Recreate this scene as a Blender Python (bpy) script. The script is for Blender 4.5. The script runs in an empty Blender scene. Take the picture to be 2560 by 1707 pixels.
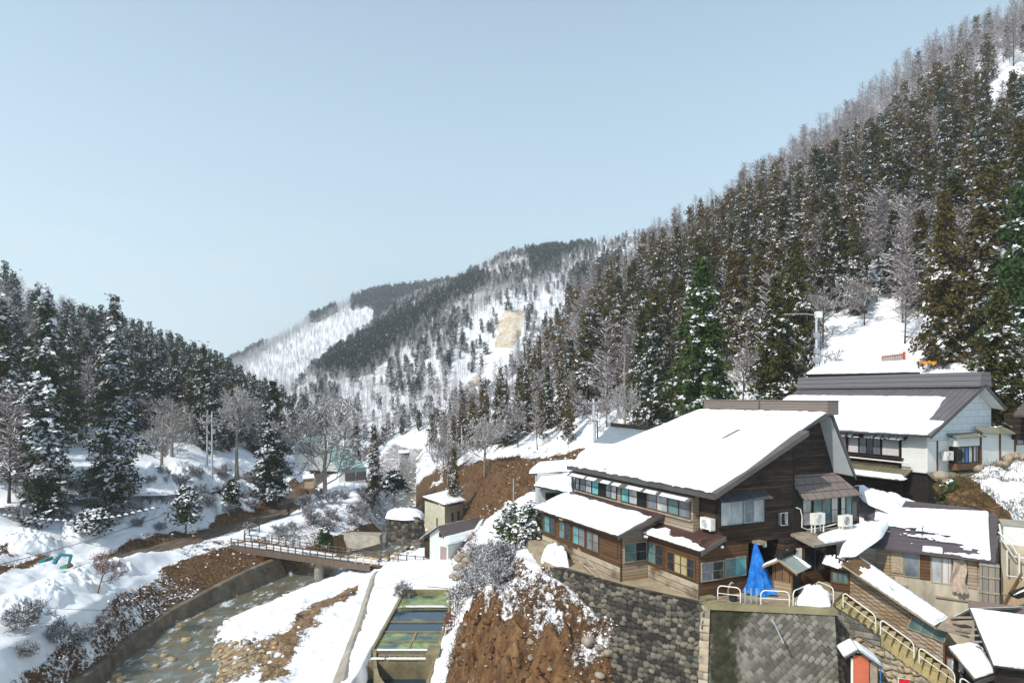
import bpy, math, random
import numpy as np
from mathutils import Vector, Matrix
from mathutils.bvhtree import BVHTree
from mathutils.geometry import tessellate_polygon

scene = bpy.context.scene
COL = scene.collection
# ---------------------------------------------------------------- camera, sky, sun, exposure
F = 1635.6          # focal length in pixels of a 2560 px wide frame (23 mm on 36 mm)
CX, HY = 1280.0, 990.0
cd = bpy.data.cameras.new("camera")
cd.lens, cd.sensor_width = 23.0, 36.0
cd.shift_y = (HY - 853.5) / 2560.0
cd.clip_start, cd.clip_end = 0.5, 12000.0
cam = bpy.data.objects.new("camera", cd)
cam.location = (0, 0, 0)
cam.rotation_euler = (math.radians(90), 0, 0)
COL.objects.link(cam)
scene.camera = cam

SUN_EL, SUN_AZ = math.radians(45.0), math.radians(227.0)      # azimuth clockwise from +Y
world = bpy.data.worlds.new("World")
scene.world = world
world.use_nodes = True
wn = world.node_tree
sky = wn.nodes.new("ShaderNodeTexSky")
sky.sky_type = 'NISHITA'
sky.sun_disc = False
sky.sun_elevation, sky.sun_rotation = SUN_EL, SUN_AZ
sky.altitude, sky.air_density, sky.dust_density, sky.ozone_density = 0, 1.0, 1.0, 1.0
veil = wn.nodes.new("ShaderNodeMix")            # a thin even veil of high cloud over the blue
veil.data_type = 'RGBA'
veil.inputs[0].default_value = 0.52
veil.inputs[7].default_value = (4.25, 5.6, 6.15, 1)
vtc = wn.nodes.new("ShaderNodeTexCoord")          # the veil thickens towards the horizon, as high haze does
vsp = wn.nodes.new("ShaderNodeSeparateXYZ")
vrp = wn.nodes.new("ShaderNodeMapRange")
vrp.inputs[1].default_value, vrp.inputs[2].default_value, vrp.inputs[3].default_value, vrp.inputs[4].default_value = .05, .55, .90, .36
wn.links.new(vtc.outputs["Generated"], vsp.inputs[0]); wn.links.new(vsp.outputs[2], vrp.inputs[0]); wn.links.new(vrp.outputs[0], veil.inputs[0])
wn.links.new(sky.outputs[0], veil.inputs[6])
tcs = wn.nodes.new("ShaderNodeTexCoord")          # faint cloud low over the valley
mps = wn.nodes.new("ShaderNodeMapping"); mps.inputs["Scale"].default_value = (5, 5, 22)
nzs = wn.nodes.new("ShaderNodeTexNoise"); nzs.inputs["Scale"].default_value = 1.6; nzs.inputs["Detail"].default_value = 5
sps = wn.nodes.new("ShaderNodeSeparateXYZ")
rps = wn.nodes.new("ShaderNodeValToRGB"); rps.color_ramp.elements[0].position = .32; rps.color_ramp.elements[1].position = .80
rpz = wn.nodes.new("ShaderNodeValToRGB")
for i_, (p_, v_) in enumerate(((.02, .35), (.10, .85), (.26, 0))):
    e_ = rpz.color_ramp.elements[i_] if i_ < 2 else rpz.color_ramp.elements.new(p_)
    e_.position, e_.color = p_, (v_, v_, v_, 1)
mls = wn.nodes.new("ShaderNodeMath"); mls.operation = 'MULTIPLY'
cls = wn.nodes.new("ShaderNodeMix"); cls.data_type = 'RGBA'; cls.inputs[7].default_value = (5.0, 5.15, 5.4, 1)
wn.links.new(tcs.outputs["Generated"], mps.inputs[0]); wn.links.new(mps.outputs[0], nzs.inputs["Vector"])
wn.links.new(tcs.outputs["Generated"], sps.inputs[0]); wn.links.new(sps.outputs[2], rpz.inputs[0])
wn.links.new(nzs.outputs["Fac"], rps.inputs[0])
wn.links.new(rps.outputs[0], mls.inputs[0]); wn.links.new(rpz.outputs[0], mls.inputs[1])
wn.links.new(mls.outputs[0], cls.inputs[0]); wn.links.new(veil.outputs[2], cls.inputs[6])
wn.links.new(cls.outputs[2], wn.nodes["Background"].inputs[0])
wn.nodes["Background"].inputs[1].default_value = 0.15
sl = bpy.data.lights.new("sun", 'SUN')
sl.energy, sl.angle, sl.color = 3.9, math.radians(0.5), (1.0, 0.95, 0.87)
so = bpy.data.objects.new("sun", sl)
sd = Vector((math.sin(SUN_AZ) * math.cos(SUN_EL), math.cos(SUN_AZ) * math.cos(SUN_EL), math.sin(SUN_EL)))
so.rotation_euler = sd.to_track_quat('Z', 'Y').to_euler()
so.location = sd * 200
COL.objects.link(so)
scene.view_settings.view_transform = 'Standard'
scene.view_settings.look = 'None'
scene.view_settings.exposure = 0.18
scene.view_settings.gamma = 1.0
scene.cycles.max_bounces = 6
scene.cycles.transparent_max_bounces = 8
scene.cycles.volume_bounces = 0
scene.cycles.use_denoising = True

# ---------------------------------------------------------------- helpers
def P(px, py, Y):
    return Vector(((px - CX) / F * Y, Y, -(py - HY) / F * Y))
def PZ(px, py, z):
    return P(px, py, -z * F / (py - HY))
def PX(p):
    return (CX + p[0] / p[1] * F, HY - p[2] / p[1] * F)

def _hash(ix, iy, s):
    h = (ix.astype(np.int64) * 374761393 + iy.astype(np.int64) * 668265263 + s * 974711) & 0x7fffffff
    h = ((h ^ (h >> 13)) * 1274126177) & 0x7fffffff
    h = (h ^ (h >> 16)) & 0xffff
    return h / 65535.0
def vnoise(x, y, s=0):
    x, y = np.asarray(x, float), np.asarray(y, float)
    ix, iy = np.floor(x), np.floor(y)
    fx, fy = x - ix, y - iy
    fx, fy = fx * fx * (3 - 2 * fx), fy * fy * (3 - 2 * fy)
    a, b = _hash(ix, iy, s), _hash(ix + 1, iy, s)
    c, d = _hash(ix, iy + 1, s), _hash(ix + 1, iy + 1, s)
    return (a * (1 - fx) + b * fx) * (1 - fy) + (c * (1 - fx) + d * fx) * fy
def fbm(x, y, s=0, n=4):
    t, a, k = 0, 1.0, 0
    for i in range(n):
        t = t + a * vnoise(x * 2 ** i, y * 2 ** i, s + i * 17)
        k += a
        a *= .5
    return t / k

# ---- object records
def tag(o, label=None, cat=None, group=None, kind=None):
    if label: o["label"] = label
    if cat: o["category"] = cat
    if group: o["group"] = group
    if kind: o["kind"] = kind
    return o
def origin(o):
    v = Vector((0, 0, 0))
    while o is not None:
        v = v + o.location
        o = o.parent
    return v
def thing(name, label, cat, loc=(0, 0, 0), group=None):
    o = bpy.data.objects.new(name, None)
    o.empty_display_size = .3
    o.location = loc
    COL.objects.link(o)
    return tag(o, label, cat, group)
def mesh_object(name, V, faces, mats, fm=None, parent=None, smooth=False, local=False):
    V = np.asarray(V, float).reshape(-1, 3)
    if parent is not None and not local:
        V = V - np.array(origin(parent))
    me = bpy.data.meshes.new(name)
    me.from_pydata(V.tolist(), [], faces)
    return finish(name, me, mats, fm, parent, smooth)
def finish(name, me, mats, fm=None, parent=None, smooth=False):
    for m in (mats if isinstance(mats, (list, tuple)) else [mats]):
        me.materials.append(m)
    if fm is not None:
        me.polygons.foreach_set("material_index", np.asarray(fm, np.int32))
    if smooth:
        me.polygons.foreach_set("use_smooth", np.ones(len(me.polygons), bool))
    me.update()
    o = bpy.data.objects.new(name, me)
    if parent is not None: o.parent = parent
    COL.objects.link(o)
    return o
def np_mesh(name, V, Q, fm=None):
    """mesh from arrays: V (n,3), Q (m,3 or 4) faces of one size"""
    me = bpy.data.meshes.new(name)
    k = Q.shape[1]
    me.vertices.add(len(V))
    me.vertices.foreach_set("co", np.ascontiguousarray(V, np.float32).ravel())
    me.loops.add(Q.size)
    me.loops.foreach_set("vertex_index", np.ascontiguousarray(Q, np.int32).ravel())
    me.polygons.add(len(Q))
    me.polygons.foreach_set("loop_start", np.arange(0, Q.size, k, dtype=np.int32))
    if fm is not None:
        me.polygons.foreach_set("material_index", np.asarray(fm, np.int32))
    me.update(calc_edges=True)
    return me
def copy_tree(o, parent=None):
    c = o.copy()
    COL.objects.link(c)
    c.parent = parent
    for ch in o.children:
        copy_tree(ch, c)
    return c

class Frame:
    """local frame: s along x-dir, d along y-dir (into the building), z up"""
    def __init__(self, o, xd, yd=None, zd=(0, 0, 1)):
        self.o = Vector(o)
        self.x = Vector(xd).normalized()
        self.z = Vector(zd).normalized()
        self.y = Vector(yd).normalized() if yd is not None else self.z.cross(self.x).normalized()
    def __call__(self, s, d=0., z=0.):
        return self.o + self.x * s + self.y * d + self.z * z
WORLD = Frame((0, 0, 0), (1, 0, 0), (0, 1, 0))

class MB:
    def __init__(self):
        self.V, self.F, self.M = [], [], []
    def add(self, vs, fs, m=0):
        b = len(self.V)
        self.V += [tuple(v) for v in vs]
        self.F += [tuple(b + i for i in f) for f in fs]
        self.M += [m] * len(fs)
        return self
    def box(self, a, b, fr=WORLD, m=0):
        (x0, y0, z0), (x1, y1, z1) = a, b
        vs = [fr(x, y, z) for z in (z0, z1) for (x, y) in ((x0, y0), (x1, y0), (x1, y1), (x0, y1))]
        return self.add(vs, [(3, 2, 1, 0), (4, 5, 6, 7), (0, 1, 5, 4), (1, 2, 6, 5), (2, 3, 7, 6), (3, 0, 4, 7)], m)
    def quad(self, a, b, c, d, m=0):
        return self.add([a, b, c, d], [(0, 1, 2, 3)], m)
    def slab(self, pts, t, m=0, vec=None, side_m=None):
        """polygon pts extruded by t against its normal (or along vec)"""
        pts = [Vector(p) for p in pts]
        if vec is None:
            n = Vector((0, 0, 0))
            for i in range(len(pts)):
                a, b = pts[i], pts[(i + 1) % len(pts)]
                n += Vector(((a.y - b.y) * (a.z + b.z), (a.z - b.z) * (a.x + b.x), (a.x - b.x) * (a.y + b.y)))
            n.normalize()
            if n.z < 0: n = -n
            vec = -n * t
        vec = Vector(vec)
        k = len(pts)
        vs = pts + [p + vec for p in pts]
        tri = tessellate_polygon([pts])
        self.add(vs, [tuple(f) for f in tri] + [tuple(i + k for i in reversed(f)) for f in tri], m)
        b = len(self.V) - 2 * k
        for i in range(k):
            j = (i + 1) % k
            self.F.append((b + i, b + i + k, b + j + k, b + j))
            self.M.append(m if side_m is None else side_m)
        return self
    def tube(self, pts, r, n=6, m=0, caps=True):
        pts = [Vector(p) for p in pts]
        rs = r if isinstance(r, (list, tuple)) else [r] * len(pts)
        rings = []
        pt = None
        for i, p in enumerate(pts):
            t = (pts[min(i + 1, len(pts) - 1)] - pts[max(i - 1, 0)])
            if t.length < 1e-9: t = Vector((0, 0, 1))
            t.normalize()
            if pt is None:
                a = t.orthogonal().normalized()
            else:
                a = (a - t * a.dot(t))
                a = a.normalized() if a.length > 1e-6 else t.orthogonal().normalized()
            pt = t
            bb = t.cross(a)
            rings.append([p + (a * math.cos(2 * math.pi * k / n) + bb * math.sin(2 * math.pi * k / n)) * rs[i] for k in range(n)])
        b = len(self.V)
        self.V += [tuple(v) for rg in rings for v in rg]
        for i in range(len(pts) - 1):
            for k in range(n):
                self.F.append((b + i * n + k, b + i * n + (k + 1) % n, b + (i + 1) * n + (k + 1) % n, b + (i + 1) * n + k))
                self.M.append(m)
        if caps:
            self.F.append(tuple(b + k for k in reversed(range(n))))
            self.F.append(tuple(b + (len(pts) - 1) * n + k for k in range(n)))
            self.M += [m, m]
        return self
    def build(self, name, mats, parent=None, smooth=False, local=False):
        return mesh_object(name, self.V, self.F, mats, self.M, parent, smooth, local)
# ---------------------------------------------------------------- materials (all procedural)
class NT:
    def __init__(self, name):
        self.m = bpy.data.materials.new(name)
        self.m.use_nodes = True
        self.t = self.m.node_tree
        self.b = self.t.nodes["Principled BSDF"]
        self.b.inputs["Specular IOR Level"].default_value = .25
    def n(self, typ, **kw):
        o = self.t.nodes.new(typ)
        for k, v in kw.items():
            if k in o.inputs: o.inputs[k].default_value = v
            else: setattr(o, k, v)
        return o
    def l(self, a, b):
        self.t.links.new(a, b)
    def coord(self, kind="Object", scale=(1, 1, 1), rot=(0, 0, 0)):
        c = self.n("ShaderNodeTexCoord")
        mp = self.n("ShaderNodeMapping")
        mp.inputs["Scale"].default_value = scale
        mp.inputs["Rotation"].default_value = rot
        self.l(c.outputs[kind], mp.inputs["Vector"])
        return mp.outputs[0]
    def geo(self, scale=(1, 1, 1), rot=(0, 0, 0)):
        c = self.n("ShaderNodeNewGeometry")
        mp = self.n("ShaderNodeMapping")
        mp.inputs["Scale"].default_value = scale
        mp.inputs["Rotation"].default_value = rot
        self.l(c.outputs["Position"], mp.inputs["Vector"])
        return mp.outputs[0]
    def noise(self, vec, scale=1., detail=4., rough=.55):
        t = self.n("ShaderNodeTexNoise")
        t.inputs["Scale"].default_value = scale
        t.inputs["Detail"].default_value = detail
        t.inputs["Roughness"].default_value = rough
        self.l(vec, t.inputs["Vector"])
        return t.outputs["Fac"]
    def ramp(self, fac, stops, const=False):
        r = self.n("ShaderNodeValToRGB")
        if const: r.color_ramp.interpolation = 'CONSTANT'
        e = r.color_ramp.elements
        while len(e) < len(stops): e.new(.5)
        for i, (p, c) in enumerate(stops):
            e[i].position = p
            e[i].color = (*c, 1) if len(c) == 3 else c
        self.l(fac, r.inputs[0])
        return r.outputs[0]
    def mix(self, f, a, b, mode='MIX'):
        x = self.n("ShaderNodeMix", data_type='RGBA', blend_type=mode)
        for val, sock in ((f, x.inputs[0]), (a, x.inputs[6]), (b, x.inputs[7])):
            if hasattr(val, "is_linked"): self.l(val, sock)
            else: sock.default_value = val if not isinstance(val, tuple) or len(val) == 4 else (*val, 1)
        return x.outputs[2]
    def math(self, op, a, b=None, c=None, clamp=False):
        x = self.n("ShaderNodeMath", operation=op, use_clamp=clamp)
        for i, val in enumerate((a, b, c)):
            if val is None: continue
            if hasattr(val, "is_linked"): self.l(val, x.inputs[i])
            else: x.inputs[i].default_value = val
        return x.outputs[0]
    def attr(self, name):
        return self.n("ShaderNodeAttribute", attribute_name=name).outputs["Fac"]
    def color(self, c):
        if hasattr(c, "is_linked"): self.l(c, self.b.inputs["Base Color"])
        else: self.b.inputs["Base Color"].default_value = (*c, 1)
    def rough(self, r):
        if hasattr(r, "is_linked"): self.l(r, self.b.inputs["Roughness"])
        else: self.b.inputs["Roughness"].default_value = r
    def bump(self, h, strength=.5, dist=.05):
        b = self.n("ShaderNodeBump")
        b.inputs["Strength"].default_value = strength
        b.inputs["Distance"].default_value = dist
        self.l(h, b.inputs["Height"])
        self.l(b.outputs[0], self.b.inputs["Normal"])

SNOWC = (.86, .88, .91)
def m_snow():
    k = NT("snow")
    g = k.geo()
    k.color(k.ramp(k.noise(g, .6, 5), [(.3, (.74, .765, .80)), (.65, (.82, .84, .865))]))
    k.rough(.7)
    h = k.math('ADD', k.noise(g, 2.2, 5, .6), k.math('MULTIPLY', k.noise(g, 14, 3), .25))
    k.bump(h, .45, .16)
    return k.m
def m_plain(name, c, rough=.7, var=.25, scale=3., bump=.15, metal=0., spec=.25, stretch=(1, 1, 1)):
    k = NT(name)
    g = k.geo(stretch)
    lo, hi = tuple(x * (1 - var) for x in c), tuple(min(1, x * (1 + var)) for x in c)
    n1 = k.noise(g, scale, 6, .65)
    k.color(k.ramp(n1, [(.3, lo), (.7, hi)]))
    k.rough(rough)
    k.b.inputs["Metallic"].default_value = metal
    k.b.inputs["Specular IOR Level"].default_value = spec
    if bump: k.bump(n1, bump, .03)
    return k.m
def m_boards(name, dark, light, pitch=.16, axis='Z', streak=.5, rough=.8, weather=None, shift=0.):
    """lapped boards: a saw profile across the boards, streaks along them, each board its own tone"""
    k = NT(name)
    c = k.n("ShaderNodeNewGeometry")
    sp = k.n("ShaderNodeSeparateXYZ")
    k.l(c.outputs["Position"], sp.inputs[0])
    if axis == 'Z':
        co = sp.outputs[2]
    else:
        co = k.math('ADD', k.math('MULTIPLY', sp.outputs[0], .91), k.math('MULTIPLY', sp.outputs[1], .4146 if axis == 'A' else -.9))
    q = k.math('DIVIDE', co, pitch)
    fr = k.math('FRACT', q)
    fl = k.math('FLOOR', q)
    stretch = (.7, .7, 11) if axis == 'Z' else (9, 9, .7)
    g = k.geo(stretch)
    n1 = k.noise(g, 1.0, 6, .7)
    wn_ = k.n("ShaderNodeTexWhiteNoise", noise_dimensions='1D')
    k.l(fl, wn_.inputs["W"])
    t = k.math('ADD', k.math('MULTIPLY', n1, streak * 1.6), k.math('ADD', k.math('MULTIPLY', wn_.outputs[0], .20), .125))
    col = k.ramp(t, [(.25 + shift, dark), (.55 + shift, tuple((a + b) / 2 for a, b in zip(dark, light))), (min(1, .9 + shift), light)])
    if weather:
        n2 = k.noise(k.geo((.5, .5, .9)), 1.0, 5, .6)
        col = k.mix(k.math('MULTIPLY', k.math('SUBTRACT', n2, .48), 6., clamp=True), col, weather)
    gap = k.math('LESS_THAN', fr, .09)
    col = k.mix(gap, col, tuple(x * .3 for x in dark))
    k.color(col)
    k.rough(rough)
    k.bump(k.math('ADD', k.math('MULTIPLY', k.math('SUBTRACT', 1., fr), 1.), k.math('MULTIPLY', n1, .3)), .8, .03)
    return k.m
def m_seam(name, c, pitch, dirx, diry, rough=.45, var=.25, metal=.0):
    """metal sheet roof with standing seams running down the slope; (dirx, diry) is the horizontal direction across the seams"""
    k = NT(name)
    cg = k.n("ShaderNodeNewGeometry")
    sp = k.n("ShaderNodeSeparateXYZ")
    k.l(cg.outputs["Position"], sp.inputs[0])
    co = k.math('ADD', k.math('MULTIPLY', sp.outputs[0], dirx), k.math('MULTIPLY', sp.outputs[1], diry))
    fr = k.math('FRACT', k.math('DIVIDE', co, pitch))
    n1 = k.noise(k.geo((1, 1, 1)), 1.4, 6, .65)
    col = k.ramp(n1, [(.3, tuple(x * (1 - var) for x in c)), (.7, tuple(x * (1 + var) for x in c))])
    seam = k.math('LESS_THAN', fr, .14)
    k.color(k.mix(seam, col, tuple(x * .55 for x in c)))
    k.rough(rough)
    k.b.inputs["Metallic"].default_value = metal
    k.bump(seam, .7, .03)
    return k.m
def m_stones(name, scale, cols, mortar, edge=.06, moss=None, rnd=1.0, bump=.9, squash=(1, 1, 1)):
    k = NT(name)
    g = k.geo(squash)
    nz = k.n("ShaderNodeTexNoise")
    nz.inputs["Scale"].default_value = 2.5
    k.l(g, nz.inputs["Vector"])
    gv = k.n("ShaderNodeVectorMath", operation='ADD')
    sc = k.n("ShaderNodeVectorMath", operation='SCALE')
    sc.inputs["Scale"].default_value = .22
    k.l(nz.outputs["Color"], sc.inputs[0])
    k.l(g, gv.inputs[0])
    k.l(sc.outputs[0], gv.inputs[1])
    v = k.n("ShaderNodeTexVoronoi", feature='F1')
    v.inputs["Scale"].default_value = scale
    v.inputs["Randomness"].default_value = rnd
    k.l(gv.outputs[0], v.inputs["Vector"])
    e = k.n("ShaderNodeTexVoronoi", feature='DISTANCE_TO_EDGE')
    e.inputs["Scale"].default_value = scale
    e.inputs["Randomness"].default_value = rnd
    k.l(gv.outputs[0], e.inputs["Vector"])
    sepc = k.n("ShaderNodeSeparateColor")
    k.l(v.outputs["Color"], sepc.inputs[0])
    tone = k.math('ADD', k.math('MULTIPLY', sepc.outputs[0], .7), k.math('MULTIPLY', k.noise(g, 6, 5), .35))
    col = k.ramp(tone, [(i / (len(cols) - 1) * .9 + .05, c) for i, c in enumerate(cols)])
    if moss:
        n2 = k.noise(k.geo((1, 1, .35)), .55, 5, .6)
        f = k.math('MULTIPLY', k.math('SUBTRACT', n2, .47), 7., clamp=True)
        col = k.mix(f, col, moss)
    em = k.math('LESS_THAN', e.outputs["Distance"], edge)
    k.color(k.mix(em, col, mortar))
    k.rough(.85)
    hh = k.math('MINIMUM', e.outputs["Distance"], .35)
    k.bump(k.math('ADD', k.math('MULTIPLY', hh, 3.), k.math('MULTIPLY', k.noise(g, 9, 4), .25)), bump, .12)
    return k.m
def m_glass(name, c=(.02, .025, .03), rough=.08, spec=.6):
    k = NT(name)
    n1 = k.noise(k.geo((1.3, 1.3, .8)), 1.2, 4)
    k.color(k.ramp(n1, [(.3, tuple(x * .6 for x in c)), (.7, tuple(x * 1.5 for x in c))]))
    k.rough(rough)
    k.b.inputs["Specular IOR Level"].default_value = spec
    return k.m
def m_foliage(name, c1, c2, c3, scale=.35):
    k = NT(name)
    n1 = k.noise(k.coord("Object"), scale * 2, 4)
    oi = k.n("ShaderNodeObjectInfo")
    t = k.math('ADD', k.math('MULTIPLY', n1, .55), k.math('MULTIPLY', oi.outputs["Random"], .55))
    k.color(k.ramp(t, [(.22, c1), (.52, c2), (.82, c3)]))
    k.rough(.9)
    k.b.inputs["Specular IOR Level"].default_value = .08
    return k.m

M = {}
M['snow'] = m_snow()
k = NT("tree_snow"); k.color(k.ramp(k.noise(k.geo(), 1.5, 3), [(.3, (.66, .68, .73)), (.7, (.80, .815, .84))])); k.rough(.9); M['tree_snow'] = k.m
M['cedar'] = m_foliage("cedar_foliage", (.030, .042, .014), (.066, .062, .020), (.108, .070, .024))
M['cedar_green'] = m_foliage("cedar_green_foliage", (.020, .032, .016), (.040, .050, .020), (.075, .062, .022))
M['far_conifer'] = m_foliage("far_conifer_foliage", (.022, .036, .024), (.03, .042, .028), (.045, .05, .03), .02)
M['bark'] = m_plain("bark", (.085, .06, .042), .95, .4, 4, .4, stretch=(1, 1, .25))
M['bark_grey'] = m_plain("grey_bark", (.27, .235, .195), .95, .35, 4, .4, stretch=(1, 1, .25))
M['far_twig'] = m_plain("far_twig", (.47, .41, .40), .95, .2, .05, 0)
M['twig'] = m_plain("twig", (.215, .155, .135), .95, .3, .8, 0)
M['twig_dark'] = m_plain("dark_twig", (.085, .06, .05), .95, .3, .8, 0)
M['straw'] = m_plain("dry_grass", (.23, .125, .05), .95, .55, 1.2, 0)
M['wood_dark'] = m_boards("dark_lapped_boards", (.011, .009, .008), (.14, .072, .038), .16, streak=.66, shift=.33, weather=(.016, .014, .013))
M['wood_warm'] = m_boards("brown_boards", (.038, .020, .010), (.165, .080, .032), .17, shift=.10, weather=(.10, .055, .028))
M['wood_grey'] = m_boards("weathered_boards", (.13, .10, .075), (.42, .34, .25), .17, weather=(.30, .19, .09))
M['wood_grey_v'] = m_boards("weathered_upright_boards", (.10, .085, .07), (.33, .29, .24), .14, axis='A')
M['wood_brown_v'] = m_boards("brown_upright_boards", (.07, .035, .018), (.22, .12, .06), .12, axis='A')
M['wood_plain'] = m_plain("timber", (.13, .075, .035), .8, .4, 2, .2, stretch=(1, 1, 1))
M['wood_frame'] = m_plain("brown_frame_wood", (.12, .058, .022), .7, .35, 3, .1)
M['wood_black'] = m_plain("dark_timber", (.022, .017, .014), .8, .4, 3, .2)
M['wood_grey_t'] = m_plain("grey_timber", (.30, .25, .19), .9, .3, 2.5, .25)
M['plaster'] = m_plain("white_plaster", (.66, .66, .63), .9, .10, .8, .1)
M['plaster_shaded'] = m_plain('painted_shade_soffit', (.36, .37, .37), .9, .12, .8, .1)  # white plaster toned down to grey, shade painted into the colour
M['plaster_stained'] = m_plain("stained_concrete", (.43, .38, .285), .9, .42, .9, .2, stretch=(1, 1, .4))
M['concrete'] = m_plain("concrete", (.32, .29, .24), .9, .3, .7, .3)
M['concrete_dark'] = m_plain("dark_wet_concrete", (.13, .11, .085), .85, .4, .7, .35)
M['concrete_moss'] = m_plain("mossy_concrete", (.22, .185, .105), .9, .4, .8, .4)
M['metal_white'] = m_plain("white_paint", (.72, .70, .64), .5, .12, 5, .05)
M['metal_grey'] = m_plain("grey_steel", (.36, .38, .40), .45, .2, 5, .05, metal=.3)
M['metal_dark'] = m_plain("dark_sheet_metal", (.075, .068, .066), .5, .25, 1.5, .1)
M['pole'] = m_plain("pole_concrete", (.46, .49, .52), .8, .12, 2, .05)
M['glass'] = m_glass("dark_glass")
M['glass_pale'] = m_glass("pale_frosted_glass", (.34, .34, .35), .25, .5)
M['glass_mid'] = m_glass("grey_glass", (.13, .145, .165), .12, .6)
M['teal_curtain'] = m_glass("teal_curtain_behind_glass", (.10, .32, .32), .3, .4)
M['teal_dull'] = m_glass("dull_teal_glass", (.09, .16, .16), .25, .4)
M['painted_shade'] = m_plain("painted_interior_shade", (.012, .010, .009), .9, .3, 2, 0)  # near-black colour stands in for the shade inside openings
M['curtain'] = m_boards("pale_curtain", (.42, .38, .36), (.66, .62, .60), .13, axis='A')
M['rock'] = m_plain('rock', (.30, .25, .19), .9, .4, 2.5, .5)
M['rubber'] = m_plain("cable_rubber", (.03, .03, .032), .6, .2, 5, 0)
M['yellow_pane'] = m_glass('yellowed_pane', (.36, .31, .16), .3, .4)
# ---------------------------------------------------------------- terrain: cross sections along the valley
def _feat(*rows):
    a = np.array(rows, float)
    return a
FT = {}
FT['L1'] = _feat((22, -80, -12), (66, -78, -12), (88, -76, -10), (105, -62, -11), (118, -55.5, -12.3), (135, -56, -13), (165, -64, -16), (220, -72, -19), (330, -90, -21))
FT['L2'] = _feat((22, -63, -19.3), (66, -59, -19.3), (86, -57, -18.8), (99, -53.5, -18.5), (112, -49.5, -18.2), (123, -48.5, -17.5), (139, -51, -17.8), (165, -54, -19), (220, -60, -20.5), (330, -70, -21.5))
FT['L3'] = _feat((22, -52, -21), (66.3, -51.9, -21), (73.9, -53, -21), (79, -52.8, -21), (86.5, -52.4, -21), (99, -48.2, -21), (112.6, -44, -20.8), (123, -43.7, -20.2), (139, -46.4, -19.6), (165, -50, -20), (220, -55, -21.5), (330, -65, -22))
FT['L4'] = _feat((22, -47.6, -21), (66.3, -47.6, -21), (73.9, -48.7, -21), (79, -48.5, -21), (86.5, -48, -21), (99, -43.5, -21), (112.6, -38.6, -20.8), (123, -38.2, -20.2), (139, -41.5, -19.6), (165, -46, -20.2), (220, -51, -21.7), (330, -62, -22))
FT['L5'] = _feat((22, -46, -19.4), (60, -45.3, -17.6), (66.3, -45.0, -17.7), (73.9, -45.8, -18.3), (80, -45.4, -19.2), (86.5, -45.5, -20.4), (92, -43, -21), (99, -41, -20.6), (112.6, -36, -20.2), (123, -33.5, -18.8), (139, -37, -18.4), (165, -42, -19.4), (220, -49, -22), (330, -60, -22.3))
FT['L6'] = _feat((22, -41, -20.2), (62, -40.2, -19.9), (65.9, -41.0, -20.2), (75.8, -42.8, -20.9), (86, -42, -21.2), (91, -40.5, -21.3), (96, -39, -21.3), (105, -35, -21.1), (112.6, -31.5, -20.4), (123, -28, -18.8), (139, -30.5, -18.4), (165, -35, -19.6), (220, -45, -22.3), (330, -58, -22.5))
FT['W1'] = _feat((22, -37.4, -24.5), (59.7, -37.4, -24.4), (65.9, -38.6, -24.4), (73.4, -38.6, -24.2), (79, -37.3, -23.8), (85.5, -35, -23), (92, -33, -22.8), (100, -30, -22.9), (108, -27.5, -22.9), (118, -25, -23), (139, -27.5, -22.8), (165, -31.5, -23), (220, -39, -23), (330, -56, -22.6))
FT['W2'] = _feat((22, -36, -26), (59.7, -36.7, -26), (65.9, -37.9, -26), (73.4, -37.9, -25.9), (79, -36.3, -25.8), (85.5, -33.5, -25.7), (92, -31, -25.6), (100, -27.5, -25.5), (108, -25, -25.4), (118, -22.8, -25.2), (139, -24.5, -24.8), (165, -28.5, -24.4), (220, -36, -23.9), (330, -50, -23))
FT['B1'] = _feat((22, -27, -26), (60, -29, -25.9), (64.3, -31.2, -25.9), (70, -33, -25.8), (74.7, -33.6, -25.7), (78.8, -31, -25.7), (81.8, -29.5, -25.6), (88.5, -26.6, -25.5), (100, -19.5, -25.3), (108, -17.5, -25.2), (118, -17, -24.9), (139, -21.5, -24.6), (165, -26, -24.1), (220, -33.5, -23.6), (330, -47, -22.9))
FT['B2'] = _feat((22, -22, -24.7), (60, -24.0, -24.7), (64.3, -26.5, -24.5), (70, -29, -24.4), (74.7, -29.8, -24.3), (80, -27.5, -24.3), (88.5, -24, -24.2), (100, -17, -24.2), (108, -15.5, -24), (118, -14.6, -24), (139, -18.4, -23.6), (165, -22.4, -23.2), (220, -27.5, -22.8), (330, -42.5, -22.3))
FT['B3'] = _feat((22, -13.3, -24), (51.7, -14.0, -23.8), (58.4, -14.8, -23.8), (67, -15.7, -23.6), (73.2, -16.5, -23.4), (82.5, -17.6, -23), (88.5, -17.5, -22.9), (100, -13.8, -23.3), (118, -12.4, -23.2), (139, -18, -22.8), (165, -21.5, -22.5), (220, -26, -22.3), (330, -41, -22))
FT['B4'] = _feat((22, -12.8, -22.7), (51.7, -13.4, -22.5), (58.4, -14.2, -22.6), (67, -15.1, -22.6), (73.2, -15.9, -22.6), (82.5, -17.1, -22.5), (88.5, -17, -22.5), (100, -13.2, -22.9), (118, -12, -22.9), (139, -17.4, -22.4), (165, -21.2, -22.3), (220, -25.6, -22.2), (330, -40.6, -21.9))
FT['B5'] = _feat((22, -12.5, -22.5), (75, -12.5, -22.4), (88.5, -11.8, -22.3), (100, -11, -22.6), (118, -11.2, -22.4), (139, -16.5, -21.9), (165, -21, -21.8), (220, -25, -21.8), (330, -40, -21.8))
FT['R1'] = _feat((22, -6.4, -22.3), (75, -6.4, -22.2), (87, -8, -21.6), (95, -7.2, -21.5), (100, -7.5, -21.5), (118, -9, -21), (139, -15, -20.4), (165, -20.5, -20.8), (220, -24, -21.2), (330, -38, -21.5))
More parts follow.
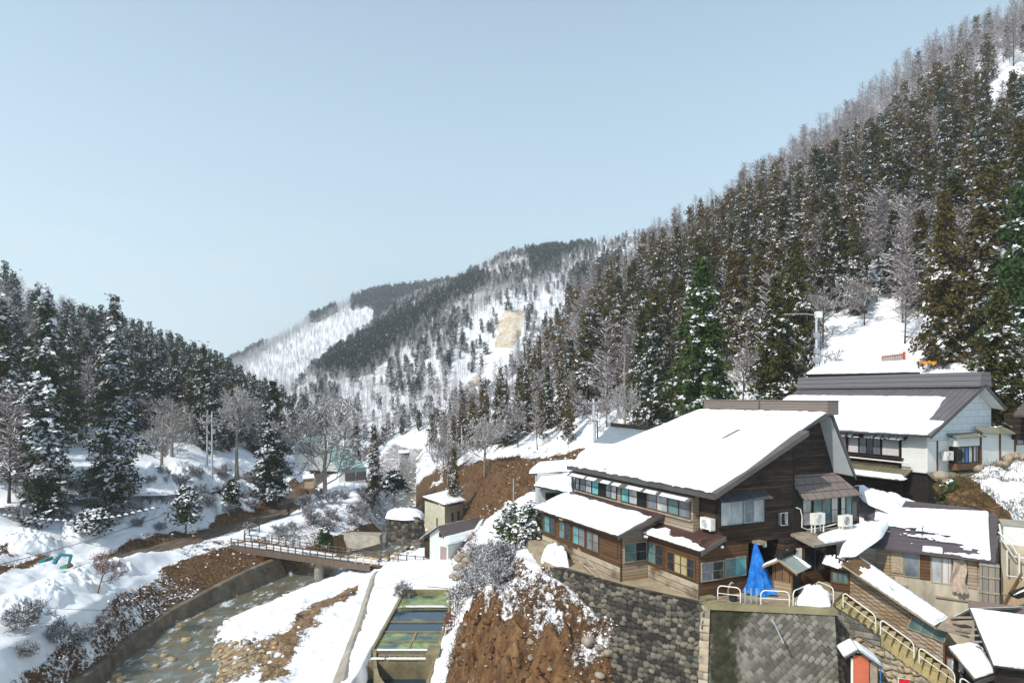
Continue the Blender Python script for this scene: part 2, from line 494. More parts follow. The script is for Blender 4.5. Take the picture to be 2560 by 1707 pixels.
FT['R2'] = _feat((22, -5, -21.5), (50, -4.8, -21.5), (60, -4.6, -21), (75, -4, -20.3), (87, -4, -18.5), (95, -3, -15), (100, -1, -11.5), (118, -4.5, -12), (139, -14, -16.5), (165, -20, -20), (220, -22, -19.5), (330, -36, -20))
FT['R3'] = _feat((22, 9, -17.5), (28, 8.7, -16.5), (31, 8, -15.5), (33.3, 6.5, -14.4), (34.2, 5.4, -12.4), (35, 4.5, -11.8), (36.3, 3.3, -11), (38, 2.0, -10.5), (42, .5, -10.5), (47, 0.2, -10.9), (55, 1, -12), (65, 2, -13), (75, 3, -13.5), (87, 4, -13), (100, 5, -10.5), (118, 2, -11), (139, -4, -13), (165, -14, -13), (220, -18, -18), (330, -32, -18))
FT['R4'] = _feat((22, 14, -17.5), (38, 10, -17), (41, 10, -14), (44, 12, -10.4), (47, 13, -10.2), (55, 12, -10), (65, 13, -9.5), (75, 15, -8.5), (87, 15, -8), (100, 14, -8), (118, 10, -9), (139, 4, -10), (165, -4, -11), (220, -10, -12), (330, -25, -15))
FT['R5'] = _feat((22, 60, -17), (38, 58, -15), (42, 56, -9.6), (47, 45, -8.5), (55, 36, -5), (62, 31, -1), (75, 25, -3), (85, 20, -4.5), (100, 16, -6), (118, 13, -7.5), (139, 8, -8), (165, 4, -6), (220, 0, 0), (330, -10, 0))
FT['R6'] = _feat((22, 140, -15), (47, 120, 2), (62, 100, 10), (118, 90, 0), (165, 90, 0), (220, 90, 5), (330, 80, 5))
ORDER = ['L1', 'L2', 'L3', 'L4', 'L5', 'L6', 'W1', 'W2', 'B1', 'B2', 'B3', 'B4', 'B5', 'R1', 'R2', 'R3', 'R4', 'R5', 'R6']
def fx(name, Y):
    a = FT[name]
    return np.interp(Y, a[:, 0], a[:, 1]), np.interp(Y, a[:, 0], a[:, 2])
#            segs  snow  soil(orange) road  gravel  bump
SEG = {'L1': (26, 1.0, 0, 0, 0, 1.0), 'L2': (18, .36, 0, 0, 0, 1.5), 'L3': (8, .0, 0, 1, 0, .05), 'L4': (8, 1.0, 0, 0, 0, .5), 'L5': (12, 1.0, 0, 0, 0, .7),
       'L6': (22, .45, 0, 0, 0, .7), 'W1': (4, .0, 0, 0, 0, .1), 'W2': (14, .0, 0, 0, 1, .3), 'B1': (12, .30, 0, 0, 1, .5), 'B2': (52, .80, .35, 0, .6, 1.15),
       'B3': (3, .5, 0, 0, 0, .1), 'B4': (10, 1.0, 0, 0, 0, .45), 'B5': (14, 1.0, 0, 0, 0, .15), 'R1': (8, .60, 0, 0, 0, .5), 'R2': (90, .38, .5, 0, 0, 1.2),
       'R3': (16, .75, .1, 0, 0, .8), 'R4': (20, .9, 0, 0, 0, .8), 'R5': (20, 1.0, 0, 0, 0, .5)}
ROWS = np.exp(np.linspace(math.log(24), math.log(330), 430))
def build_ground():
    cols_X, cols_Z, att = [], [], []
    for i, nme in enumerate(ORDER[:-1]):
        n, snow, soil, road, grav, bp = SEG[nme]
        xa, za = fx(nme, ROWS)
        xb, zb = fx(ORDER[i + 1], ROWS)
        last = i == len(ORDER) - 2
        for j in range(n + (1 if last else 0)):
            t = j / n
            ts = t
            if nme == 'R2': ts = t + .10 * math.sin(t * math.pi) * (1 if t < .9 else .6)
            if nme in ('L1', 'L4', 'L5', 'B4', 'B1', 'R3', 'R4'): ts = t * t * (3 - 2 * t) * .6 + t * .4
            cols_X.append(xa + (xb - xa) * t)
            cols_Z.append(za + (zb - za) * ts)
            att.append((snow, soil, road, grav, bp))
    X = np.array(cols_X).T
    Z = np.array(cols_Z).T
    A = np.array(att)                    # (ncols, 5)
    nr, nc = X.shape
    Y = np.repeat(ROWS[:, None], nc, 1)
    snow = np.repeat(A[None, :, 0], nr, 0).copy()
    soil = np.repeat(A[None, :, 1], nr, 0).copy()
    road = np.repeat(A[None, :, 2], nr, 0).copy()
    grav = np.repeat(A[None, :, 3], nr, 0).copy()
    bp = np.repeat(A[None, :, 4], nr, 0).copy()
    names = []
    for i, nme in enumerate(ORDER[:-1]):
        names += [nme] * (SEG[nme][0] + (1 if i == len(ORDER) - 2 else 0))
    names = np.array(names)
    px, py = CX + X / Y * F, HY - Z / Y * F
    def col(*n): return np.isin(names, n)[None, :] & np.ones_like(X, bool)
    def zone(cond, **kw):
        for k_, v in kw.items():
            a = {'snow': snow, 'soil': soil, 'road': road, 'grav': grav, 'bp': bp}[k_]
            a[cond] = v
    # road goes muddy brown further on and the cut above it stays dark
    lw = fbm(X * .2, Y * .2, 41, 3)
    l2 = col('L2')
    tl2 = np.clip((X - np.interp(Y, FT['L2'][:, 0], FT['L2'][:, 1])) / np.maximum(np.interp(Y, FT['L3'][:, 0], FT['L3'][:, 1]) - np.interp(Y, FT['L2'][:, 0], FT['L2'][:, 1]), .5), 0, 1)
    cut = np.clip((Y - 80) / 8, 0, 1) * np.clip((tl2 + (lw - .5) * 1.6 - .58) * 5, 0, 1)
    snow[l2] = (1.0 - .9 * cut)[l2]
    cut2 = (np.abs(tl2 - .25 - (lw - .5) * .8) < .12) & (Y < 80)
    snow[l2 & cut2] = .3
    sh_ = np.clip((np.interp(Y, FT['L2'][:, 0], FT['L2'][:, 1]) - X) / 7., 0, 1)
    l1 = col('L1')
    snow[l1] = np.where(lw + .35 * sh_ < .56, .45, 1.0)[l1]
    zone(col('L6') & (Y > 79) & (Y < 97), snow=.22)
    zone(col('L6') & (Y < 79), snow=.52)
    zone(col('L6') & (Y > 97), snow=.62)
    tl6 = np.clip((X - np.interp(Y, FT['L6'][:, 0], FT['L6'][:, 1])) / np.maximum(np.interp(Y, FT['W1'][:, 0], FT['W1'][:, 1]) - np.interp(Y, FT['L6'][:, 0], FT['L6'][:, 1]), .5), 0, 1)
    zone(col('L6') & (tl6 + (lw - .5) * .7 < .24) & (Y < 78), snow=1.)
    zone(col('L4', 'L5') & (Y > 86) & (Y < 96), snow=.55, road=.4)
    zone(col('L5') & (Y > 100), snow=.72)
    zone(col('W1') & (Y > 118), snow=.7)
    zone(col('B1') & (Y > 95), snow=.55)
    zone(col('B2') & (Y > 95), snow=.75, soil=.2)
    zone(col('B2') & (Y > 135), snow=.7)
    # brown path and scree on the bar
    pth = np.interp(Y, [50, 58, 66, 72, 78, 86], [-19.5, -20.5, -22.5, -22, -19.5, -17.6])
    dpth = np.abs(X - pth) / np.interp(Y, [50, 66, 76, 86], [2.2, 2.4, 1.4, .5])
    wob = fbm(X * .22, Y * .22, 61, 4) - .5
    wob2 = fbm(X * .7, Y * .7, 62, 3) - .5
    pt_ = np.clip(1.15 - (dpth + wob * 2.2 + wob2 * .8), 0, 1)
    bz = col('B1', 'B2', 'B3') & (Y < 90)
    shore = np.clip((X - np.interp(Y, FT['B1'][:, 0], FT['B1'][:, 1])) / np.interp(Y, [50, 62, 68, 74, 80, 92], [12, 9.5, 5.5, 3.4, 2.2, 2.0]) + wob * 1.3, 0, 1)
    snow[bz] = np.clip((.22 + .78 * shore) - .75 * pt_, 0.05, 1)[bz]
    soil[bz] = (np.clip(pt_ * 1.4, 0, 1) * .8)[bz]
    grav[bz] = np.clip(1.1 - shore + pt_ * .3, 0, 1)[bz]
    zone(col('B3'), soil=.0)
    # bluff on the right: orange earth low, scrub with snow above
    b = col('R2')
    wz_ = fbm(X * .5, Y * .5, 71, 4) - .5
    lvl = np.clip((-Z - 13.4 + wz_ * 3.0 - np.clip(Y - 40, 0, 20) * .16) / 1.2, 0, 1)      # 0 scrub and snow, 1 bare earth
    bb = b & (Y < 60)
    snow[bb] = (.52 - .47 * lvl + .15 * np.clip((Y - 42) / 10, 0, 1) * (1 - lvl))[bb]
    soil[bb] = (.08 + .92 * lvl)[bb]
    zone(b & (Y >= 60) & (Y < 90), snow=.85, soil=.1)
    zone(b & (Y >= 90), snow=.22, soil=.1)
    zone(col('R1') & (Y > 93) & (Y < 150), snow=.14, soil=.35)
    zone(col('R2') & (Y > 93) & (Y < 165), snow=.2, soil=.1)
    zone(col('R3') & (Y > 60) & (Y < 160), snow=.35)
    zone(col('R1') & (Y < 60), snow=.75)
    # frozen bumps
    nz = fbm(X * .45 + 7, Y * .45, 3, 4) - .5
    nz2 = fbm(X * 1.7, Y * 1.7, 9, 3) - .5
    amp = bp * np.clip(Y / 120, .75, 1.4)
    Z = Z + amp * (nz * 1.5 + nz2 * .5)
    # snow overhang lumps on banks
    Z = Z + np.where(col('L1'), (fbm(X * .16, Y * .16, 31, 3) - .5) * 3.2, 0)
    # slumps in the bluff
    kb_ = np.clip((-Z - 10.6) / 2.2, 0, 1)
    rg_ = 1 - 2 * np.abs(fbm(X * .55 + 3, Y * .55, 77, 4) - .5)
    Z = Z + np.where(b & (Y < 62), ((rg_ - .75) * 3.6 + (fbm(X * 1.4, Y * 1.4, 79, 3) - .5) * 1.9 + (fbm(X * 3.1, Y * 3.1, 78, 3) - .5) * .9) * kb_, 0)
    pond = (X > -12.3) & (X < -6.6) & (Y > 43) & (Y < 74.4)
    Z = np.where(pond, -24.6, Z)
    V = np.stack([X, Y, Z], -1).reshape(-1, 3)
    idx = np.arange(nr * nc).reshape(nr, nc)
    Q = np.stack([idx[:-1, :-1], idx[:-1, 1:], idx[1:, 1:], idx[1:, :-1]], -1).reshape(-1, 4)
    me = np_mesh("ground", V, Q)
    for nm, arr in (('snowf', snow), ('soilf', soil), ('roadf', road), ('gravf', grav)):
        a = me.attributes.new(nm, 'FLOAT', 'POINT')
        # soften mask edges a little
        s = arr.copy()
        s[:, 1:-1] = (arr[:, :-2] + arr[:, 1:-1] * 2 + arr[:, 2:]) / 4
        s[1:-1] = (s[:-2] + s[1:-1] * 2 + s[2:]) / 4
        a.data.foreach_set("value", s.reshape(-1).astype(np.float32))
    me.polygons.foreach_set("use_smooth", np.ones(len(Q), bool))
    o = finish("ground", me, m_ground())
    tag(o, kind="structure")
    return o, V, Q

def m_ground(name="ground_cover", pale=False):
    k = NT(name)
    g = k.geo()
    sn, so_, ro, gr = k.attr('snowf'), k.attr('soilf'), k.attr('roadf'), k.attr('gravf')
    nA = k.noise(g, .55, 6, .62)
    nB = k.noise(g, 3.2, 5, .65)
    nC = k.noise(k.geo((1, 1, .45)), 1.5, 6, .7)
    scrub = k.ramp(nB, [(.25, (.020, .012, .007)), (.48, (.085, .045, .020)), (.62, (.20, .115, .048)), (.8, (.32, .21, .10))])
    soilc = k.ramp(k.math('ADD', k.math('MULTIPLY', nC, .6), k.math('MULTIPLY', nA, .4)), [(.30, (.028, .016, .009)), (.44, (.095, .048, .021)), (.55, (.19, .100, .042)), (.64, (.27, .165, .080)), (.76, (.36, .26, .15))])
    v = k.n("ShaderNodeTexVoronoi")
    v.inputs["Scale"].default_value = 2.2
    k.l(g, v.inputs["Vector"])
    sepc = k.n("ShaderNodeSeparateColor")
    k.l(v.outputs["Color"], sepc.inputs[0])
    gravc = k.ramp(k.math('ADD', k.math('MULTIPLY', sepc.outputs[0], .6), k.math('MULTIPLY', nB, .4)), [(.2, (.10, .065, .03)), (.5, (.27, .19, .10)), (.8, (.42, .35, .24))])
    if pale: gravc = k.ramp(k.noise(k.geo((1, 1, .4)), .12, 6, .65), [(.3, (.33, .25, .14)), (.5, (.52, .43, .29)), (.7, (.66, .60, .50))])
    roadc = k.ramp(k.noise(k.geo((1.4, .25, 1)), 1.0, 5, .6), [(.35, (.06, .05, .045)), (.52, (.13, .10, .075)), (.66, (.24, .15, .08))])
    c = k.mix(so_, scrub, soilc)
    c = k.mix(gr, c, gravc)
    c = k.mix(ro, c, roadc)
    # snow cover breaks up into patches
    t = k.math('ADD', k.math('MULTIPLY', nA, .50), k.math('MULTIPLY', nB, .50))
    thr = k.math('SUBTRACT', .86, k.math('MULTIPLY', sn, .72))
    f = k.math('MULTIPLY', k.math('SUBTRACT', t, thr), 16., clamp=True)
    f = k.math('ADD', f, k.math('MULTIPLY', k.math('SUBTRACT', sn, .93), 20., clamp=True), clamp=True)
    snowc = k.ramp(nA, [(.3, (.72, .75, .79)), (.65, (.82, .84, .865))])
    k.color(k.mix(f, c, snowc))
    k.rough(.85)
    h = k.math('ADD', k.math('MULTIPLY', nB, k.math('SUBTRACT', 1.25, f)), k.math('MULTIPLY', f, .8))
    h = k.math('ADD', h, k.math('MULTIPLY', k.noise(g, 11, 3), .2))
    k.bump(h, .7, .22)
    return k.m
ground, GV, GQ = build_ground()
m_ground("hill_cover", True)
ground_bvh = BVHTree.FromPolygons([tuple(v) for v in GV], [tuple(q) for q in GQ])
def ground_z(x, y, d=-15.):
    h = ground_bvh.ray_cast(Vector((x, y, 400)), Vector((0, 0, -1)))
    return h[0].z if h[0] is not None else d

# ---------------------------------------------------------------- hills: ruled between a foot line and a crest line, rounded over behind
def hill(name, foot, crest, nt=150, ns=70, bump=2.0, wave=.03, back=90, curve=1.0, paint=None, seed=0, snow=.97, ext=0):
    foot = [Vector(p) for p in foot]
    crest = [Vector(p) for p in crest]
    for i in range(len(foot)):           # let the foot run on under the valley floor
        d = foot[i] - crest[i]
        d /= math.hypot(d.x, d.y)
        foot[i] = foot[i] + Vector((d.x * ext, d.y * ext, -abs(d.z) * ext * .9 - ext * .42))
    m = len(foot)
    tt = np.linspace(0, m - 1, nt)
    fa = np.array([[*p] for p in foot])
    ca = np.array([[*p] for p in crest])
    fi = np.stack([np.interp(tt, range(m), fa[:, k]) for k in range(3)], -1)
    ci = np.stack([np.interp(tt, range(m), ca[:, k]) for k in range(3)], -1)
    S = np.linspace(0, 1, ns)
    V = np.zeros((nt, ns + 8, 3))
    for j, s in enumerate(S):
        V[:, j, :2] = fi[:, :2] + (ci - fi)[:, :2] * s
        V[:, j, 2] = fi[:, 2] + (ci - fi)[:, 2] * (s ** curve)
    d = (ci - fi)
    dn = d[:, :2] / (np.linalg.norm(d[:, :2], axis=1)[:, None] + 1e-9)
    slope = d[:, 2] / (np.linalg.norm(d[:, :2], axis=1) + 1e-9)
    for j in range(8):
        q = (j + 1) / 8
        V[:, ns + j, :2] = ci[:, :2] + dn * back * q
        V[:, ns + j, 2] = ci[:, 2] + slope * back * (q * .12 - q * q * .8) - 10 * q
    x, y = V[..., 0], V[..., 1]
    sc = 1 / 45. * (1 if bump < 4 else .45)
    V[..., 2] += (fbm(x * sc + seed, y * sc, seed + 5, 5) - .5) * bump * 4
    # gullies running down the slope
    tg = np.repeat(np.linspace(0, m - 1, nt)[:, None], ns + 8, 1)
    sg = np.clip(np.concatenate([S, np.ones(8)]) * 3, 0, 1)[None, :]
    V[..., 2] += (fbm(tg * 3.1 + seed, tg * 0 + .3, seed + 2, 3) - .5) * bump * 2.5 * sg
    nr, nc = V.shape[:2]
    VV = V.reshape(-1, 3)
    idx = np.arange(nr * nc).reshape(nr, nc)
    Q = np.stack([idx[:-1, :-1], idx[:-1, 1:], idx[1:, 1:], idx[1:, :-1]], -1).reshape(-1, 4)
    me = np_mesh(name, VV, Q)
    sn = np.full(len(VV), snow)
    so_ = np.zeros(len(VV))
    gv = sn * 0
    if paint is not None:
        pxx = CX + VV[:, 0] / VV[:, 1] * F
        pyy = HY - VV[:, 2] / VV[:, 1] * F
        r_ = paint(VV, pxx, pyy, sn, so_)
        sn, so_ = r_[:2]
        if len(r_) > 2: gv = r_[2]
    for nm, arr in (('snowf', sn), ('soilf', so_), ('roadf', sn * 0), ('gravf', gv)):
        a = me.attributes.new(nm, 'FLOAT', 'POINT')
        a.data.foreach_set("value", np.asarray(arr, np.float32))
    me.polygons.foreach_set("use_smooth", np.ones(len(Q), bool))
    o = finish(name, me, bpy.data.materials["hill_cover" if name == "valley_hillside" else "ground_cover"])
    tag(o, kind="structure")
    bv = BVHTree.FromPolygons([tuple(v) for v in VV], [tuple(q) for q in Q])
    return o, V, bv
def in_poly(px, py, poly):
    px, py = np.asarray(px), np.asarray(py)
    r = np.zeros(px.shape, bool)
    n = len(poly)
    for i in range(n):
        (x0, y0), (x1, y1) = poly[i], poly[(i + 1) % n]
        if y0 == y1: continue
        c = ((y0 > py) != (y1 > py)) & (px < (x1 - x0) * (py - y0) / (y1 - y0) + x0)
        r ^= c
    return r
def paint_R(V, px, py, sn, so_):
    n = fbm(V[:, 0] * .06, V[:, 1] * .06, 4, 3)
    w = fbm(V[:, 0] * .12, V[:, 1] * .12, 14, 4) - .5
    low = np.clip((py + w * 200 - 1150 + np.clip(1330 - px, -300, 100) * .0) / 50, 0, 1) * (px < 1520)
    sn = np.where(n > .5, .66, .86) * (1 - low) + (.34 + .5 * w) * low
    return sn, so_
SLIDE = [(1255, 782), (1302, 778), (1310, 830), (1280, 900), (1255, 960), (1200, 985), (1212, 910), (1236, 840)]
SLIDE2 = [(1172, 945), (1200, 935), (1203, 965), (1175, 990), (1160, 985)]
def paint_H1(V, px, py, sn, so_):
    jx = px + (fbm(V[:, 0] * .05, V[:, 2] * .05, 3, 3) - .5) * 60
    jy = py + (fbm(V[:, 0] * .05, V[:, 2] * .05, 4, 3) - .5) * 60
    s = in_poly(jx, jy, SLIDE)
    s2 = in_poly(jx, jy, SLIDE2)
    sn = np.where(s, np.where(py > 870, .64, .47), np.where(s2, .5, sn))
    return sn, so_ * 0, np.where(s | s2, 1., 0.)
hill_R, HR_V, HR_b = hill("right_hillside",
    [P(1040, 1190, 150), P(1130, 1190, 118), P(1260, 1165, 98), P(1500, 1120, 80), P(1800, 1010, 75), P(2060, 955, 62), P(2300, 915, 60), P(2620, 930, 50), P(3000, 960, 48)],
    [P(1040, 1140, 185), P(1165, 1060, 178), P(1290, 935, 200), P(1430, 800, 240), P(1640, 640, 265), P(1950, 450, 275), P(2250, 225, 280), P(2600, 20, 285), P(3000, -250, 290)],
    bump=1.6, seed=1, paint=paint_R, curve=1.08, ext=14)
hill_L, HL_V, HL_b = hill("left_hillside",
    [(-72, 40, -14), (-72, 66, -13.5), (-70, 88, -11.5), (-58, 105, -12), (-53, 118, -13), (-54, 135, -13.5), (-61, 165, -16.5), (-70, 220, -19.5), (-95, 340, -22)],
    [P(-700, 560, 200), P(-250, 640, 250), P(0, 760, 270), P(200, 840, 290), P(330, 880, 310), P(440, 920, 330), P(560, 965, 345), P(680, 1030, 350), P(800, 1110, 380)],
    bump=1.6, seed=2, ext=6)
hill_H1, H1_V, H1_b = hill("valley_hillside",
    [P(560, 1085, 330), P(800, 1130, 300), P(960, 1135, 290), P(1060, 1130, 280), P(1160, 1120, 270), P(1300, 1080, 290), P(1500, 1000, 320), P(1750, 900, 340)],
    [P(640, 1030, 430), P(740, 965, 480), P(850, 880, 560), P(1000, 770, 640), P(1130, 700, 680), P(1300, 640, 700), P(1550, 590, 700), P(1800, 560, 700)],
    nt=300, ns=200, bump=4.5, seed=3, back=200, paint=paint_H1)
hill_H2, H2_V, H2_b = hill("far_hillside",
    [P(400, 1010, 900), P(600, 1010, 800), P(800, 1010, 750), P(1000, 980, 760), P(1200, 930, 800)],
    [P(480, 960, 1000), P(640, 875, 1000), P(780, 800, 1020), P(920, 742, 1050), P(1150, 722, 1080)],
    nt=140, ns=60, bump=5, seed=4, back=260, curve=.9)
hill_H3, H3_V, H3_b = hill("distant_ridge",
    [P(700, 900, 1400), P(1000, 850, 1350), P(1250, 800, 1350)],
    [P(800, 800, 1500), P(1060, 722, 1550), P(1360, 662, 1600)],
    nt=80, ns=40, bump=5, seed=5, back=300)
def surf_z(bv, x, y):
    h = bv.ray_cast(Vector((x, y, 900)), Vector((0, 0, -1)))
    return h[0].z if h[0] is not None else None
def land_z(x, y):
    zs = [z for z in (ground_z(x, y, None), surf_z(HR_b, x, y), surf_z(HL_b, x, y)) if z is not None]
    return max(zs) if zs else -20.

# ---------------------------------------------------------------- the river
def build_river():
    rows = np.exp(np.linspace(math.log(40), math.log(325), 240))
    xa, za = fx('W1', rows)
    xb, zb = fx('B2', rows)
    wz = np.interp(rows, [40, 75, 88, 108, 140, 165, 220, 330], [-25.45, -25.35, -25.1, -24.8, -24.3, -23.85, -23.3, -22.75])
    n = 36
    V = np.zeros((len(rows), n, 3))
    for j in range(n):
        t = j / (n - 1)
        x = xa + (xb - xa) * t
        V[:, j] = np.stack([x, rows, wz + (fbm(x * 1.5, rows * 1.1, 8, 4) - .5) * .16], -1)
    nr, nc = V.shape[:2]
    idx = np.arange(nr * nc).reshape(nr, nc)
    Q = np.stack([idx[:-1, :-1], idx[:-1, 1:], idx[1:, 1:], idx[1:, :-1]], -1).reshape(-1, 4)
    me = np_mesh("river", V.reshape(-1, 3), Q)
    me.polygons.foreach_set("use_smooth", np.ones(len(Q), bool))
    k = NT("river_water")
    g = k.geo((1, .45, 1), (0, 0, .35))
    foam = k.math('MULTIPLY', k.math('SUBTRACT', k.noise(g, .9, 7, .68), .54), 6., clamp=True)
    base = k.ramp(k.noise(k.geo(), .55, 6, .62), [(.35, (.16, .115, .055)), (.46, (.125, .105, .065)), (.56, (.12, .13, .105)), (.7, (.18, .20, .18))])
    k.color(k.mix(foam, base, (.70, .74, .76)))
    k.rough(k.math('ADD', .12, k.math('MULTIPLY', foam, .5)))
    k.b.inputs["Specular IOR Level"].default_value = .5
    k.bump(k.noise(g, 3.0, 5, .6), .5, .08)
    return tag(finish("river", me, k.m), kind="structure")
river = build_river()
# ---------------------------------------------------------------- trees
def diamonds(c, A, B):
    """rhombus faces: centres c, half axes A and B -> (n*4,3) verts, (n,4) faces"""
    n = len(c)
    V = np.empty((n, 4, 3))
    V[:, 0], V[:, 1], V[:, 2], V[:, 3] = c - A, c + B, c + A, c - B
    return V.reshape(-1, 3), np.arange(n * 4).reshape(n, 4)
def ribbons(p0, p1, w0, w1, rng, flat=False):
    """thin quads from p0 to p1; flat ones lie with their face up"""
    n = len(p0)
    d = p1 - p0
    d = d / (np.linalg.norm(d, axis=1)[:, None] + 1e-9)
    r = np.tile([0., 0., 1.], (n, 1)) if flat else rng.normal(size=(n, 3))
    s = np.cross(d, r)
    s = s / (np.linalg.norm(s, axis=1)[:, None] + 1e-9)
    w0, w1 = np.reshape(w0, (-1, 1)) * .5, np.reshape(w1, (-1, 1)) * .5
    V = np.empty((n, 4, 3))
    V[:, 0], V[:, 1], V[:, 2], V[:, 3] = p0 - s * w0, p0 + s * w0, p1 + s * w1, p1 - s * w1
    return V.reshape(-1, 3), np.arange(n * 4).reshape(n, 4)
class Soup:
    def __init__(self): self.V, self.Q, self.M, self.n = [], [], [], 0
    def add(self, VQ, m):
        V, Q = VQ
        self.V.append(V); self.Q.append(Q + self.n); self.M.append(np.full(len(Q), m)); self.n += len(V)
    def arrays(self): return np.concatenate(self.V), np.concatenate(self.Q), np.concatenate(self.M)
def unit(v): return v / (np.linalg.norm(v, axis=-1)[..., None] + 1e-9)

def cedar_soup(seed, H, R, nb=150, ncl=6, nleaf=7, leaf=.30, snow=.4, bare=.12, snow_size=.38, power=.8):
    rng = np.random.default_rng(seed)
    s = Soup()
    zf = bare + (1 - bare) * (np.arange(nb) + rng.uniform(0, 1, nb)) / nb
    z = zf * H
    prof = np.clip((1 - zf) ** power, .03, 1) * (1 - np.clip((.30 - zf) / .6, 0, .45)) 
    L = R * prof * rng.uniform(.55, 1.12, nb) * (1 + .25 * np.sin(zf * 37 + seed))
    az = np.arange(nb) * 2.39996 + rng.normal(0, .5, nb)
    dirs = np.stack([np.cos(az), np.sin(az), 0 * az], -1)
    C, OUT, W = [], [], []
    for j in range(ncl):
        t = (j + .8) / ncl
        p = dirs * (L * t)[:, None]
        p[:, 2] = z + L * (.14 * t - .52 * t * t) + rng.normal(0, .05, nb)
        p = p + rng.normal(0, .10, (nb, 3)) * np.minimum(L, 2)[:, None] * .7
        keep = rng.uniform(0, 1, nb) < np.clip(L / R * ncl / (j + .6), .15, 1)
        C.append(p[keep]); OUT.append(dirs[keep]); W.append(np.full(keep.sum(), t))
    C, OUT, W = np.concatenate(C), np.concatenate(OUT), np.concatenate(W)
    n = len(C)
    c = np.repeat(C, nleaf, 0) + rng.normal(0, 1, (n * nleaf, 3)) * np.array([.34, .34, .24]) * (leaf / .30)
    o = np.repeat(OUT, nleaf, 0)
    A = unit(o * .8 + rng.normal(0, .6, (n * nleaf, 3)) + np.array([0, 0, -.45])) * (leaf * rng.uniform(.6, 1.3, n * nleaf))[:, None]
    B = unit(np.cross(A, rng.normal(size=A.shape))) * (leaf * .45 * rng.uniform(.6, 1.3, n * nleaf))[:, None]
    s.add(diamonds(c, A, B), 0)
    # snow lying over the sprays
    k = rng.uniform(0, 1, n) < snow * (.55 + .6 * W) * np.clip((fbm(C[:, 0] * .55 + seed * 3 + C[:, 2] * .13, C[:, 1] * .55 + C[:, 2] * .8, seed, 2) - .47) * 7 + .5, .02, 1.7)
    cs, os_ = C[k], OUT[k]
    for r in range(7):
        m = len(cs)
        cc = cs + rng.normal(0, .21, (m, 3)) * [1, 1, .6] * (snow_size / .38) + np.array([0, 0, .17])
        nrm = unit(os_ * .45 + np.array([0, 0, 1.]) + rng.normal(0, .38, (m, 3)))
        a = unit(np.cross(nrm, rng.normal(size=(m, 3))))
        b = np.cross(nrm, a)
        sz = snow_size * rng.uniform(.28, .85, m)
        s.add(diamonds(cc, a * sz[:, None], b * (sz * rng.uniform(.45, .8, m))[:, None]), 1)
    return s
def trunk_mesh(name, H, r, seed=0, lean=.01, top=.1):
    rng = random.Random(seed)
    mb = MB()
    pts, rs = [], []
    for i in range(7):
        t = i / 6
        pts.append((rng.uniform(-1, 1) * lean * H * t, rng.uniform(-1, 1) * lean * H * t, -1.2 + (H + 1.2) * t * .97))
        rs.append(r * (1.25 if i == 0 else 1) * (1 - t) + r * top * t)
    mb.tube(pts, rs, 7)
    me = bpy.data.meshes.new(name)
    me.from_pydata(mb.V, [], mb.F)
    me.polygons.foreach_set("use_smooth", np.ones(len(me.polygons), bool))
    return me
def soup_mesh(name, s, mats):
    V, Q, fm = s.arrays()
    me = np_mesh(name, V, Q, fm)
    for m in mats: me.materials.append(m)
    return me

def larch_soup(seed, H, R, nb=105, ntw=10, snow=.8, tw=.045, bare=.20):
    rng = np.random.default_rng(seed)
    s = Soup()
    zf = bare + (1 - bare) * (np.arange(nb) + rng.uniform(0, 1, nb)) / nb
    L = R * np.clip(1.14 - zf, .05, 1) ** .62 * rng.uniform(.55, 1.15, nb)
    az = np.arange(nb) * 2.4 + rng.normal(0, .4, nb)
    d = np.stack([np.cos(az), np.sin(az), rng.uniform(.15, .7, nb) + zf * .35], -1)
    p0 = np.stack([0 * az, 0 * az, zf * H], -1)
    p1 = p0 + d * L[:, None]
    s.add(ribbons(p0, p1, .075, .03, rng), 0)
    s.add(ribbons(p0, p1, .06, .03, rng), 0)
    T0, T1 = [], []
    for j in range(ntw):
        t = (j + 1.) / ntw
        q = p0 + (p1 - p0) * t
        sd = unit(d * .7 + rng.normal(0, .75, (nb, 3)))
        T0.append(q); T1.append(q + sd * (L * rng.uniform(.14, .36, nb))[:, None])
    T0, T1 = np.concatenate(T0), np.concatenate(T1)
    s.add(ribbons(T0, T1, tw, tw * .6, rng), 0)
    # finer twigs
    m = len(T0)
    q = T0 + (T1 - T0) * rng.uniform(.3, 1, (m, 1))
    s.add(ribbons(q, q + unit(rng.normal(0, 1, (m, 3)) + [0, 0, .3]) * rng.uniform(.2, .6, (m, 1)), tw * .7, tw * .5, rng), 0)
    k = rng.uniform(0, 1, nb) < snow
    up = np.array([0, 0, .05])
    s.add(ribbons(p0[k] + up, p1[k] + up, .12, .07, rng, True), 1)
    s.add(ribbons(p0[k] + up, p1[k] + up, .10, .06, rng), 1)
    k = rng.uniform(0, 1, m) < snow * .5
    s.add(ribbons(T0[k] + up, T1[k] + up, tw * 1.5, tw, rng), 1)
    return s
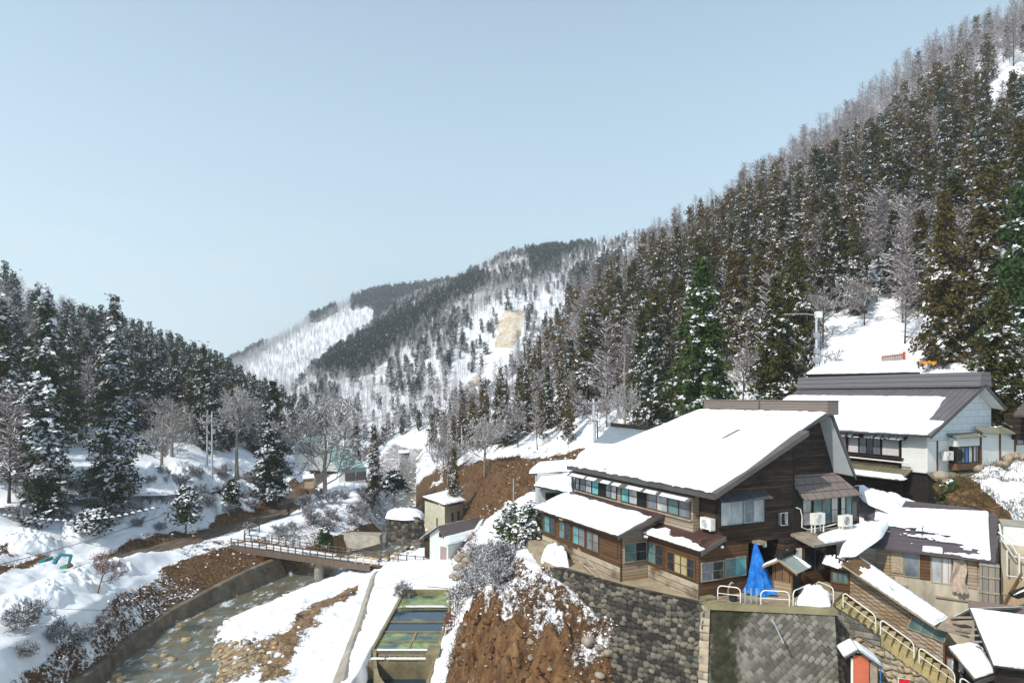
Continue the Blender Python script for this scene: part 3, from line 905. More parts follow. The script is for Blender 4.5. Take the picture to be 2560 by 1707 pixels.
def bare_soup(seed, H, R, snow=.8, limbs=7, tw=.05, lean=0., stem=.30):
    """spreading bare tree: limbs that fork three times, snow along their upper sides; the stem itself is the trunk"""
    rng = np.random.default_rng(seed)
    s = Soup()
    segs = []
    def grow(p, d, L, w, lvl):
        n = 3
        q = p
        for i in range(n):
            dd = unit(d + rng.normal(0, .16, 3) + np.array([0, 0, .05 * lvl]))
            e = q + dd * L / n
            segs.append((q, e, w * (1 - i / n * .4), w * (1 - (i + 1) / n * .4), lvl))
            if lvl < 3:
                for _ in range((2, 2, 3)[lvl]):
                    nd = unit(dd * .75 + rng.normal(0, .62, 3) + np.array([0, 0, .18]))
                    grow(e, nd, L * rng.uniform(.42, .68), w * .5, lvl + 1)
            q = e
            d = dd
    for i in range(limbs):
        a = i * 2.4 + rng.uniform(-.4, .4)
        z0 = H * (stem + (.9 - stem) * .62 * i / limbs)
        d = unit(np.array([math.cos(a), math.sin(a), rng.uniform(.45, 1.1)]))
        grow(np.array([0, 0, z0]), d, R * rng.uniform(.7, 1.05) * (1 - .35 * i / limbs), .20 * H / 14, 0)
    p0 = np.array([g[0] for g in segs]); p1 = np.array([g[1] for g in segs])
    w0 = np.maximum([g[2] for g in segs], tw * .8); w1 = np.maximum([g[3] for g in segs], tw * .7)
    lv = np.array([g[4] for g in segs])
    s.add(ribbons(p0, p1, w0, w1, rng), 0)
    big = lv < 2
    s.add(ribbons(p0[big], p1[big], w0[big], w1[big], rng), 0)
    s.add(ribbons(p0[big], p1[big], w0[big], w1[big], rng), 0)
    flat = np.abs(unit(p1 - p0)[:, 2]) < .88
    k = flat & (rng.uniform(0, 1, len(p0)) < snow)
    up = np.array([0, 0, 1.]) * (w0[k] * .5)[:, None]
    s.add(ribbons(p0[k] + up, p1[k] + up, w0[k] * 1.25, w1[k] * 1.25, rng, True), 1)
    k = k & (rng.uniform(0, 1, len(p0)) < .7)
    up = np.array([0, 0, 1.]) * (w0[k] * .6)[:, None]
    s.add(ribbons(p0[k] + up, p1[k] + up, w0[k] * .9, w1[k] * .9, rng), 1)
    return s

def make_tree(kind, name, crown, trunk, label, cat, group):
    t = thing(name, label, cat, (0, 0, 0), group)
    for nm, me in (("trunk", trunk), ("crown", crown)):
        o = bpy.data.objects.new(nm, me)
        o.parent = t
        COL.objects.link(o)
    return t
SN = M['tree_snow']
cedar_vars = []
for i in range(6):
    cr = soup_mesh("cedar_crown", cedar_soup(10 + i, 20, 4.7 + .3 * (i % 3), nb=210, leaf=.30, ncl=6, nleaf=8, snow=.72 + .20 * (i % 3), power=.95, bare=.05), [M['cedar'], SN])
    tr = trunk_mesh("cedar_trunk", 20, .30, i); tr.materials.append(M['bark'])
    cedar_vars.append((cr, tr))
green_vars = []
for i in range(4):
    cr = soup_mesh("cedar_crown", cedar_soup(40 + i, 20, 4.7 + .3 * (i % 2), nb=210, leaf=.30, ncl=6, nleaf=8, snow=1.0, snow_size=.40, power=.95, bare=.05), [M['cedar_green'], SN])
    tr = trunk_mesh("cedar_trunk", 20, .30, i + 9); tr.materials.append(M['bark'])
    green_vars.append((cr, tr))
larch_vars = []
for i in range(5):
    cr = soup_mesh("larch_crown", larch_soup(60 + i, 15, 3.4, snow=.55 + .1 * i), [M['twig'], SN])
    tr = trunk_mesh("larch_trunk", 15, .17, i + 20, .01, .05); tr.materials.append(M['twig_dark'])
    larch_vars.append((cr, tr))
bare_vars = []
for i in range(4):
    cr = soup_mesh("bare_crown", bare_soup(80 + i, 11, 4.2, snow=.8, tw=.05, limbs=6), [M['twig'], SN])
    tr = trunk_mesh("bare_trunk", 9, .16, i + 30, .015, .3); tr.materials.append(M['twig_dark'])
    bare_vars.append((cr, tr))
# small far versions, only for the merged woods
def far_cedar(seed): return cedar_soup(seed, 20, 3.6, nb=70, ncl=4, nleaf=4, leaf=.62, snow=.95, snow_size=.6).arrays()
def far_conifer(seed): return cedar_soup(seed, 14, 2.8, nb=26, ncl=3, nleaf=3, leaf=1.0, snow=.34, snow_size=.6).arrays()
def far_bare(seed, snow=.9): return larch_soup(seed, 11, 3.0, nb=16, ntw=3, tw=.10, snow=snow, bare=.25).arrays()
FAR = {'cedar': [far_cedar(200 + i) for i in range(4)], 'conifer': [far_conifer(220 + i) for i in range(4)], 'bare': [far_bare(240 + i) for i in range(6)]}
FAR['larch'] = [larch_soup(260 + i, 15, 3.6, nb=62, ntw=6, tw=.065, snow=.8).arrays() for i in range(5)]
for kf, i, (V, Q, m) in [('bare', i, a) for i, a in enumerate(FAR['bare'])] + [('larch', i, a) for i, a in enumerate(FAR['larch'])]:         # a stem for each
    rng = np.random.default_rng(i)
    v, q = ribbons(np.array([[0, 0, -1.5]] * 2), np.array([[0, 0, 11. if kf == 'bare' else 14.6]] * 2), .24, .05, rng)
    FAR[kf][i] = (np.concatenate([V, v]), np.concatenate([Q, q + len(V)]), np.concatenate([m, [2, 2]]))
def wood(name, items, mats):
    """items: (variant arrays, x, y, z, scale, rot); one merged mesh"""
    Vs, Qs, Ms, n = [], [], [], 0
    for (V, Q, m), x, y, z, sc, r, mo in items:
        c, s_ = math.cos(r) * sc, math.sin(r) * sc
        W = np.empty_like(V)
        W[:, 0] = V[:, 0] * c - V[:, 1] * s_ + x
        W[:, 1] = V[:, 0] * s_ + V[:, 1] * c + y
        W[:, 2] = V[:, 2] * sc + z
        Vs.append(W); Qs.append(Q + n); Ms.append(np.array(mo)[m]); n += len(V)
    me = np_mesh(name, np.concatenate(Vs), np.concatenate(Qs), np.concatenate(Ms))
    for m in mats: me.materials.append(m)
    o = bpy.data.objects.new(name, me)
    COL.objects.link(o)
    return tag(o, kind="stuff")
def hill_points(V, n, rng, s_lo=0., s_hi=1.):
    """random points over a ruled hill surface, even in plan area"""
    nt, ns = V.shape[0], V.shape[1] - 8
    a, b, c = V[:-1, :ns - 1], V[1:, :ns - 1], V[:-1, 1:ns]
    ar = np.linalg.norm(np.cross(b - a, c - a), axis=-1)
    sl = np.arange(ns - 1) / (ns - 1)
    ar = ar * ((sl >= s_lo) & (sl <= s_hi))[None, :]
    pr = (ar / ar.sum()).ravel()
    k = rng.choice(len(pr), n, p=pr)
    i, j = k // (ns - 1), k % (ns - 1)
    u, v = rng.uniform(0, 1, (2, n))[:, :, None]
    return (V[i, j] * (1 - u) + V[i + 1, j] * u) * (1 - v) + (V[i, j + 1] * (1 - u) + V[i + 1, j + 1] * u) * v, sl[j]
def thin(pts, dmin):
    """drop points nearer than dmin to an earlier one"""
    cell = {}
    keep = []
    for i, p in enumerate(pts):
        kx, ky = int(p[0] // dmin), int(p[1] // dmin)
        ok = True
        for a in (-1, 0, 1):
            for b in (-1, 0, 1):
                for q in cell.get((kx + a, ky + b), ()):
                    if (p[0] - q[0]) ** 2 + (p[1] - q[1]) ** 2 < dmin * dmin: ok = False
        if ok:
            cell.setdefault((kx, ky), []).append(p)
            keep.append(i)
    return keep

rng = np.random.default_rng(5)
cand = []       # (kind, hill, x, y, z, scale, on-screen size)
CLEAR_R = [[(980, 1030), (1062, 1040), (1090, 1200), (980, 1200)],
           [(1990, 970), (2060, 900), (2200, 855), (2400, 868), (2560, 935), (2700, 980), (2700, 1300), (1900, 1300)],
           [(2400, 330), (2440, 240), (2560, 160), (2700, 90), (2700, 250), (2560, 330)],
           [(1000, 1175), (1240, 1155), (1400, 1128), (1560, 1150), (1500, 1300), (1000, 1300)],
           [(1770, 985), (1860, 940), (1900, 1010), (1780, 1020)]]
pts, sl = hill_points(HR_V, 8000, rng, .02, 1.0)
for i in thin(pts, 3.75):
    x, y, z = pts[i]
    px, py = PX((x, y, z))
    if ground_z(x, y, -99.) > z + .4: continue
    if px < 980 or px > 2720 or py < -150 or any(in_poly(px, py, c) for c in CLEAR_R): continue
    n = fbm(x * .035 + 3, y * .035, 51, 3)
    u = rng.uniform()
    hi = sl[i]
    p_larch = .06 + np.clip((n - .56) * 3.0, 0, .5) + np.clip((hi - (.68 if px < 1950 else .50)) * 3.2, 0, .9) * (1 if px > 1500 else .6)
    kind = 'larch' if u < p_larch * .75 else 'bare' if u < p_larch else 'cedar'
    h = {'larch': rng.uniform(10, 16) * (.8 if px < 1420 else 1), 'bare': rng.uniform(7, 11), 'cedar': rng.uniform(13, 21) * (1 - .28 * hi) * (.74 if px < 1420 else 1)}[kind]
    cand.append((kind, 'R', x, y, z, h, h / y))
pts, sl = hill_points(HL_V, 7000, rng, .0, 1.0)
for i in thin(pts, 4.0):
    x, y, z = pts[i]
    px, py = PX((x, y, z))
    if px < -160 or px > 900 or py > 1290 or ground_z(x, y, -99.) > z + .4: continue
    if x > -78 and 84 < y < 136 and px > 150: continue
    if in_poly(px, py, [(380, 1090), (480, 1130), (700, 1150), (700, 1330), (350, 1330)]): continue
    n = fbm(x * .04 + 9, y * .04, 52, 3)
    u = rng.uniform()
    p_larch = .20 + np.clip((n - .46) * 3.5, 0, .7) + np.clip((sl[i] - .7) * 1.6, 0, .45)
    kind = 'larch' if u < p_larch * .6 else 'bare' if u < p_larch else 'cedar'
    h = {'larch': rng.uniform(10, 15), 'bare': rng.uniform(6, 10), 'cedar': rng.uniform(10, 19)}[kind]
    cand.append((kind, 'L', x, y, z, h, h / y))
TREE_INFO = {
    ('cedar', 'R'): ("cedar_tree", "brownish green cedar lightly dusted with snow in the dense wood on the right hillside", "tree", "cedars on the right hillside"),
    ('cedar', 'L'): ("cedar_tree", "dark cedar with snow on its boughs in the wood on the left hillside", "tree", "cedars on the left hillside"),
    ('larch', 'R'): ("larch_tree", "bare upright larch with snow lines on its branches on the right hillside", "tree", "larches on the right hillside"),
    ('larch', 'L'): ("larch_tree", "bare upright larch with snow lines on its branches on the left hillside", "tree", "larches on the left hillside"),
    ('bare', 'R'): ("bare_tree", "bare spreading tree with snow on every twig among the cedars of the right hillside", "tree", "bare trees on the right hillside"),
    ('bare', 'L'): ("bare_tree", "bare spreading tree with snow on every twig among the cedars of the left hillside", "tree", "bare trees on the left hillside"),
}
VARS = {'cedar': cedar_vars, 'larch': larch_vars, 'bare': bare_vars}
HT = {'cedar': 20., 'larch': 15., 'bare': 11.}
protos = {}
def put_tree(kind, side, x, y, z, h, rot, widen=1.0, var=None, info=None):
    vs = green_vars if (kind == 'cedar' and side == 'L') else VARS[kind]
    cr, tr = vs[var if var is not None else random.randrange(len(vs))]
    name, lab, cat, grp = info or TREE_INFO[(kind, side)]
    t = make_tree(kind, name, cr, tr, lab, cat, grp)
    s = h / HT[kind]
    t.location = (x, y, z)
    t.scale = (s * widen, s * widen, s)
    t.rotation_euler = (random.gauss(0, .022), random.gauss(0, .022), rot)
    return t
random.seed(11)
cand.sort(key=lambda c: -c[6])
LIMIT = {'cedar': 270, 'larch': 200, 'bare': 110}
cnt = {'cedar': 0, 'larch': 0, 'bare': 0}
rest = []
for kind, side, x, y, z, h, sz in cand:
    if cnt[kind] < LIMIT[kind]:
        cnt[kind] += 1
        put_tree(kind, side, x, y, z, h, random.uniform(0, 6.28), random.uniform(.82, 1.36))
    else:
        rest.append((kind, x, y, z, h, side))
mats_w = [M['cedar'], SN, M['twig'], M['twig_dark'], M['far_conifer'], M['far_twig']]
items = []
for kind, x, y, z, h, side in rest:
    if kind == 'cedar': items.append((random.choice(FAR['cedar']), x, y, z, h / 20., random.uniform(0, 6.28), [0 if side == 'R' else 4, 1]))
    else: items.append((random.choice(FAR['larch']), x, y, z, h / 15., random.uniform(0, 6.28), [2, 1, 3]))
if items: wood("hillside_woods", items, mats_w)

# far hillside woods: strips of dark conifers between pale bare slopes
BELT = [[(775, 930), (905, 945), (960, 890), (1045, 820), (1075, 800), (1120, 765), (1220, 705), (1200, 690), (1060, 768), (950, 825), (850, 880), (760, 925)],
        [(1320, 628), (1400, 602), (1489, 583), (1500, 592), (1440, 630), (1380, 662), (1345, 690), (1335, 668)],
        [(1443, 690), (1554, 640), (1545, 700), (1470, 770), (1430, 760)]]
OPEN = [[(1190, 790), (1440, 700), (1440, 860), (1300, 960), (1180, 990), (1120, 930)], [(1480, 600), (1610, 560), (1600, 640), (1460, 680)]]
pts, sl = hill_points(H1_V, 19000, rng, .0, 1.0)
items = []
for (x, y, z), s_ in zip(pts, sl):
    px, py = PX((x, y, z))
    if px < 600 or px > 1700: continue
    if in_poly(px, py, SLIDE) or in_poly(px, py, SLIDE2) or in_poly(px, py, [(975, 1095), (1110, 1085), (1130, 1160), (960, 1160)]): continue
    jx, jy = px + rng.normal(0, 9), py + rng.normal(0, 9)
    belt = any(in_poly(jx, jy, b) for b in BELT)
    op = any(in_poly(jx, jy, b) for b in OPEN)
    if belt:
        if rng.uniform() < .85: items.append((random.choice(FAR['conifer']), x, y, z, rng.uniform(.45, .8), random.uniform(0, 6.28), [4, 1]))
    else:
        if op and rng.uniform() < .55: continue
        if rng.uniform() < (.05 if fbm(x * .02, y * .02, 8, 2) < .52 else .22): items.append((random.choice(FAR['conifer']), x, y, z, rng.uniform(.4, .65), random.uniform(0, 6.28), [4, 1]))
        else:
            if rng.uniform() < .42: continue
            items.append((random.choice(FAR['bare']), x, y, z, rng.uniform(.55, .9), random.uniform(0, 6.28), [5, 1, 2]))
wood("valley_woods", items, mats_w)
H2_WHITE = [(600, 935), (720, 850), (830, 790), (925, 755), (945, 800), (930, 850), (860, 900), (760, 960), (600, 975)]
items = []
pts, sl = hill_points(H2_V, 9000, rng, .0, 1.0)
for (x, y, z), s_ in zip(pts, sl):
    px, py = PX((x, y, z))
    if px < 540 or px > 1250: continue
    w = in_poly(px + rng.normal(0, 6), py + rng.normal(0, 6), H2_WHITE)
    if w:
        if rng.uniform() < .8: items.append((random.choice(FAR['bare']), x, y, z, rng.uniform(.5, .85), random.uniform(0, 6.28), [2, 1, 3]))
        continue
    dark = px > 880 or (px < 840 and s_ > .93 and fbm(x * .02, y * .02, 7, 2) > .45)
    if dark: items.append((random.choice(FAR['conifer']), x, y, z, rng.uniform(.9, 1.4), random.uniform(0, 6.28), [4, 1]))
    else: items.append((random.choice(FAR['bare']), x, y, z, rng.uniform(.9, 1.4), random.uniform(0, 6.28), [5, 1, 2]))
pts, sl = hill_points(H3_V, 4500, rng, .2, 1.0)
for (x, y, z), s_ in zip(pts, sl):
    px, py = PX((x, y, z))
    if px < 960 or px > 1360: continue
    items.append((random.choice(FAR['conifer']), x, y, z, rng.uniform(1.1, 1.6), random.uniform(0, 6.28), [4, 1]))
wood("far_woods", items, mats_w)
print("trees", len(cand), cnt, len(rest))
# ---------------------------------------------------------------- building helpers
def snow_sheet(name, quad, thick, parent, ns=40, nt=24, rag=.03, cover=None, seed=0, lift=.004, droop=.0, mat=None):
    """snow on a roof: quad corners (s0t0, s1t0, s1t1, s0t1); cover(s,t) -> keep; ragged rim, rounded edge"""
    q = [np.array(p, float) for p in quad]
    S, T = np.meshgrid(np.linspace(0, 1, ns + 1), np.linspace(0, 1, nt + 1), indexing='ij')
    nrm = np.cross(q[1] - q[0], q[3] - q[0])
    nrm /= np.linalg.norm(nrm)
    if nrm[2] < 0: nrm = -nrm
    js = (fbm(S * 19 + seed, T * 3 + seed, 3 + seed, 3) - .5) * rag * 2
    jt = (fbm(S * 31 + seed, T * 3 + 9, 5 + seed, 3) - .5) * rag * 2
    eT = np.clip(1 - np.minimum(T, 1 - T) * 8, 0, 1)
    eS = np.clip(1 - np.minimum(S, 1 - S) * 8, 0, 1)
    s, t = S + js * eS, T + jt * eT
    base = ((1 - s) * (1 - t))[..., None] * q[0] + (s * (1 - t))[..., None] * q[1] + (s * t)[..., None] * q[2] + ((1 - s) * t)[..., None] * q[3]
    ls, lt = np.linalg.norm(q[1] - q[0]), np.linalg.norm(q[3] - q[0])
    keep = np.ones((ns, nt), bool)
    if cover is not None:
        cs, ct = (np.arange(ns) + .5) / ns, (np.arange(nt) + .5) / nt
        CS, CT = np.meshgrid(cs, ct, indexing='ij')
        keep = cover(CS, CT, CS * ls, CT * lt)
    # distance (in cells) to an open edge
    dist = np.zeros((ns + 1, nt + 1))
    vk = np.zeros((ns + 1, nt + 1), int)
    for a in (0, 1):
        for b in (0, 1):
            vk[a:a + ns, b:b + nt] += keep
    inner = (vk == 4).astype(float)
    d2 = inner.copy()
    for _ in range(2):
        e = np.pad(d2, 1)
        d2 = (e[:-2, 1:-1] + e[2:, 1:-1] + e[1:-1, :-2] + e[1:-1, 2:] + d2) / 5 * (inner)
    hgt = thick * (.30 + .7 * np.clip(d2 * 1.1, 0, 1)) * (1 + .5 * (fbm(s * ls * .8, t * lt * .8, 11 + seed, 3) - .5))
    top = base + nrm * (hgt + lift)[..., None]
    top[..., 2] -= droop * np.clip(T - .9, 0, 1) * 10
    bot = base + nrm * lift
    V, Fc, ix = [], [], -np.ones((ns + 1, nt + 1, 2), int)
    def vid(i, j, k):
        if ix[i, j, k] < 0:
            ix[i, j, k] = len(V)
            V.append((top if k == 0 else bot)[i, j])
        return ix[i, j, k]
    for i in range(ns):
        for j in range(nt):
            if not keep[i, j]: continue
            Fc.append((vid(i, j, 0), vid(i + 1, j, 0), vid(i + 1, j + 1, 0), vid(i, j + 1, 0)))
            for (di, dj, a, b) in ((-1, 0, (i, j), (i, j + 1)), (1, 0, (i + 1, j), (i + 1, j + 1)), (0, -1, (i, j), (i + 1, j)), (0, 1, (i, j + 1), (i + 1, j + 1))):
                ii, jj = i + di, j + dj
                if not (0 <= ii < ns and 0 <= jj < nt) or not keep[ii, jj]:
                    Fc.append((vid(*a, 0), vid(*b, 0), vid(*b, 1), vid(*a, 1)))
    return mesh_object(name, V, Fc, mat or M['snow'], None, parent, smooth=True)
def patchy(thr, fs=1.0, ft=1.0, seed=0, grad=None):
    def f(s, t, x, y):
        n = fbm(x * fs + seed * 3.3, y * ft + seed, seed, 4)
        return n > thr + (grad(s, t) if grad else 0)
    return f
def window(fr, s0, s1, z0, z1, d, parent, cols=2, rows=2, panes=None, fm='wood_frame', fw=.05, name="window", depth=.06):
    """framed window proud of a wall: fr local frame (s along, d inwards); one pane child per sash"""
    fmb = MB()
    fmb.box((s0 - fw, d - depth, z0 - fw), (s0, d, z1 + fw), fr).box((s1, d - depth, z0 - fw), (s1 + fw, d, z1 + fw), fr)
    fmb.box((s0, d - depth, z0 - fw), (s1, d, z0), fr).box((s0, d - depth, z1), (s1, d, z1 + fw), fr)
    w = (s1 - s0) / cols
    for i in range(1, cols):
        fmb.box((s0 + i * w - fw * .5, d - depth * .85, z0), (s0 + i * w + fw * .5, d - .003, z1), fr)
    if rows > 1:
        h = (z1 - z0) / rows
        for j in range(1, rows):
            for i in range(cols):
                fmb.box((s0 + i * w + (fw * .5 if i else 0), d - depth * .7, z0 + j * h - fw * .25), (s0 + (i + 1) * w - (fw * .5 if i < cols - 1 else 0), d - .006, z0 + j * h + fw * .25), fr)
    wo = fmb.build(name, M[fm], parent)
    for i in range(cols):
        pm = panes[i % len(panes)] if panes else 'glass'
        p = MB().box((s0 + i * w + .004, d - depth * .5, z0 + .004), (s0 + (i + 1) * w - .004, d - .012, z1 - .004), fr).build("pane", M[pm], wo)
    return wo
def wall_poly(pts, inward, t=.12):
    """vertical wall from a polygon of points, thickened inward"""
    return MB().slab(pts, t, vec=Vector(inward) * t)

# ---------------------------------------------------------------- the terrace the houses stand on
TERR = [(2.0, 38.9), (2.75, 37.9), (5.7, 34.35), (9.4, 31.3), (14.9, 30.5), (15.75, 31.95), (16.9, 33.3), (17.5, 34.6), (24, 34.2), (30, 36), (34, 48), (10, 49), (1, 46)]
mt_ground = m_plain("terrace_paving", (.30, .245, .165), .9, .35, .8, .4)
tp = MB().slab([(x, y, -9.95) for x, y in TERR], 9., vec=(0, 0, -9)).build("terrace_ground", mt_ground)
tag(tp, kind="structure")
lg = MB().slab([(15.2, 30.2, -14.2), (16.2, 31.4, -14.2), (24, 33.9, -14.2), (34, 34, -14.2), (34, 14, -14.2), (12.5, 14, -14.2)], 6, vec=(0, 0, -6)).build("lower_yard", mt_ground)
tag(lg, kind="structure")

# ---------------------------------------------------------------- the big timber inn
U2, V2 = Vector((-.4146, .91, 0)), Vector((.91, .4146, 0))
HC = Vector((9.137, 32.0, 0))
G = Frame(HC, V2, U2)              # gable frame: s = a (right-far), d = b (left-far)
Lw = Frame(HC, U2, V2)             # long wall frame: s = b, d = a
mroof = m_seam("brown_metal_roof", (.070, .036, .032), .30, -.4146, .91, .35, .3)
mbarge = m_plain("grey_brown_barge", (.10, .085, .08), .6, .2, 2, .1)
mridge = m_boards("grey_brown_ridge_boards", (.13, .105, .09), (.21, .175, .155), .16)
mslate = m_stones("brown_slate", .1, [(.2, .17, .15)], (.1, .1, .1)) if False else None
inn = thing("timber_inn", "large dark timber inn of two storeys under one huge snow covered roof", "house", (HC.x + 4, HC.y + 4, -9.95))
Zb = -9.94
# lower walls
mb = MB().box((0, 0, Zb), (.12, 4.16, -7.2), G).box((0.12, 4.1, Zb), (3, 4.16, -7.2), G)
mb.box((.121, 0, Zb), (3.19, .12, -7.0), G)
mb.build("wall", [M['wood_warm']], inn)
mb = MB().box((-1.75, 4.17, Zb), (-1.63, 13.3, -7.25), G).box((-1.63, 13.18, Zb), (1.6, 13.3, -7.0), G)
mb.build("wall", [M['wood_warm']], inn)
MB().box((-1.629, 4.17, Zb), (1.1, 4.29, -6.95), G).build("wall", M['wood_grey'], inn)["label"] = "weathered grey side wall of the inn"
# upper storey
MB().box((1.154, 0.001, -7.2), (1.28, 1.33, -4.6), G).build("wall", M['wood_dark'], inn)
MB().box((.76, 1.331, -7.12), (.88, 13.3, -4.7), G).box((.881, 1.331, -7.12), (1.153, 1.42, -4.8), G).build("wall", M['wood_grey'], inn)
def gz(a): return -4.62 + (a - .335) * (4.05 / 8.66)        # under side of the front roof slope
pts = [G(1.154, 0, -7.45), G(6.365, 0, -7.45), G(6.365, 0, gz(6.365)), G(1.154, 0, gz(1.154))]
wall_poly(pts, U2).build("gable_wall", M['wood_dark'], inn)
pts = [G(6.366, .7, -7.3), G(10.3, .7, -7.3), G(10.3, .7, -4.3), G(9.9, .7, -3.0), G(8.95, .7, -.75), G(6.366, .7, gz(6.366) - .05)]
wall_poly(pts, U2).build("gable_wall", M['wood_dark'], inn)
MB().box((6.30, .02, -7.45), (6.42, .75, gz(6.3) - .1), G).box((6.31, -.02, -7.45), (6.40, .02, gz(6.3) - .15), G).build("corner_board", M['wood_black'], inn)
# back of the house
MB().box((1.2, 13.0, Zb), (10.3, 13.2, -4.8), G).box((10.2, .85, Zb), (10.32, 13.0, -4.4), G).box((1.2, .5, -7.2), (10.2, 12.9, -7.0), G).build("wall", M['wood_dark'], inn)
# roof
E0, E1 = G(.335, -.8, -4.68), G(.335, 13.8, -4.72)
K0 = G(6.5, -.8, -4.68 + 6.165 * .467)
R0, R1 = G(9.0, -.1, -.72), G(8.75, 9.5, -.72)
K1 = G(6.5, -.1, -4.68 + 6.165 * .467)
B0, B1 = G(10.95, -.1, -4.42), G(10.8, 12.5, -4.42)
fr_pts = [E0, K0, K1, R0, R1, E1]
mb = MB().slab(fr_pts, .20)
mb.slab([R0, B0, B1, R1], .14)
mb.slab([R1, B1, E1], .14)
mb.build("roof", [mbarge], inn)
# white soffit of the steep back slope, its shade put into a grey colour
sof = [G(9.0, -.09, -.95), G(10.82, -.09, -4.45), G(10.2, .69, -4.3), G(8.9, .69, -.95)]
MB().slab(sof, .02, vec=(0, 0, .02)).build("soffit", M['plaster_shaded'], inn)
rc = MB()
for k_, (w, z0, z1) in enumerate(((.42, -1.02, -.28),)):
    rc.box((9.0 - w, -.25, z0), (9.0 + w, 9.55, z1), G)
rc.slab([G(8.55, -.27, -.28), G(9.45, -.27, -.28), G(9.45, 9.6, -.28), G(8.55, 9.6, -.28)], .05, vec=(0, 0, .05))
rc.build("ridge_cap", [mridge], inn)
MB().tube([G(8.3, 4.6, -.95), G(8.52, 4.6, -.75), G(8.56, 4.6, -.15), G(8.54, 4.6, .1)], .025).build("ridge_strap", M['metal_dark'], inn)
def gable_cover(s, t, x, y):
    # bare gaps: long slits down the seams
    k = np.ones_like(s, bool)
    for sx, t0, t1, w, sl in ((.70, .40, .99, .012, .0), (.36, .28, .42, .017, .0), (.40, .60, .63, .010, 0), (.34, .02, .10, .012, 0), (.72, .05, .12, .012, 0)):
        c = sx + (t - .5) * sl + (fbm(t * 20, t * 0 + sx * 50, 5, 2) - .5) * .006
        op = fbm(t * 7 + sx * 9, t * 0, 3, 2)
        k &= ~((np.abs(s - c) < w) & (t > t0) & (t < t1) & (op > .25))
    return k
snow_sheet("roof_snow", [R0 + Vector((0, 0, .01)) - V2 * .42 + Vector((0, 0, -.2)), R1 - V2 * .40 + Vector((0, 0, -.2)), E1 + V2 * .04, E0 + V2 * .04 + U2 * .12], .15, inn, 320, 60, .016, gable_cover, 1)
# barge boards on the gable
mb = MB()
mb.slab([E0, K0, K0 - Vector((0, 0, .26)), E0 - Vector((0, 0, .26))], .05, vec=-U2 * .05)
mb.slab([K1, R0, R0 - Vector((0, 0, .26)), K1 - Vector((0, 0, .26))], .05, vec=-U2 * .05)
mb.slab([R0, B0, B0 - Vector((0, 0, .26)), R0 - Vector((0, 0, .26))], .05, vec=-U2 * .05)
mb.build("barge_board", [mbarge], inn)
MB().box((-.78, .30, -4.98), (13.7, .36, -4.74), Lw).build("fascia", M['metal_dark'], inn)
# awning over the upper window row and its strip of snow
aw = [Lw(1.0, .72, -5.02), Lw(13.5, .72, -5.02), Lw(13.5, .18, -5.34), Lw(1.0, .18, -5.34)]
MB().slab(aw, .05).build("awning", m_seam("grey_awning", (.12, .11, .10), .35, -.4146, .91), inn)
for i, (s0, s1) in enumerate(((.02, .19), (.22, .30), (.33, .44), (.50, .56), (.59, .66), (.72, .80), (.83, .97))):
    ae, be = aw[0].lerp(aw[3], .6), aw[1].lerp(aw[2], .6)
    snow_sheet("awning_snow", [ae.lerp(be, s0), ae.lerp(be, s1), aw[3].lerp(aw[2], s1), aw[3].lerp(aw[2], s0)], .09, inn, 16, 5, .06, None, 5 + i)
# upper windows (sashes: brown / pale / teal panes), near-black panels painted for the shade in gaps between
up = [(12.75, 13.2, ['glass_mid']), (11.2, 12.6, ['glass_pale', 'glass_mid']), (10.35, 11.1, ['teal_curtain']), (8.3, 9.45, ['glass_pale', 'glass_mid']), (7.0, 7.75, ['teal_curtain']), (6.15, 6.95, ['glass_pale']), (3.4, 5.2, ['glass_pale', 'glass_mid']), (2.45, 3.3, ['teal_dull']), (1.55, 2.4, ['glass_mid'])]
for s0, s1, pn in up:
    window(Lw, s0, s1, -6.28, -5.42, .757, inn, len(pn), 2, pn, 'wood_frame' if s0 < 6 else 'wood_black', .05)
for s0, s1 in ((9.55, 10.25), (5.32, 6.05)):
    MB().box((s0, .70, -6.9), (s1, .755, -5.4), Lw).build("shade_panel", M['painted_shade'], inn)
MB().box((1.34, .62, -6.42), (13.3, .758, -6.35), Lw).build("sill_board", M['wood_grey_t'], inn)
# lower pent roofs
pr = [Lw(3.65, .74, -6.36), Lw(13.6, .74, -6.46), Lw(13.6, -2.27, -7.42), Lw(3.65, -2.27, -7.35)]
MB().slab(pr, .09).build("pent_roof", mroof, inn)
snow_sheet("pent_roof_snow", [pr[0] * .78 + pr[3] * .22 + U2 * .3, pr[1] * .86 + pr[2] * .14, pr[2], pr[3] + U2 * .05], .16, inn, 110, 44, .02,
           lambda s, t, x, y: (fbm(x * .9, y * .9, 21, 4) + np.clip(t * 3.2, 0, .5) + .22 * s > .66) & ~((np.abs(s - .66 - (t - .5) * .02) < .005) & (t < .72)) & ~((np.abs(t - .52 - s * .1) < .02) & (s > .25) & (s < .5) & (fbm(x * 2, y, 4, 2) > .48)), 7)
MB().slab([pr[3], pr[0], pr[0] - Vector((0, 0, .2)), pr[3] - Vector((0, 0, .2))], .05, vec=-U2 * .05).build("barge_board", mbarge, inn)
p2 = [Lw(-.62, 1.13, -6.83), Lw(4.2, 1.13, -6.83), Lw(4.2, -.38, -7.44), Lw(-.62, -.38, -7.44)]
MB().slab(p2, .09).build("pent_roof", mroof, inn)
snow_sheet("pent_roof_snow", [p2[0] * .55 + p2[3] * .45 + U2 * .3, p2[1] * .55 + p2[2] * .45 - U2 * .25, p2[2] - U2 * .25, p2[3] + U2 * .05], .15, inn, 60, 20, .035, patchy(.33, 1.0, 1.0, 9, lambda s, t: (1 - t) * .28), 9)
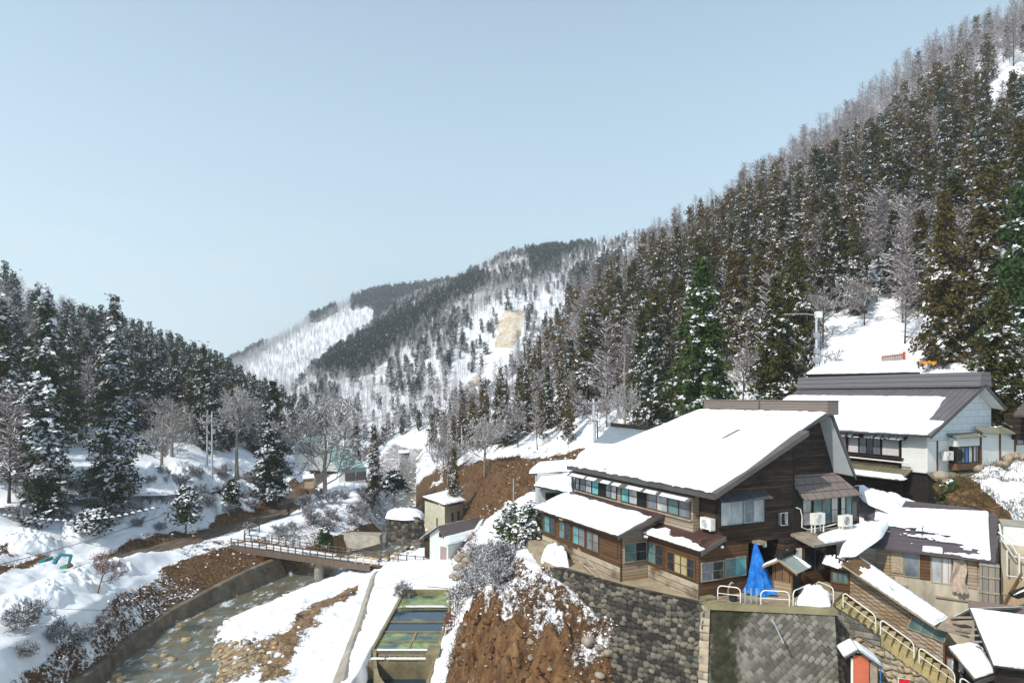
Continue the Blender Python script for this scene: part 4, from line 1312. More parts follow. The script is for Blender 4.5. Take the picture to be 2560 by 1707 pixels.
MB().slab([p2[3], p2[0], p2[0] - Vector((0, 0, .2)), p2[3] - Vector((0, 0, .2))], .05, vec=-U2 * .05).build("barge_board", mbarge, inn)
# ground floor windows
for s0, s1, pn in ((11.55, 12.95, ['glass', 'teal_curtain']), (9.55, 10.95, ['glass', 'teal_dull']), (7.85, 9.2, ['glass_mid', 'teal_curtain']), (6.35, 7.6, ['glass_mid', 'glass_mid'])):
    window(Lw, s0, s1, -8.85, -7.85, -1.753, inn, 2, 2, pn, 'wood_frame', .06)
MB().box((4.4, -1.80, -8.75), (6.0, -1.753, -7.95), Lw).build("shutter_panel", M['wood_warm'], inn)
window(Lw, 2.75, 4.05, -9.0, -7.95, -.003, inn, 2, 2, ['glass', 'teal_dull'], 'wood_frame', .06)
window(Lw, .3, 2.35, -9.0, -8.1, -.003, inn, 4, 2, ['glass', 'yellow_pane', 'yellow_pane', 'glass'], 'wood_frame', .07)
window(G, -1.5, -.1, -8.9, -7.95, 4.167, inn, 2, 2, ['teal_dull', 'glass'], 'wood_grey_t', .05)
window(G, .17, 1.5, -9.05, -8.2, -.003, inn, 2, 2, ['glass_mid', 'glass'], 'wood_grey_t', .05)
window(G, 1.68, 2.95, -9.02, -8.15, -.003, inn, 2, 2, ['teal_dull', 'teal_curtain'], 'wood_grey_t', .05)
# weathered skirting stripes low on the long walls
MB().box((4.2, -1.775, Zb), (13.3, -1.753, -9.15), Lw).box((.02, -.025, Zb), (4.1, -.003, -9.2), Lw).build("skirting", m_boards("pale_weathered_skirting", (.17, .12, .075), (.45, .385, .29), .34, weather=(.075, .035, .02)), inn)
# bay window on the gable
MB().box((1.14, -.24, -6.5), (4.12, -.001, -6.42), G).box((1.14, -.24, -5.24), (4.12, -.001, -5.16), G).box((1.14, -.22, -6.42), (1.2, -.001, -5.24), G).box((4.06, -.22, -6.42), (4.12, -.001, -5.24), G).build("bay_box", M['wood_black'], inn)
window(G, 1.26, 2.58, -6.36, -5.30, -.16, inn, 2, 2, ['glass_pale', 'glass_pale'], 'metal_grey', .04)
window(G, 2.72, 4.0, -6.36, -5.30, -.16, inn, 2, 2, ['glass_mid', 'glass_pale'], 'metal_grey', .04)
MB().slab([G(1.0, -.003, -4.85), G(4.25, -.003, -4.85), G(4.25, -.62, -5.16), G(1.0, -.62, -5.16)], .05).build("awning", m_seam("dark_grey_awning", (.075, .085, .09), .5, .91, .4146), inn)
MB().box((5.25, -.16, -6.7), (5.3, -.002, -6.1), G).box((5.7, -.16, -6.7), (5.75, -.002, -6.1), G).box((5.25, -.2, -6.74), (5.75, -.15, -6.70), G).box((5.25, -.2, -6.1), (5.75, -.15, -6.06), G).build("bracket", M['metal_grey'], inn)
# recessed gable: skirt roof with slates and the window wall below it
mslab = NT("brown_slate_squares")
kk = mslab
br = kk.n("ShaderNodeTexBrick")
br.inputs["Scale"].default_value = 1.0
br.inputs["Color1"].default_value, br.inputs["Color2"].default_value, br.inputs["Mortar"].default_value = (.21, .165, .145, 1), (.18, .145, .13, 1), (.05, .045, .045, 1)
br.inputs["Brick Width"].default_value, br.inputs["Row Height"].default_value, br.inputs["Mortar Size"].default_value = .62, .36, .02
mp = kk.n("ShaderNodeMapping"); mp.inputs["Rotation"].default_value = (0, 0, -.427)
gg = kk.n("ShaderNodeNewGeometry")
kk.l(gg.outputs["Position"], mp.inputs["Vector"]); kk.l(mp.outputs[0], br.inputs["Vector"])
kk.color(br.outputs["Color"]); kk.rough(.6); kk.bump(br.outputs["Fac"], -.4, .02)
M['slate'] = kk.m
sk = [G(6.45, .69, -4.30), G(10.35, .69, -4.30), G(11.0, -.45, -5.42), G(6.75, -.45, -5.46)]
MB().slab(sk, .10).build("skirt_roof", M['slate'], inn)
MB().box((6.43, .02, -7.3), (11.4, .12, -5.05), G).build("wall", M['wood_black'], inn)
for s0, s1, pn, fm in ((7.0, 7.62, ['glass_pale'], 'wood_black'), (7.8, 9.1, ['teal_dull', 'teal_dull'], 'wood_frame'), (9.15, 9.65, ['curtain'], 'wood_black'), (9.9, 10.25, ['glass_pale'], 'wood_black'), (10.3, 11.2, ['teal_dull', 'glass'], 'wood_frame')):
    window(G, s0, s1, -6.9, -5.55, .018, inn, len(pn), 2 if len(pn) == 1 else 1, pn, fm, .045)
# porch roof, entry and a recess painted near-black for its shade
po = [G(6.10, .25, -7.18), G(11.6, .2, -7.12), G(11.6, -1.35, -7.52), G(6.10, -1.5, -7.55)]
MB().slab(po, .14).build("porch_roof", m_plain("grey_felt_roof", (.25, .215, .17), .9, .3, 1.5, .3), inn)
snow_sheet("porch_snow", [po[0] * .45 + po[3] * .55 + V2 * 1.1, po[1] * .9 + po[2] * .1, po[2], po[3] + V2 * .75], .16, inn, 50, 18, .03, patchy(.22, .9, .9, 14, lambda s, t: np.clip(.5 - s * 1.3 - t * .6, 0, .5)), 14)
MB().box((3.2, 1.9, Zb), (5.4, 2.0, -7.3), G).box((3.19, .13, Zb), (3.22, 1.9, -7.2), G).box((3.2, .13, -7.5), (5.4, 1.9, -7.44), G).build("entry_recess", M['painted_shade'], inn)
MB().box((5.3, -.30, Zb), (9.2, -.18, -7.40), G).box((5.3, -.18, Zb), (5.42, 2.0, -7.44), G).build("wall", M['wood_dark'], inn)
MB().box((6.6, -.345, Zb + .02), (9.2, -.302, -9.35), G).build("skirting", M['wood_warm'], inn)
window(G, 6.75, 8.3, -9.3, -7.95, -.303, inn, 2, 1, ['glass', 'glass'], 'wood_frame', .05, name="sliding_door")
sg = MB().box((5.5, -.36, -8.75), (6.55, -.303, -7.98), G).build("sign_board", M['metal_white'], inn)
def text_obj(body, size, loc, fr, mat, parent, name="lettering"):
    cu = bpy.data.curves.new(name, 'FONT')
    cu.body, cu.size, cu.extrude = body, size, .002
    cu.align_x = 'CENTER'
    to = bpy.data.objects.new(name, cu)
    COL.objects.link(to)
    m3 = Matrix((fr.x, fr.z, -fr.y)).transposed()
    dg = bpy.context.evaluated_depsgraph_get()
    me = bpy.data.meshes.new_from_object(to.evaluated_get(dg))
    bpy.data.objects.remove(to)
    V = [tuple(m3 @ v.co + Vector(loc)) for v in me.vertices]
    o = mesh_object(name, V, [tuple(p.vertices) for p in me.polygons], mat, None, parent)
    return o
text_obj("射的", .26, G(6.0, -.366, -8.26), G, M['rubber'], sg)
text_obj("天明", .22, G(5.85, -.366, -8.58), G, M['rubber'], sg)
# wall lamps
lp = MB().box((3.42, -.5, -7.50), (3.92, -.02, -7.36), G).build("lamp_hood", M['wood_grey_t'], inn)
MB().tube([G(3.92, -.28, -7.56), G(4.02, -.30, -7.56)], .14, 14).build("lamp_face", M['metal_white'], lp)
MB().box((9.9, -2.15, -7.62), (10.3, -1.76, -7.42), Lw).build("lamp_box", m_plain("yellowed_lamp", (.5, .38, .16), .6), inn)
MB().tube([G(-.62, 3.6, -7.5), G(-.45, 3.55, -7.55)], .07, 10).build("lamp_bulb", M['metal_white'], inn)
MB().tube([G(.9, -.55, -7.3), G(.98, -.6, -7.36)], .07, 10).build("lamp_bulb", M['metal_white'], inn)
# leaning battens along the foot of the wall
for (p, q) in (((8.3, -1.95, -9.0), (4.9, -2.35, -9.93)), ((7.6, -2.3, -9.55), (5.3, -2.5, -9.93))):
    pl = MB().tube([Lw(*p), Lw(*q)], .05, 5).build("leaning_batten", M['wood_grey_t'])
    tag(pl, "pale batten leaning against the foot of the inn wall" if p[0] > 8 else "shorter pale batten lying on the ledge below the inn wall", "batten")

# air conditioners
def air_con(name_label, fr, s, d, z, legs=0., w=.78, h=.55, dep=.30, hole=False):
    o = fr(s, d, z)
    t = thing("air_conditioner", name_label, "air conditioner", o, "air conditioner units on the inn and house walls")
    MB().box((s, d - dep, z), (s + w, d, z + h), fr).build("casing", M['metal_white'], t)
    c = fr(s + w * .42, d - dep - .006, z + h * .5)
    rim = MB()
    for r in (.22, .15, .08):
        ring = [c + fr.x * math.cos(a) * r + fr.z * math.sin(a) * r for a in np.linspace(0, 2 * math.pi, 19)]
        rim.tube(ring, .012, 4, caps=False)
    disc = [c + fr.x * math.cos(a) * .225 + fr.z * math.sin(a) * .225 + fr.y * .004 for a in np.linspace(0, 2 * math.pi, 25)[:-1]]
    MB().slab(disc, .004, vec=fr.y * .002).build("fan_opening", M['rubber' if hole else 'metal_grey'], t)
    rim.build("fan_guard", M['metal_white'], t)
    lg_ = MB()
    if legs > 0:
        for a in (.05, w - .1):
            for b in (-dep + .02, -.07):
                lg_.box((s + a, d + b, z - legs), (s + a + .05, d + b + .05, z), fr)
        lg_.box((s, d - dep, z - .04), (s + w, d, z - .004), fr)
    else:
        lg_.box((s + .04, d - dep, z - .06), (s + .1, d + .12, z - .002), fr).box((s + w - .1, d - dep, z - .06), (s + w - .04, d + .12, z - .002), fr)
    lg_.build("stand", M['metal_white'], t)
    return t
air_con("white air conditioner on brackets high on the dark corner wall of the inn", Frame(HC, -U2, V2), -.85, 1.10, -6.65)
air_con("white air conditioner on tall legs standing on the porch roof", G, 7.05, -.42, -6.72, .45)
air_con("white air conditioner with a dark fan hole on the porch roof", G, 9.1, -.45, -6.98, .16, hole=True)
pp = thing("drain_pipe", "pale curved hose running from the wall along the porch roof", "pipe", G(6.6, -.1, -7.1))
MB().tube([G(6.5, -.03, -5.9), G(6.75, -.08, -6.0), G(6.85, -.1, -6.4), G(6.8, -.12, -6.95), G(7.2, -.15, -7.1), G(8.4, -.12, -7.08), G(9.3, -.2, -6.95)], .03, 6).build("hose", M['metal_white'], pp)
# ---------------------------------------------------------------- white house behind the inn
BC = Vector((26.15, 42.0, 0))
W = Frame(BC, V2, U2)
WL = Frame(BC, U2, V2)
mgrey = m_seam("grey_metal_roof", (.115, .105, .11), .42, -.4146, .91, .4, .2)
wh = thing("white_house", "white plastered house with a grey metal ridge and snowy roof behind the timber inn", "house", (BC.x + 4, BC.y + 4, -7.2))
e0, e1 = W(0, -.7, -2.5), W(0, 14.5, -2.5)
r0, r1 = W(5.7, -.7, .82), W(5.9, 14.2, 1.0)
b0, b1 = W(8.0, -.7, -.75), W(8.2, 14.2, -.75)
MB().slab([e0, r0, r1, e1], .16).slab([r0, b0, b1, r1], .14).build("roof", mgrey, wh)
rg = MB()
rg.slab([W(5.05, -.75, .62), W(5.2, -.75, 1.62), W(6.2, -.75, 1.62), W(6.35, -.75, .62)], 15, vec=U2 * 15.0)
rg.build("ridge_cap", m_boards("grey_ridge_sheets", (.10, .098, .105), (.15, .145, .15), .34), wh)
MB().slab([e0, r0, r0 - Vector((0, 0, .24)), e0 - Vector((0, 0, .24))], .05, vec=-U2 * .05).slab([r0, b0, b0 - Vector((0, 0, .24)), r0 - Vector((0, 0, .24))], .05, vec=-U2 * .05).build("barge_board", M['metal_dark'], wh)
MB().slab([W(5.7, -.69, .55), W(7.95, -.69, -.98), W(7.6, .02, -.8), W(5.7, .02, .50)], .02, vec=(0, 0, .02)).build("soffit", M['plaster'], wh)
snow_sheet("roof_snow", [r0 * .72 + e0 * .28 + U2 * .75, r1 * .72 + e1 * .28, e1, e0 + U2 * .02], .22, wh, 110, 36, .02, lambda s, t, x, y: ~((s < .055) & (t < .55 + fbm(y, y * 0, 4, 2) * .2)), 22)
mtile = NT("white_wall_panels")
kk = mtile
br = kk.n("ShaderNodeTexBrick")
br.inputs["Scale"].default_value = 1.0
br.inputs["Color1"].default_value, br.inputs["Color2"].default_value, br.inputs["Mortar"].default_value = (.62, .65, .67, 1), (.57, .60, .63, 1), (.30, .32, .34, 1)
br.inputs["Brick Width"].default_value, br.inputs["Row Height"].default_value, br.inputs["Mortar Size"].default_value = .95, .46, .012
cb = kk.n("ShaderNodeCombineXYZ")
sp = kk.n("ShaderNodeSeparateXYZ")
gg = kk.n("ShaderNodeNewGeometry")
kk.l(gg.outputs["Position"], sp.inputs[0])
kk.l(kk.math('ADD', kk.math('MULTIPLY', sp.outputs[0], .91), kk.math('MULTIPLY', sp.outputs[1], .4146)), cb.inputs[0])
kk.l(sp.outputs[2], cb.inputs[1])
kk.l(cb.outputs[0], br.inputs["Vector"])
kk.color(br.outputs["Color"])
wall_poly([W(.9, 0, -2.9), W(7.6, 0, -2.9), W(7.6, 0, -.85), W(5.7, 0, .50), W(.9, 0, -2.2)], U2).build("gable_wall", mtile.m, wh)
# lower walls
MB().box((.82, .002, -5.0), (7.6, .12, -2.92), W).build("wall", M['plaster'], wh)
MB().box((.82, .121, -5.0), (.94, 1.75, -2.3), W).build("wall", M['plaster'], wh)
MB().box((1.0, .05, -7.2), (7.6, .17, -5.001), W).box((1.0, .171, -7.2), (1.12, 1.75, -5.001), W).build("lower_wall", M['wood_black'], wh)
MB().box((.98, 1.751, -7.2), (1.1, 14.2, -2.2), W).box((.9, 14.2, -7.2), (7.6, 14.3, -2.0), W).box((7.5, .12, -7.2), (7.6, 14.2, -.9), W).build("wall", M['wood_dark'], wh)
for a in (.80, 1.75, 2.86):
    pass
MB().box((1.72, -.03, -5.0), (1.86, .001, -2.9), W).build("corner_post", M['wood_frame'], wh)
MB().box((.78, -.02, -5.0), (.82, .12, -2.5), W).build("corner_post", M['metal_white'], wh)
# long window row on the left wall
aw = [W(.97, 1.2, -2.42), W(.97, 8.5, -2.42), W(.32, 8.5, -2.92), W(.32, 1.2, -2.92)]
MB().slab(aw, .05).build("awning", m_seam("rusty_grey_awning", (.085, .062, .06), .34, -.4146, .91), wh)
snow_sheet("awning_snow", [aw[0], aw[1], aw[2], aw[3]], .09, wh, 90, 10, .03, lambda s, t, x, y: (np.modf(x / .55 + 100)[0] > .22) & (fbm(x * 1.6, y * 2.2, 33, 3) > .40), 33)
for i, (s0, s1, pn) in enumerate(((2.0, 3.25, ['curtain']), (3.4, 5.0, ['glass_mid', 'glass', 'glass_mid']), (5.1, 6.0, ['curtain']), (6.1, 6.9, ['curtain']), (7.0, 7.9, ['glass_mid']))):
    window(WL, s0, s1, -4.05, -3.0, .975, wh, len(pn), 1, pn, 'wood_black', .05)
for s in (1.82, 5.9):
    MB().box((s, .80, -4.95), (s + .13, .93, -2.75), WL).build("post", M['wood_black'], wh)
MB().box((1.6, .55, -4.25), (8.2, .97, -4.15), WL).build("ledge", M['wood_black'], wh)
MB().tube([WL(1.0, .5, -4.42), WL(8.0, .45, -4.36)], .05, 6).build("rain_pipe", M['metal_white'], wh)
lp_ = [W(1.0, 1.0, -4.75), W(1.0, 8.2, -4.75), W(-.35, 8.2, -5.5), W(-.35, 1.0, -5.5)]
MB().slab(lp_, .08).build("pent_roof", m_seam("mossy_metal_roof", (.15, .135, .085), .35, -.4146, .91), wh)
snow_sheet("pent_roof_snow", [lp_[0] * .38 + lp_[3] * .62, lp_[1] * .38 + lp_[2] * .62, lp_[2], lp_[3]], .12, wh, 60, 8, .07, patchy(.30, .9, 1.5, 36), 36)
# bay with a blue curtain, its little roof, pent roof below
MB().box((2.95, -.55, -3.30), (5.35, -.002, -2.72), W).build("bay_front", M['plaster'], wh)
MB().box((2.95, -.55, -4.85), (5.35, -.002, -4.42), W).build("bay_skirt", M['wood_brown_v'], wh)
MB().box((3.0, -.50, -4.42), (5.3, -.002, -3.30), W).build("bay_inside", M['painted_shade'], wh)
m_blue = m_plain("blue_curtain", (.03, .15, .42), .6)
M['blue'] = m_blue
window(W, 3.05, 4.55, -4.36, -3.36, -.505, wh, 4, 1, ['glass', 'glass', 'blue', 'glass_pale'], 'wood_black', .05)
window(W, 4.7, 5.25, -4.36, -3.36, -.505, wh, 2, 1, ['curtain', 'glass'], 'wood_black', .05)
MB().slab([W(2.7, -.003, -2.45), W(5.7, -.003, -2.45), W(5.7, -.8, -2.70), W(2.7, -.8, -2.70)], .05).build("awning", m_plain("mossy_sheet", (.19, .19, .15), .7, .3, 2), wh)
MB().slab([W(.7, -.003, -4.92), W(6.0, -.003, -4.92), W(6.0, -1.0, -5.3), W(.2, -1.0, -5.3)], .06).build("pent_roof", m_plain("mossy_grey_sheet", (.20, .185, .13), .8, .35, 2), wh)
MB().box((2.2, .0, -7.2), (6.5, .04, -5.35), Frame(BC, V2, U2)).build("dark_doorway", M['painted_shade'], wh)
air_con("white air conditioner between the post and bay of the white house", W, 1.98, -.15, -4.15)
wr = thing("white_wing", "low white plastered wing with dark posts right of the white house", "house", W(8, -.5, -5))
MB().box((5.5, -.5, -5.35), (11.5, -.38, -2.55), W).build("wall", M['plaster'], wr)
for a in (5.46, 7.6, 9.35, 11.4):
    MB().box((a, -.56, -5.35), (a + .13, -.502, -2.5), W).build("post", M['wood_frame'], wr)
MB().box((7.75, -.54, -4.35), (11.4, -.503, -4.25), W).build("rail_board", M['wood_frame'], wr)
window(W, 9.6, 11.3, -3.35, -2.65, -.505, wr, 2, 1, ['glass', 'glass'], 'wood_frame', .06)
MB().slab([W(5.4, -.2, -2.05), W(9.0, -.2, -2.2), W(9.0, -.9, -2.6), W(5.4, -.9, -2.45)], .06).slab([W(9.01, .1, -1.85), W(12, .1, -1.85), W(12, -1.0, -2.3), W(9.01, -1.0, -2.3)], .06).build("roof", m_plain("mossy_board_roof", (.20, .20, .145), .8, .35, 2), wr)
# snow roofed shed uphill of it, with a slatted fence panel and an orange sheet
us = thing("snowed_shed", "low shed buried under thick snow uphill behind the white house", "shed", P(2160, 930, 60))
rf = [P(2015, 936, 58), P(2300, 930, 57), P(2290, 903, 62), P(2080, 913, 64)]
MB().slab(rf, .15).build("roof", M['wood_black'], us)
MB().slab([P(2300, 932, 57.1), P(2298, 908, 61.5), P(2298, 985, 61.5), P(2300, 985, 57.1)], .1, vec=(-.1, 0, 0)).slab([P(2020, 938, 58.3), P(2298, 932, 57.3), P(2298, 985, 57.3), P(2020, 985, 58.3)], .1, vec=(0, .1, 0)).build("wall", M['wood_dark'], us)
snow_sheet("roof_snow", [rf[3], rf[2], rf[1], rf[0]], .5, us, 40, 16, .03, None, 41)
fp = thing("slat_fence", "rusty slatted fence panel with a red end post on the snow slope", "fence", P(2235, 905, 60.5))
for i in range(14):
    x = 2204 + i * 4.3
    MB().slab([P(x, 905, 60.5), P(x + 3.2, 905, 60.5), P(x + 3.2, 890 - i * .5, 60.5), P(x, 890 - i * .5, 60.5)], .04, vec=(0, .04, 0)).build("slat", M['wood_grey_t'], fp)
mred = m_plain("red_paint", (.50, .075, .04), .6, .2)
MB().slab([P(2259, 905, 60.4), P(2264, 905, 60.4), P(2264, 879, 60.4), P(2259, 879, 60.4)], .12, vec=(0, .12, 0)).build("post", mred, fp)
MB().slab([P(2204, 892, 60.43), P(2259, 885, 60.43), P(2259, 883, 60.43), P(2204, 890, 60.43)], .05, vec=(0, .05, 0)).build("top_rail", mred, fp)
tag(MB().slab([P(2331, 868, 75), P(2335, 868, 75), P(2335, 842, 75), P(2331, 842, 75)], .15, vec=(0, .15, 0)).build("marker_post", mred), "short red marker post standing in snow below the cedars", "post")
og = MB()
V_, F_ = [], []
for i in range(13):
    for j in range(5):
        p = P(2298 + i * 3.6, 912 - j * 1.2, 60 + j * .7)
        V_.append(p + Vector((0, 0, .12 + .16 * math.sin(i * 1.1) * math.cos(j * 1.4))))
for i in range(12):
    for j in range(4): F_.append((i * 5 + j, i * 5 + 5 + j, i * 5 + 6 + j, i * 5 + 1 + j))
tag(mesh_object("orange_sheet", V_, F_, m_plain("orange_plastic", (.75, .27, .02), .5, .15), None, None, True), "crumpled orange plastic sheet lying on the snow behind the white house", "sheet")
cr_ = thing("corner_roof", "brown tiled roof corner at the right edge above the white wing", "roof", P(2565, 1030, 44))
MB().slab([P(2533, 1037, 43), P(2600, 1037, 42), P(2600, 980, 45), P(2560, 1003, 45)], .15).build("roof_slope", m_seam("violet_brown_roof", (.12, .09, .09), .25, 0, 1), cr_)
MB().box((34.6, 43, -3), (38, 46, -1.2)).build("wall", M['wood_dark'], cr_)

# ---------------------------------------------------------------- annexes left of and behind the inn
ra = thing("rear_house", "rear house with a grey seamed roof half covered in snow behind the inn", "house", P(1560, 1130, 56) - Vector((0, 0, 3)))
q = [P(1527, 1066, 60), P(1660, 1080, 56), P(1600, 1150, 50), P(1435, 1150, 53)]
MB().slab(q, .15).build("roof", m_seam("blue_grey_roof", (.24, .28, .30), .3, .0, 1., .35, .15, .2), ra)
MB().slab([q[0], q[1], q[1] + Vector((0, 0, .35)), q[0] + Vector((0, 0, .35))], .4, vec=(.1, .4, 0)).build("ridge_cap", M['wood_black'], ra)
snow_sheet("roof_snow", [q[0] * .45 + q[3] * .55, q[1] * .45 + q[2] * .55, q[2], q[3]], .22, ra, 50, 18, .06, lambda s, t, x, y: ~((np.abs(t - .45 - s * .25) < .05) & (s > .35) & (s < .8)), 51)
MB().box((5.5, 51.5, -9.9), (11.5, 58.5, -5.6)).build("wall", M['wood_dark'], ra)
pa = thing("pale_annex", "small pale metal clad annex with snowy lean-to roofs left of the inn", "house", P(1400, 1250, 48))
msid = m_boards("pale_metal_siding", (.50, .52, .52), (.60, .62, .61), .12, axis='A')
xl = (1344 - CX) / F
MB().box((xl * 47.2, 47.2, -10.5), (xl * 47.2 + 5, 52, -5.6)).build("wall", msid, pa)
A0 = [P(1320, 1184, 48), P(1345, 1161, 51), P(1440, 1152, 51), P(1437, 1177, 47.3)]
MB().slab(A0, .16).build("roof", M['metal_dark'], pa)
snow_sheet("roof_snow", [A0[1], A0[2], A0[3], A0[0]], .28, pa, 24, 14, .05, None, 61)
A1 = [P(1338, 1214, 45.8), P(1356, 1192, 48), P(1430, 1182, 47.5), P(1430, 1232, 45)]
MB().slab(A1, .1).build("lean_to_roof", M['metal_dark'], pa)
snow_sheet("lean_to_snow", [A1[1], A1[2], A1[3], A1[0]], .22, pa, 24, 14, .05, None, 62)
MB().box((xl * 46.6, 46.4, -10.5), (xl * 46.6 + 3, 47.1, -6.6)).build("wall", msid, pa)
window(Frame((xl * 46.6, 46.4, 0), (1, 0, 0), (0, 1, 0)), .6, 1.9, -7.9, -6.9, 0, pa, 2, 1, ['glass', 'glass_mid'], 'wood_frame', .06)

# ---------------------------------------------------------------- lower right house with the ragged snow roof
EO = Vector((19.1, 35.0, 0))
ex = Vector((.85, -.53, 0)).normalized()
ey = Vector((.53, .85, 0)).normalized()
E = Frame(EO, ex, ey)
eh = thing("weathered_house", "weathered board house with snow slipping off its dark shingle roof beside the stairs", "house", E(2.5, 2, -10))
rp = [P(2173, 1364, 35), P(2489, 1402, 32.1), P(2495, 1287, 36.2), P(2420, 1267, 37), P(2250, 1250, 38.5), P(2160, 1292, 37.4)]
mshing = m_boards("violet_brown_shingles", (.060, .050, .056), (.12, .10, .11), .07)
MB().slab(rp, .12).build("roof", mshing, eh)
def e_cover(s, t, x, y):
    n = fbm(x * .55, y * 3.8, 71, 4) + (fbm(x * 3.5, y * 9, 72, 2) - .5) * .35
    lim = np.interp(s, [0, .15, .35, .5, .62, .75, .97, 1], [.30, .34, .40, .46, .50, .78, .86, .4])
    k = n > .39 + np.clip((t - lim) * 1.1, -.4, .40)
    k |= (np.abs(t - .93) < .05) & (s > .44) & (s < .60)
    k &= ~((np.abs(s - .43) < .004) & (t > .4))
    return k & (s < .965)
snow_sheet("roof_snow", [rp[5] * .6 + rp[4] * .4 + Vector((0, .3, .12)), rp[2] * .8 + rp[3] * .2 + Vector((0, 0, .06)), rp[1], rp[0]], .13, eh, 150, 110, .01, e_cover, 71)
MB().box((.3, .45, -9.95), (5.35, .57, -8.0), E).build("wall", M['wood_grey'], eh)
MB().box((1.2, .40, -13.3), (5.3, .449, -9.55), E).build("foundation", M['plaster_stained'], eh)
MB().box((.3, .57, -13.3), (5.3, 4, -8.3), E).build("wall", M['wood_dark'], eh)
MB().box((.32, .38, -9.95), (.95, .449, -8.1), E).build("board_panel", M['wood_grey'], eh)
MB().box((1.0, .39, -9.35), (1.55, .449, -8.15), E).build("woven_mat", m_plain("woven_reed_mat", (.36, .29, .21), .95, .3, 9, .4), eh)
window(E, 1.62, 2.25, -9.45, -8.25, .445, eh, 1, 1, ['glass_mid'], 'wood_grey_t', .05)
MB().box((2.32, .39, -9.55), (2.75, .449, -8.15), E).build("board_panel", M['wood_warm'], eh)
window(E, 2.85, 3.65, -9.6, -8.35, .445, eh, 2, 1, ['glass_pale', 'curtain'], 'wood_grey_t', .05)
tm = MB()
V_, F_ = [], []
for i in range(9):
    for j in range(15):
        s, z = 3.72 + i * .065 + .06 * math.sin(j * .5), -8.3 - j * .11
        V_.append(E(s + (j / 14.) * .10 * (i - 4) / 4, .36 - .10 * math.sin(i * .8 + j * .3) - .02 * j, z - .12 * (i % 2) * (j / 14.)))
for i in range(8):
    for j in range(14): F_.append((i * 15 + j, i * 15 + j + 1, i * 15 + 15 + j + 1, i * 15 + 15 + j))
mesh_object("torn_mat", V_, F_, m_plain("torn_reed_mat", (.40, .31, .25), .95, .3, 9, .4), None, eh)
MB().box((4.35, .39, -9.7), (4.75, .449, -8.2), E).build("board_panel", M['wood_grey'], eh)
MB().box((3.0, .30, -10.35), (4.8, .399, -10.27), E).build("ledge_strip", M['wood_grey_t'], eh)
dp = thing("board_screen", "tall weathered board screen leaning at the right end of the weathered house", "screen", E(5.3, .2, -10))
MB().box((4.82, .12, -10.55), (5.62, .17, -8.25), E).build("boards", M['wood_grey_v'], dp)
for z in (-10.5, -9.75, -9.0, -8.4):
    MB().box((4.80, .07, z), (5.64, .118, z + .09), E).build("batten", M['wood_grey_t'], dp)
sm = thing("straw_screen", "tan straw matting screen right of the board screen", "screen", E(6.4, .3, -10))
MB().box((5.8, .35, -10.6), (8.6, .40, -9.0), E).build("matting", m_boards("straw_matting", (.46, .33, .19), (.60, .45, .28), .05, axis='B'), sm)
MB().box((5.75, .30, -9.75), (8.6, .349, -9.69), E).build("batten", M['wood_grey_t'], sm)
MB().tube([E(5.75, .2, -10.3), E(6.5, .25, -8.6)], .06, 5).build("pole", M['wood_plain'], sm)
tk = thing("water_tank", "pale concrete water tank with a tangle of white pipes at right edge", "tank", E(6.8, 3, -9))
MB().box((5.9, 2.6, -10.5), (9.5, 4.2, -7.7), E).build("base", M['plaster_stained'], tk)
MB().box((6.0, 2.7, -7.699), (9.5, 4.1, -6.7), E).build("basin", M['plaster'], tk)
MB().box((5.92, 2.62, -6.699), (9.6, 4.2, -6.62), E).build("lid", M['concrete'], tk)
pt_ = MB()
for a in ([E(5.8, 2.3, -6.6), E(5.9, 2.2, -7.4), E(6.4, 2.2, -8.2), E(9, 2.2, -8.4)], [E(6.1, 2.1, -7.9), E(6.1, 2.1, -9.2), E(6.9, 2.1, -9.2), E(6.95, 2.1, -8.0)], [E(6.6, 2.1, -8.0), E(6.6, 2.1, -9.4)], [E(5.75, 2.2, -7.0), E(6.3, 2.0, -7.6), E(6.5, 2.0, -8.0)]):
    pt_.tube(a, .04, 6)
pt_.build("pipework", M['metal_white'], tk)

# big heap of slid snow between porch roof and the weathered house
def heap(name, pts, h, mat, label, cat, n=34, seed=0, rough=.42):
    """rounded heap over a footprint polygon of 3-D points"""
    c = sum((Vector(p) for p in pts), Vector()) / len(pts)
    ring = []
    m = len(pts)
    N = 72
    for i in range(N):
        t = i / N * m
        a, b = Vector(pts[int(t) % m]), Vector(pts[(int(t) + 1) % m])
        f = t - int(t)
        ring.append(a.lerp(b, f))
    for _ in range(3): ring = [(ring[i - 1] + ring[i] * 2 + ring[(i + 1) % N]) / 4 for i in range(N)]
    V, Fc = [], []
    R = 16
    for r in range(R + 1):
        k = 1 - r / R
        for i in range(N):
            p = c.lerp(ring[i], k)
            up = (1 - k ** 3.0) ** .6
            nz = fbm(p.x * 1.9 + seed, p.y * 1.9, seed, 4) - .5
            n2 = float(fbm(p.x * 4.5 + seed, p.y * 4.5, seed + 3, 3)) - .5
            V.append(p + Vector((n2 * .12 * k, n2 * .12 * k, h * up * (1 + nz * rough * 2.6) + nz * rough * h * .4 + n2 * h * .35 * up)))
    for r in range(R):
        for i in range(N):
            Fc.append((r * N + i, r * N + (i + 1) % N, (r + 1) * N + (i + 1) % N, (r + 1) * N + i))
    o = mesh_object(name, V, Fc, mat, None, None, True)
    return tag(o, label, cat)
heap("snow_heap", [P(2095, 1392, 33.4), P(2140, 1390, 33.2), P(2205, 1345, 34.2), P(2225, 1310, 36), P(2160, 1312, 36.8), P(2120, 1350, 35)], .55, M['snow'], "big heap of slid snow between the porch roof and the weathered house roof", "snow heap", seed=3)
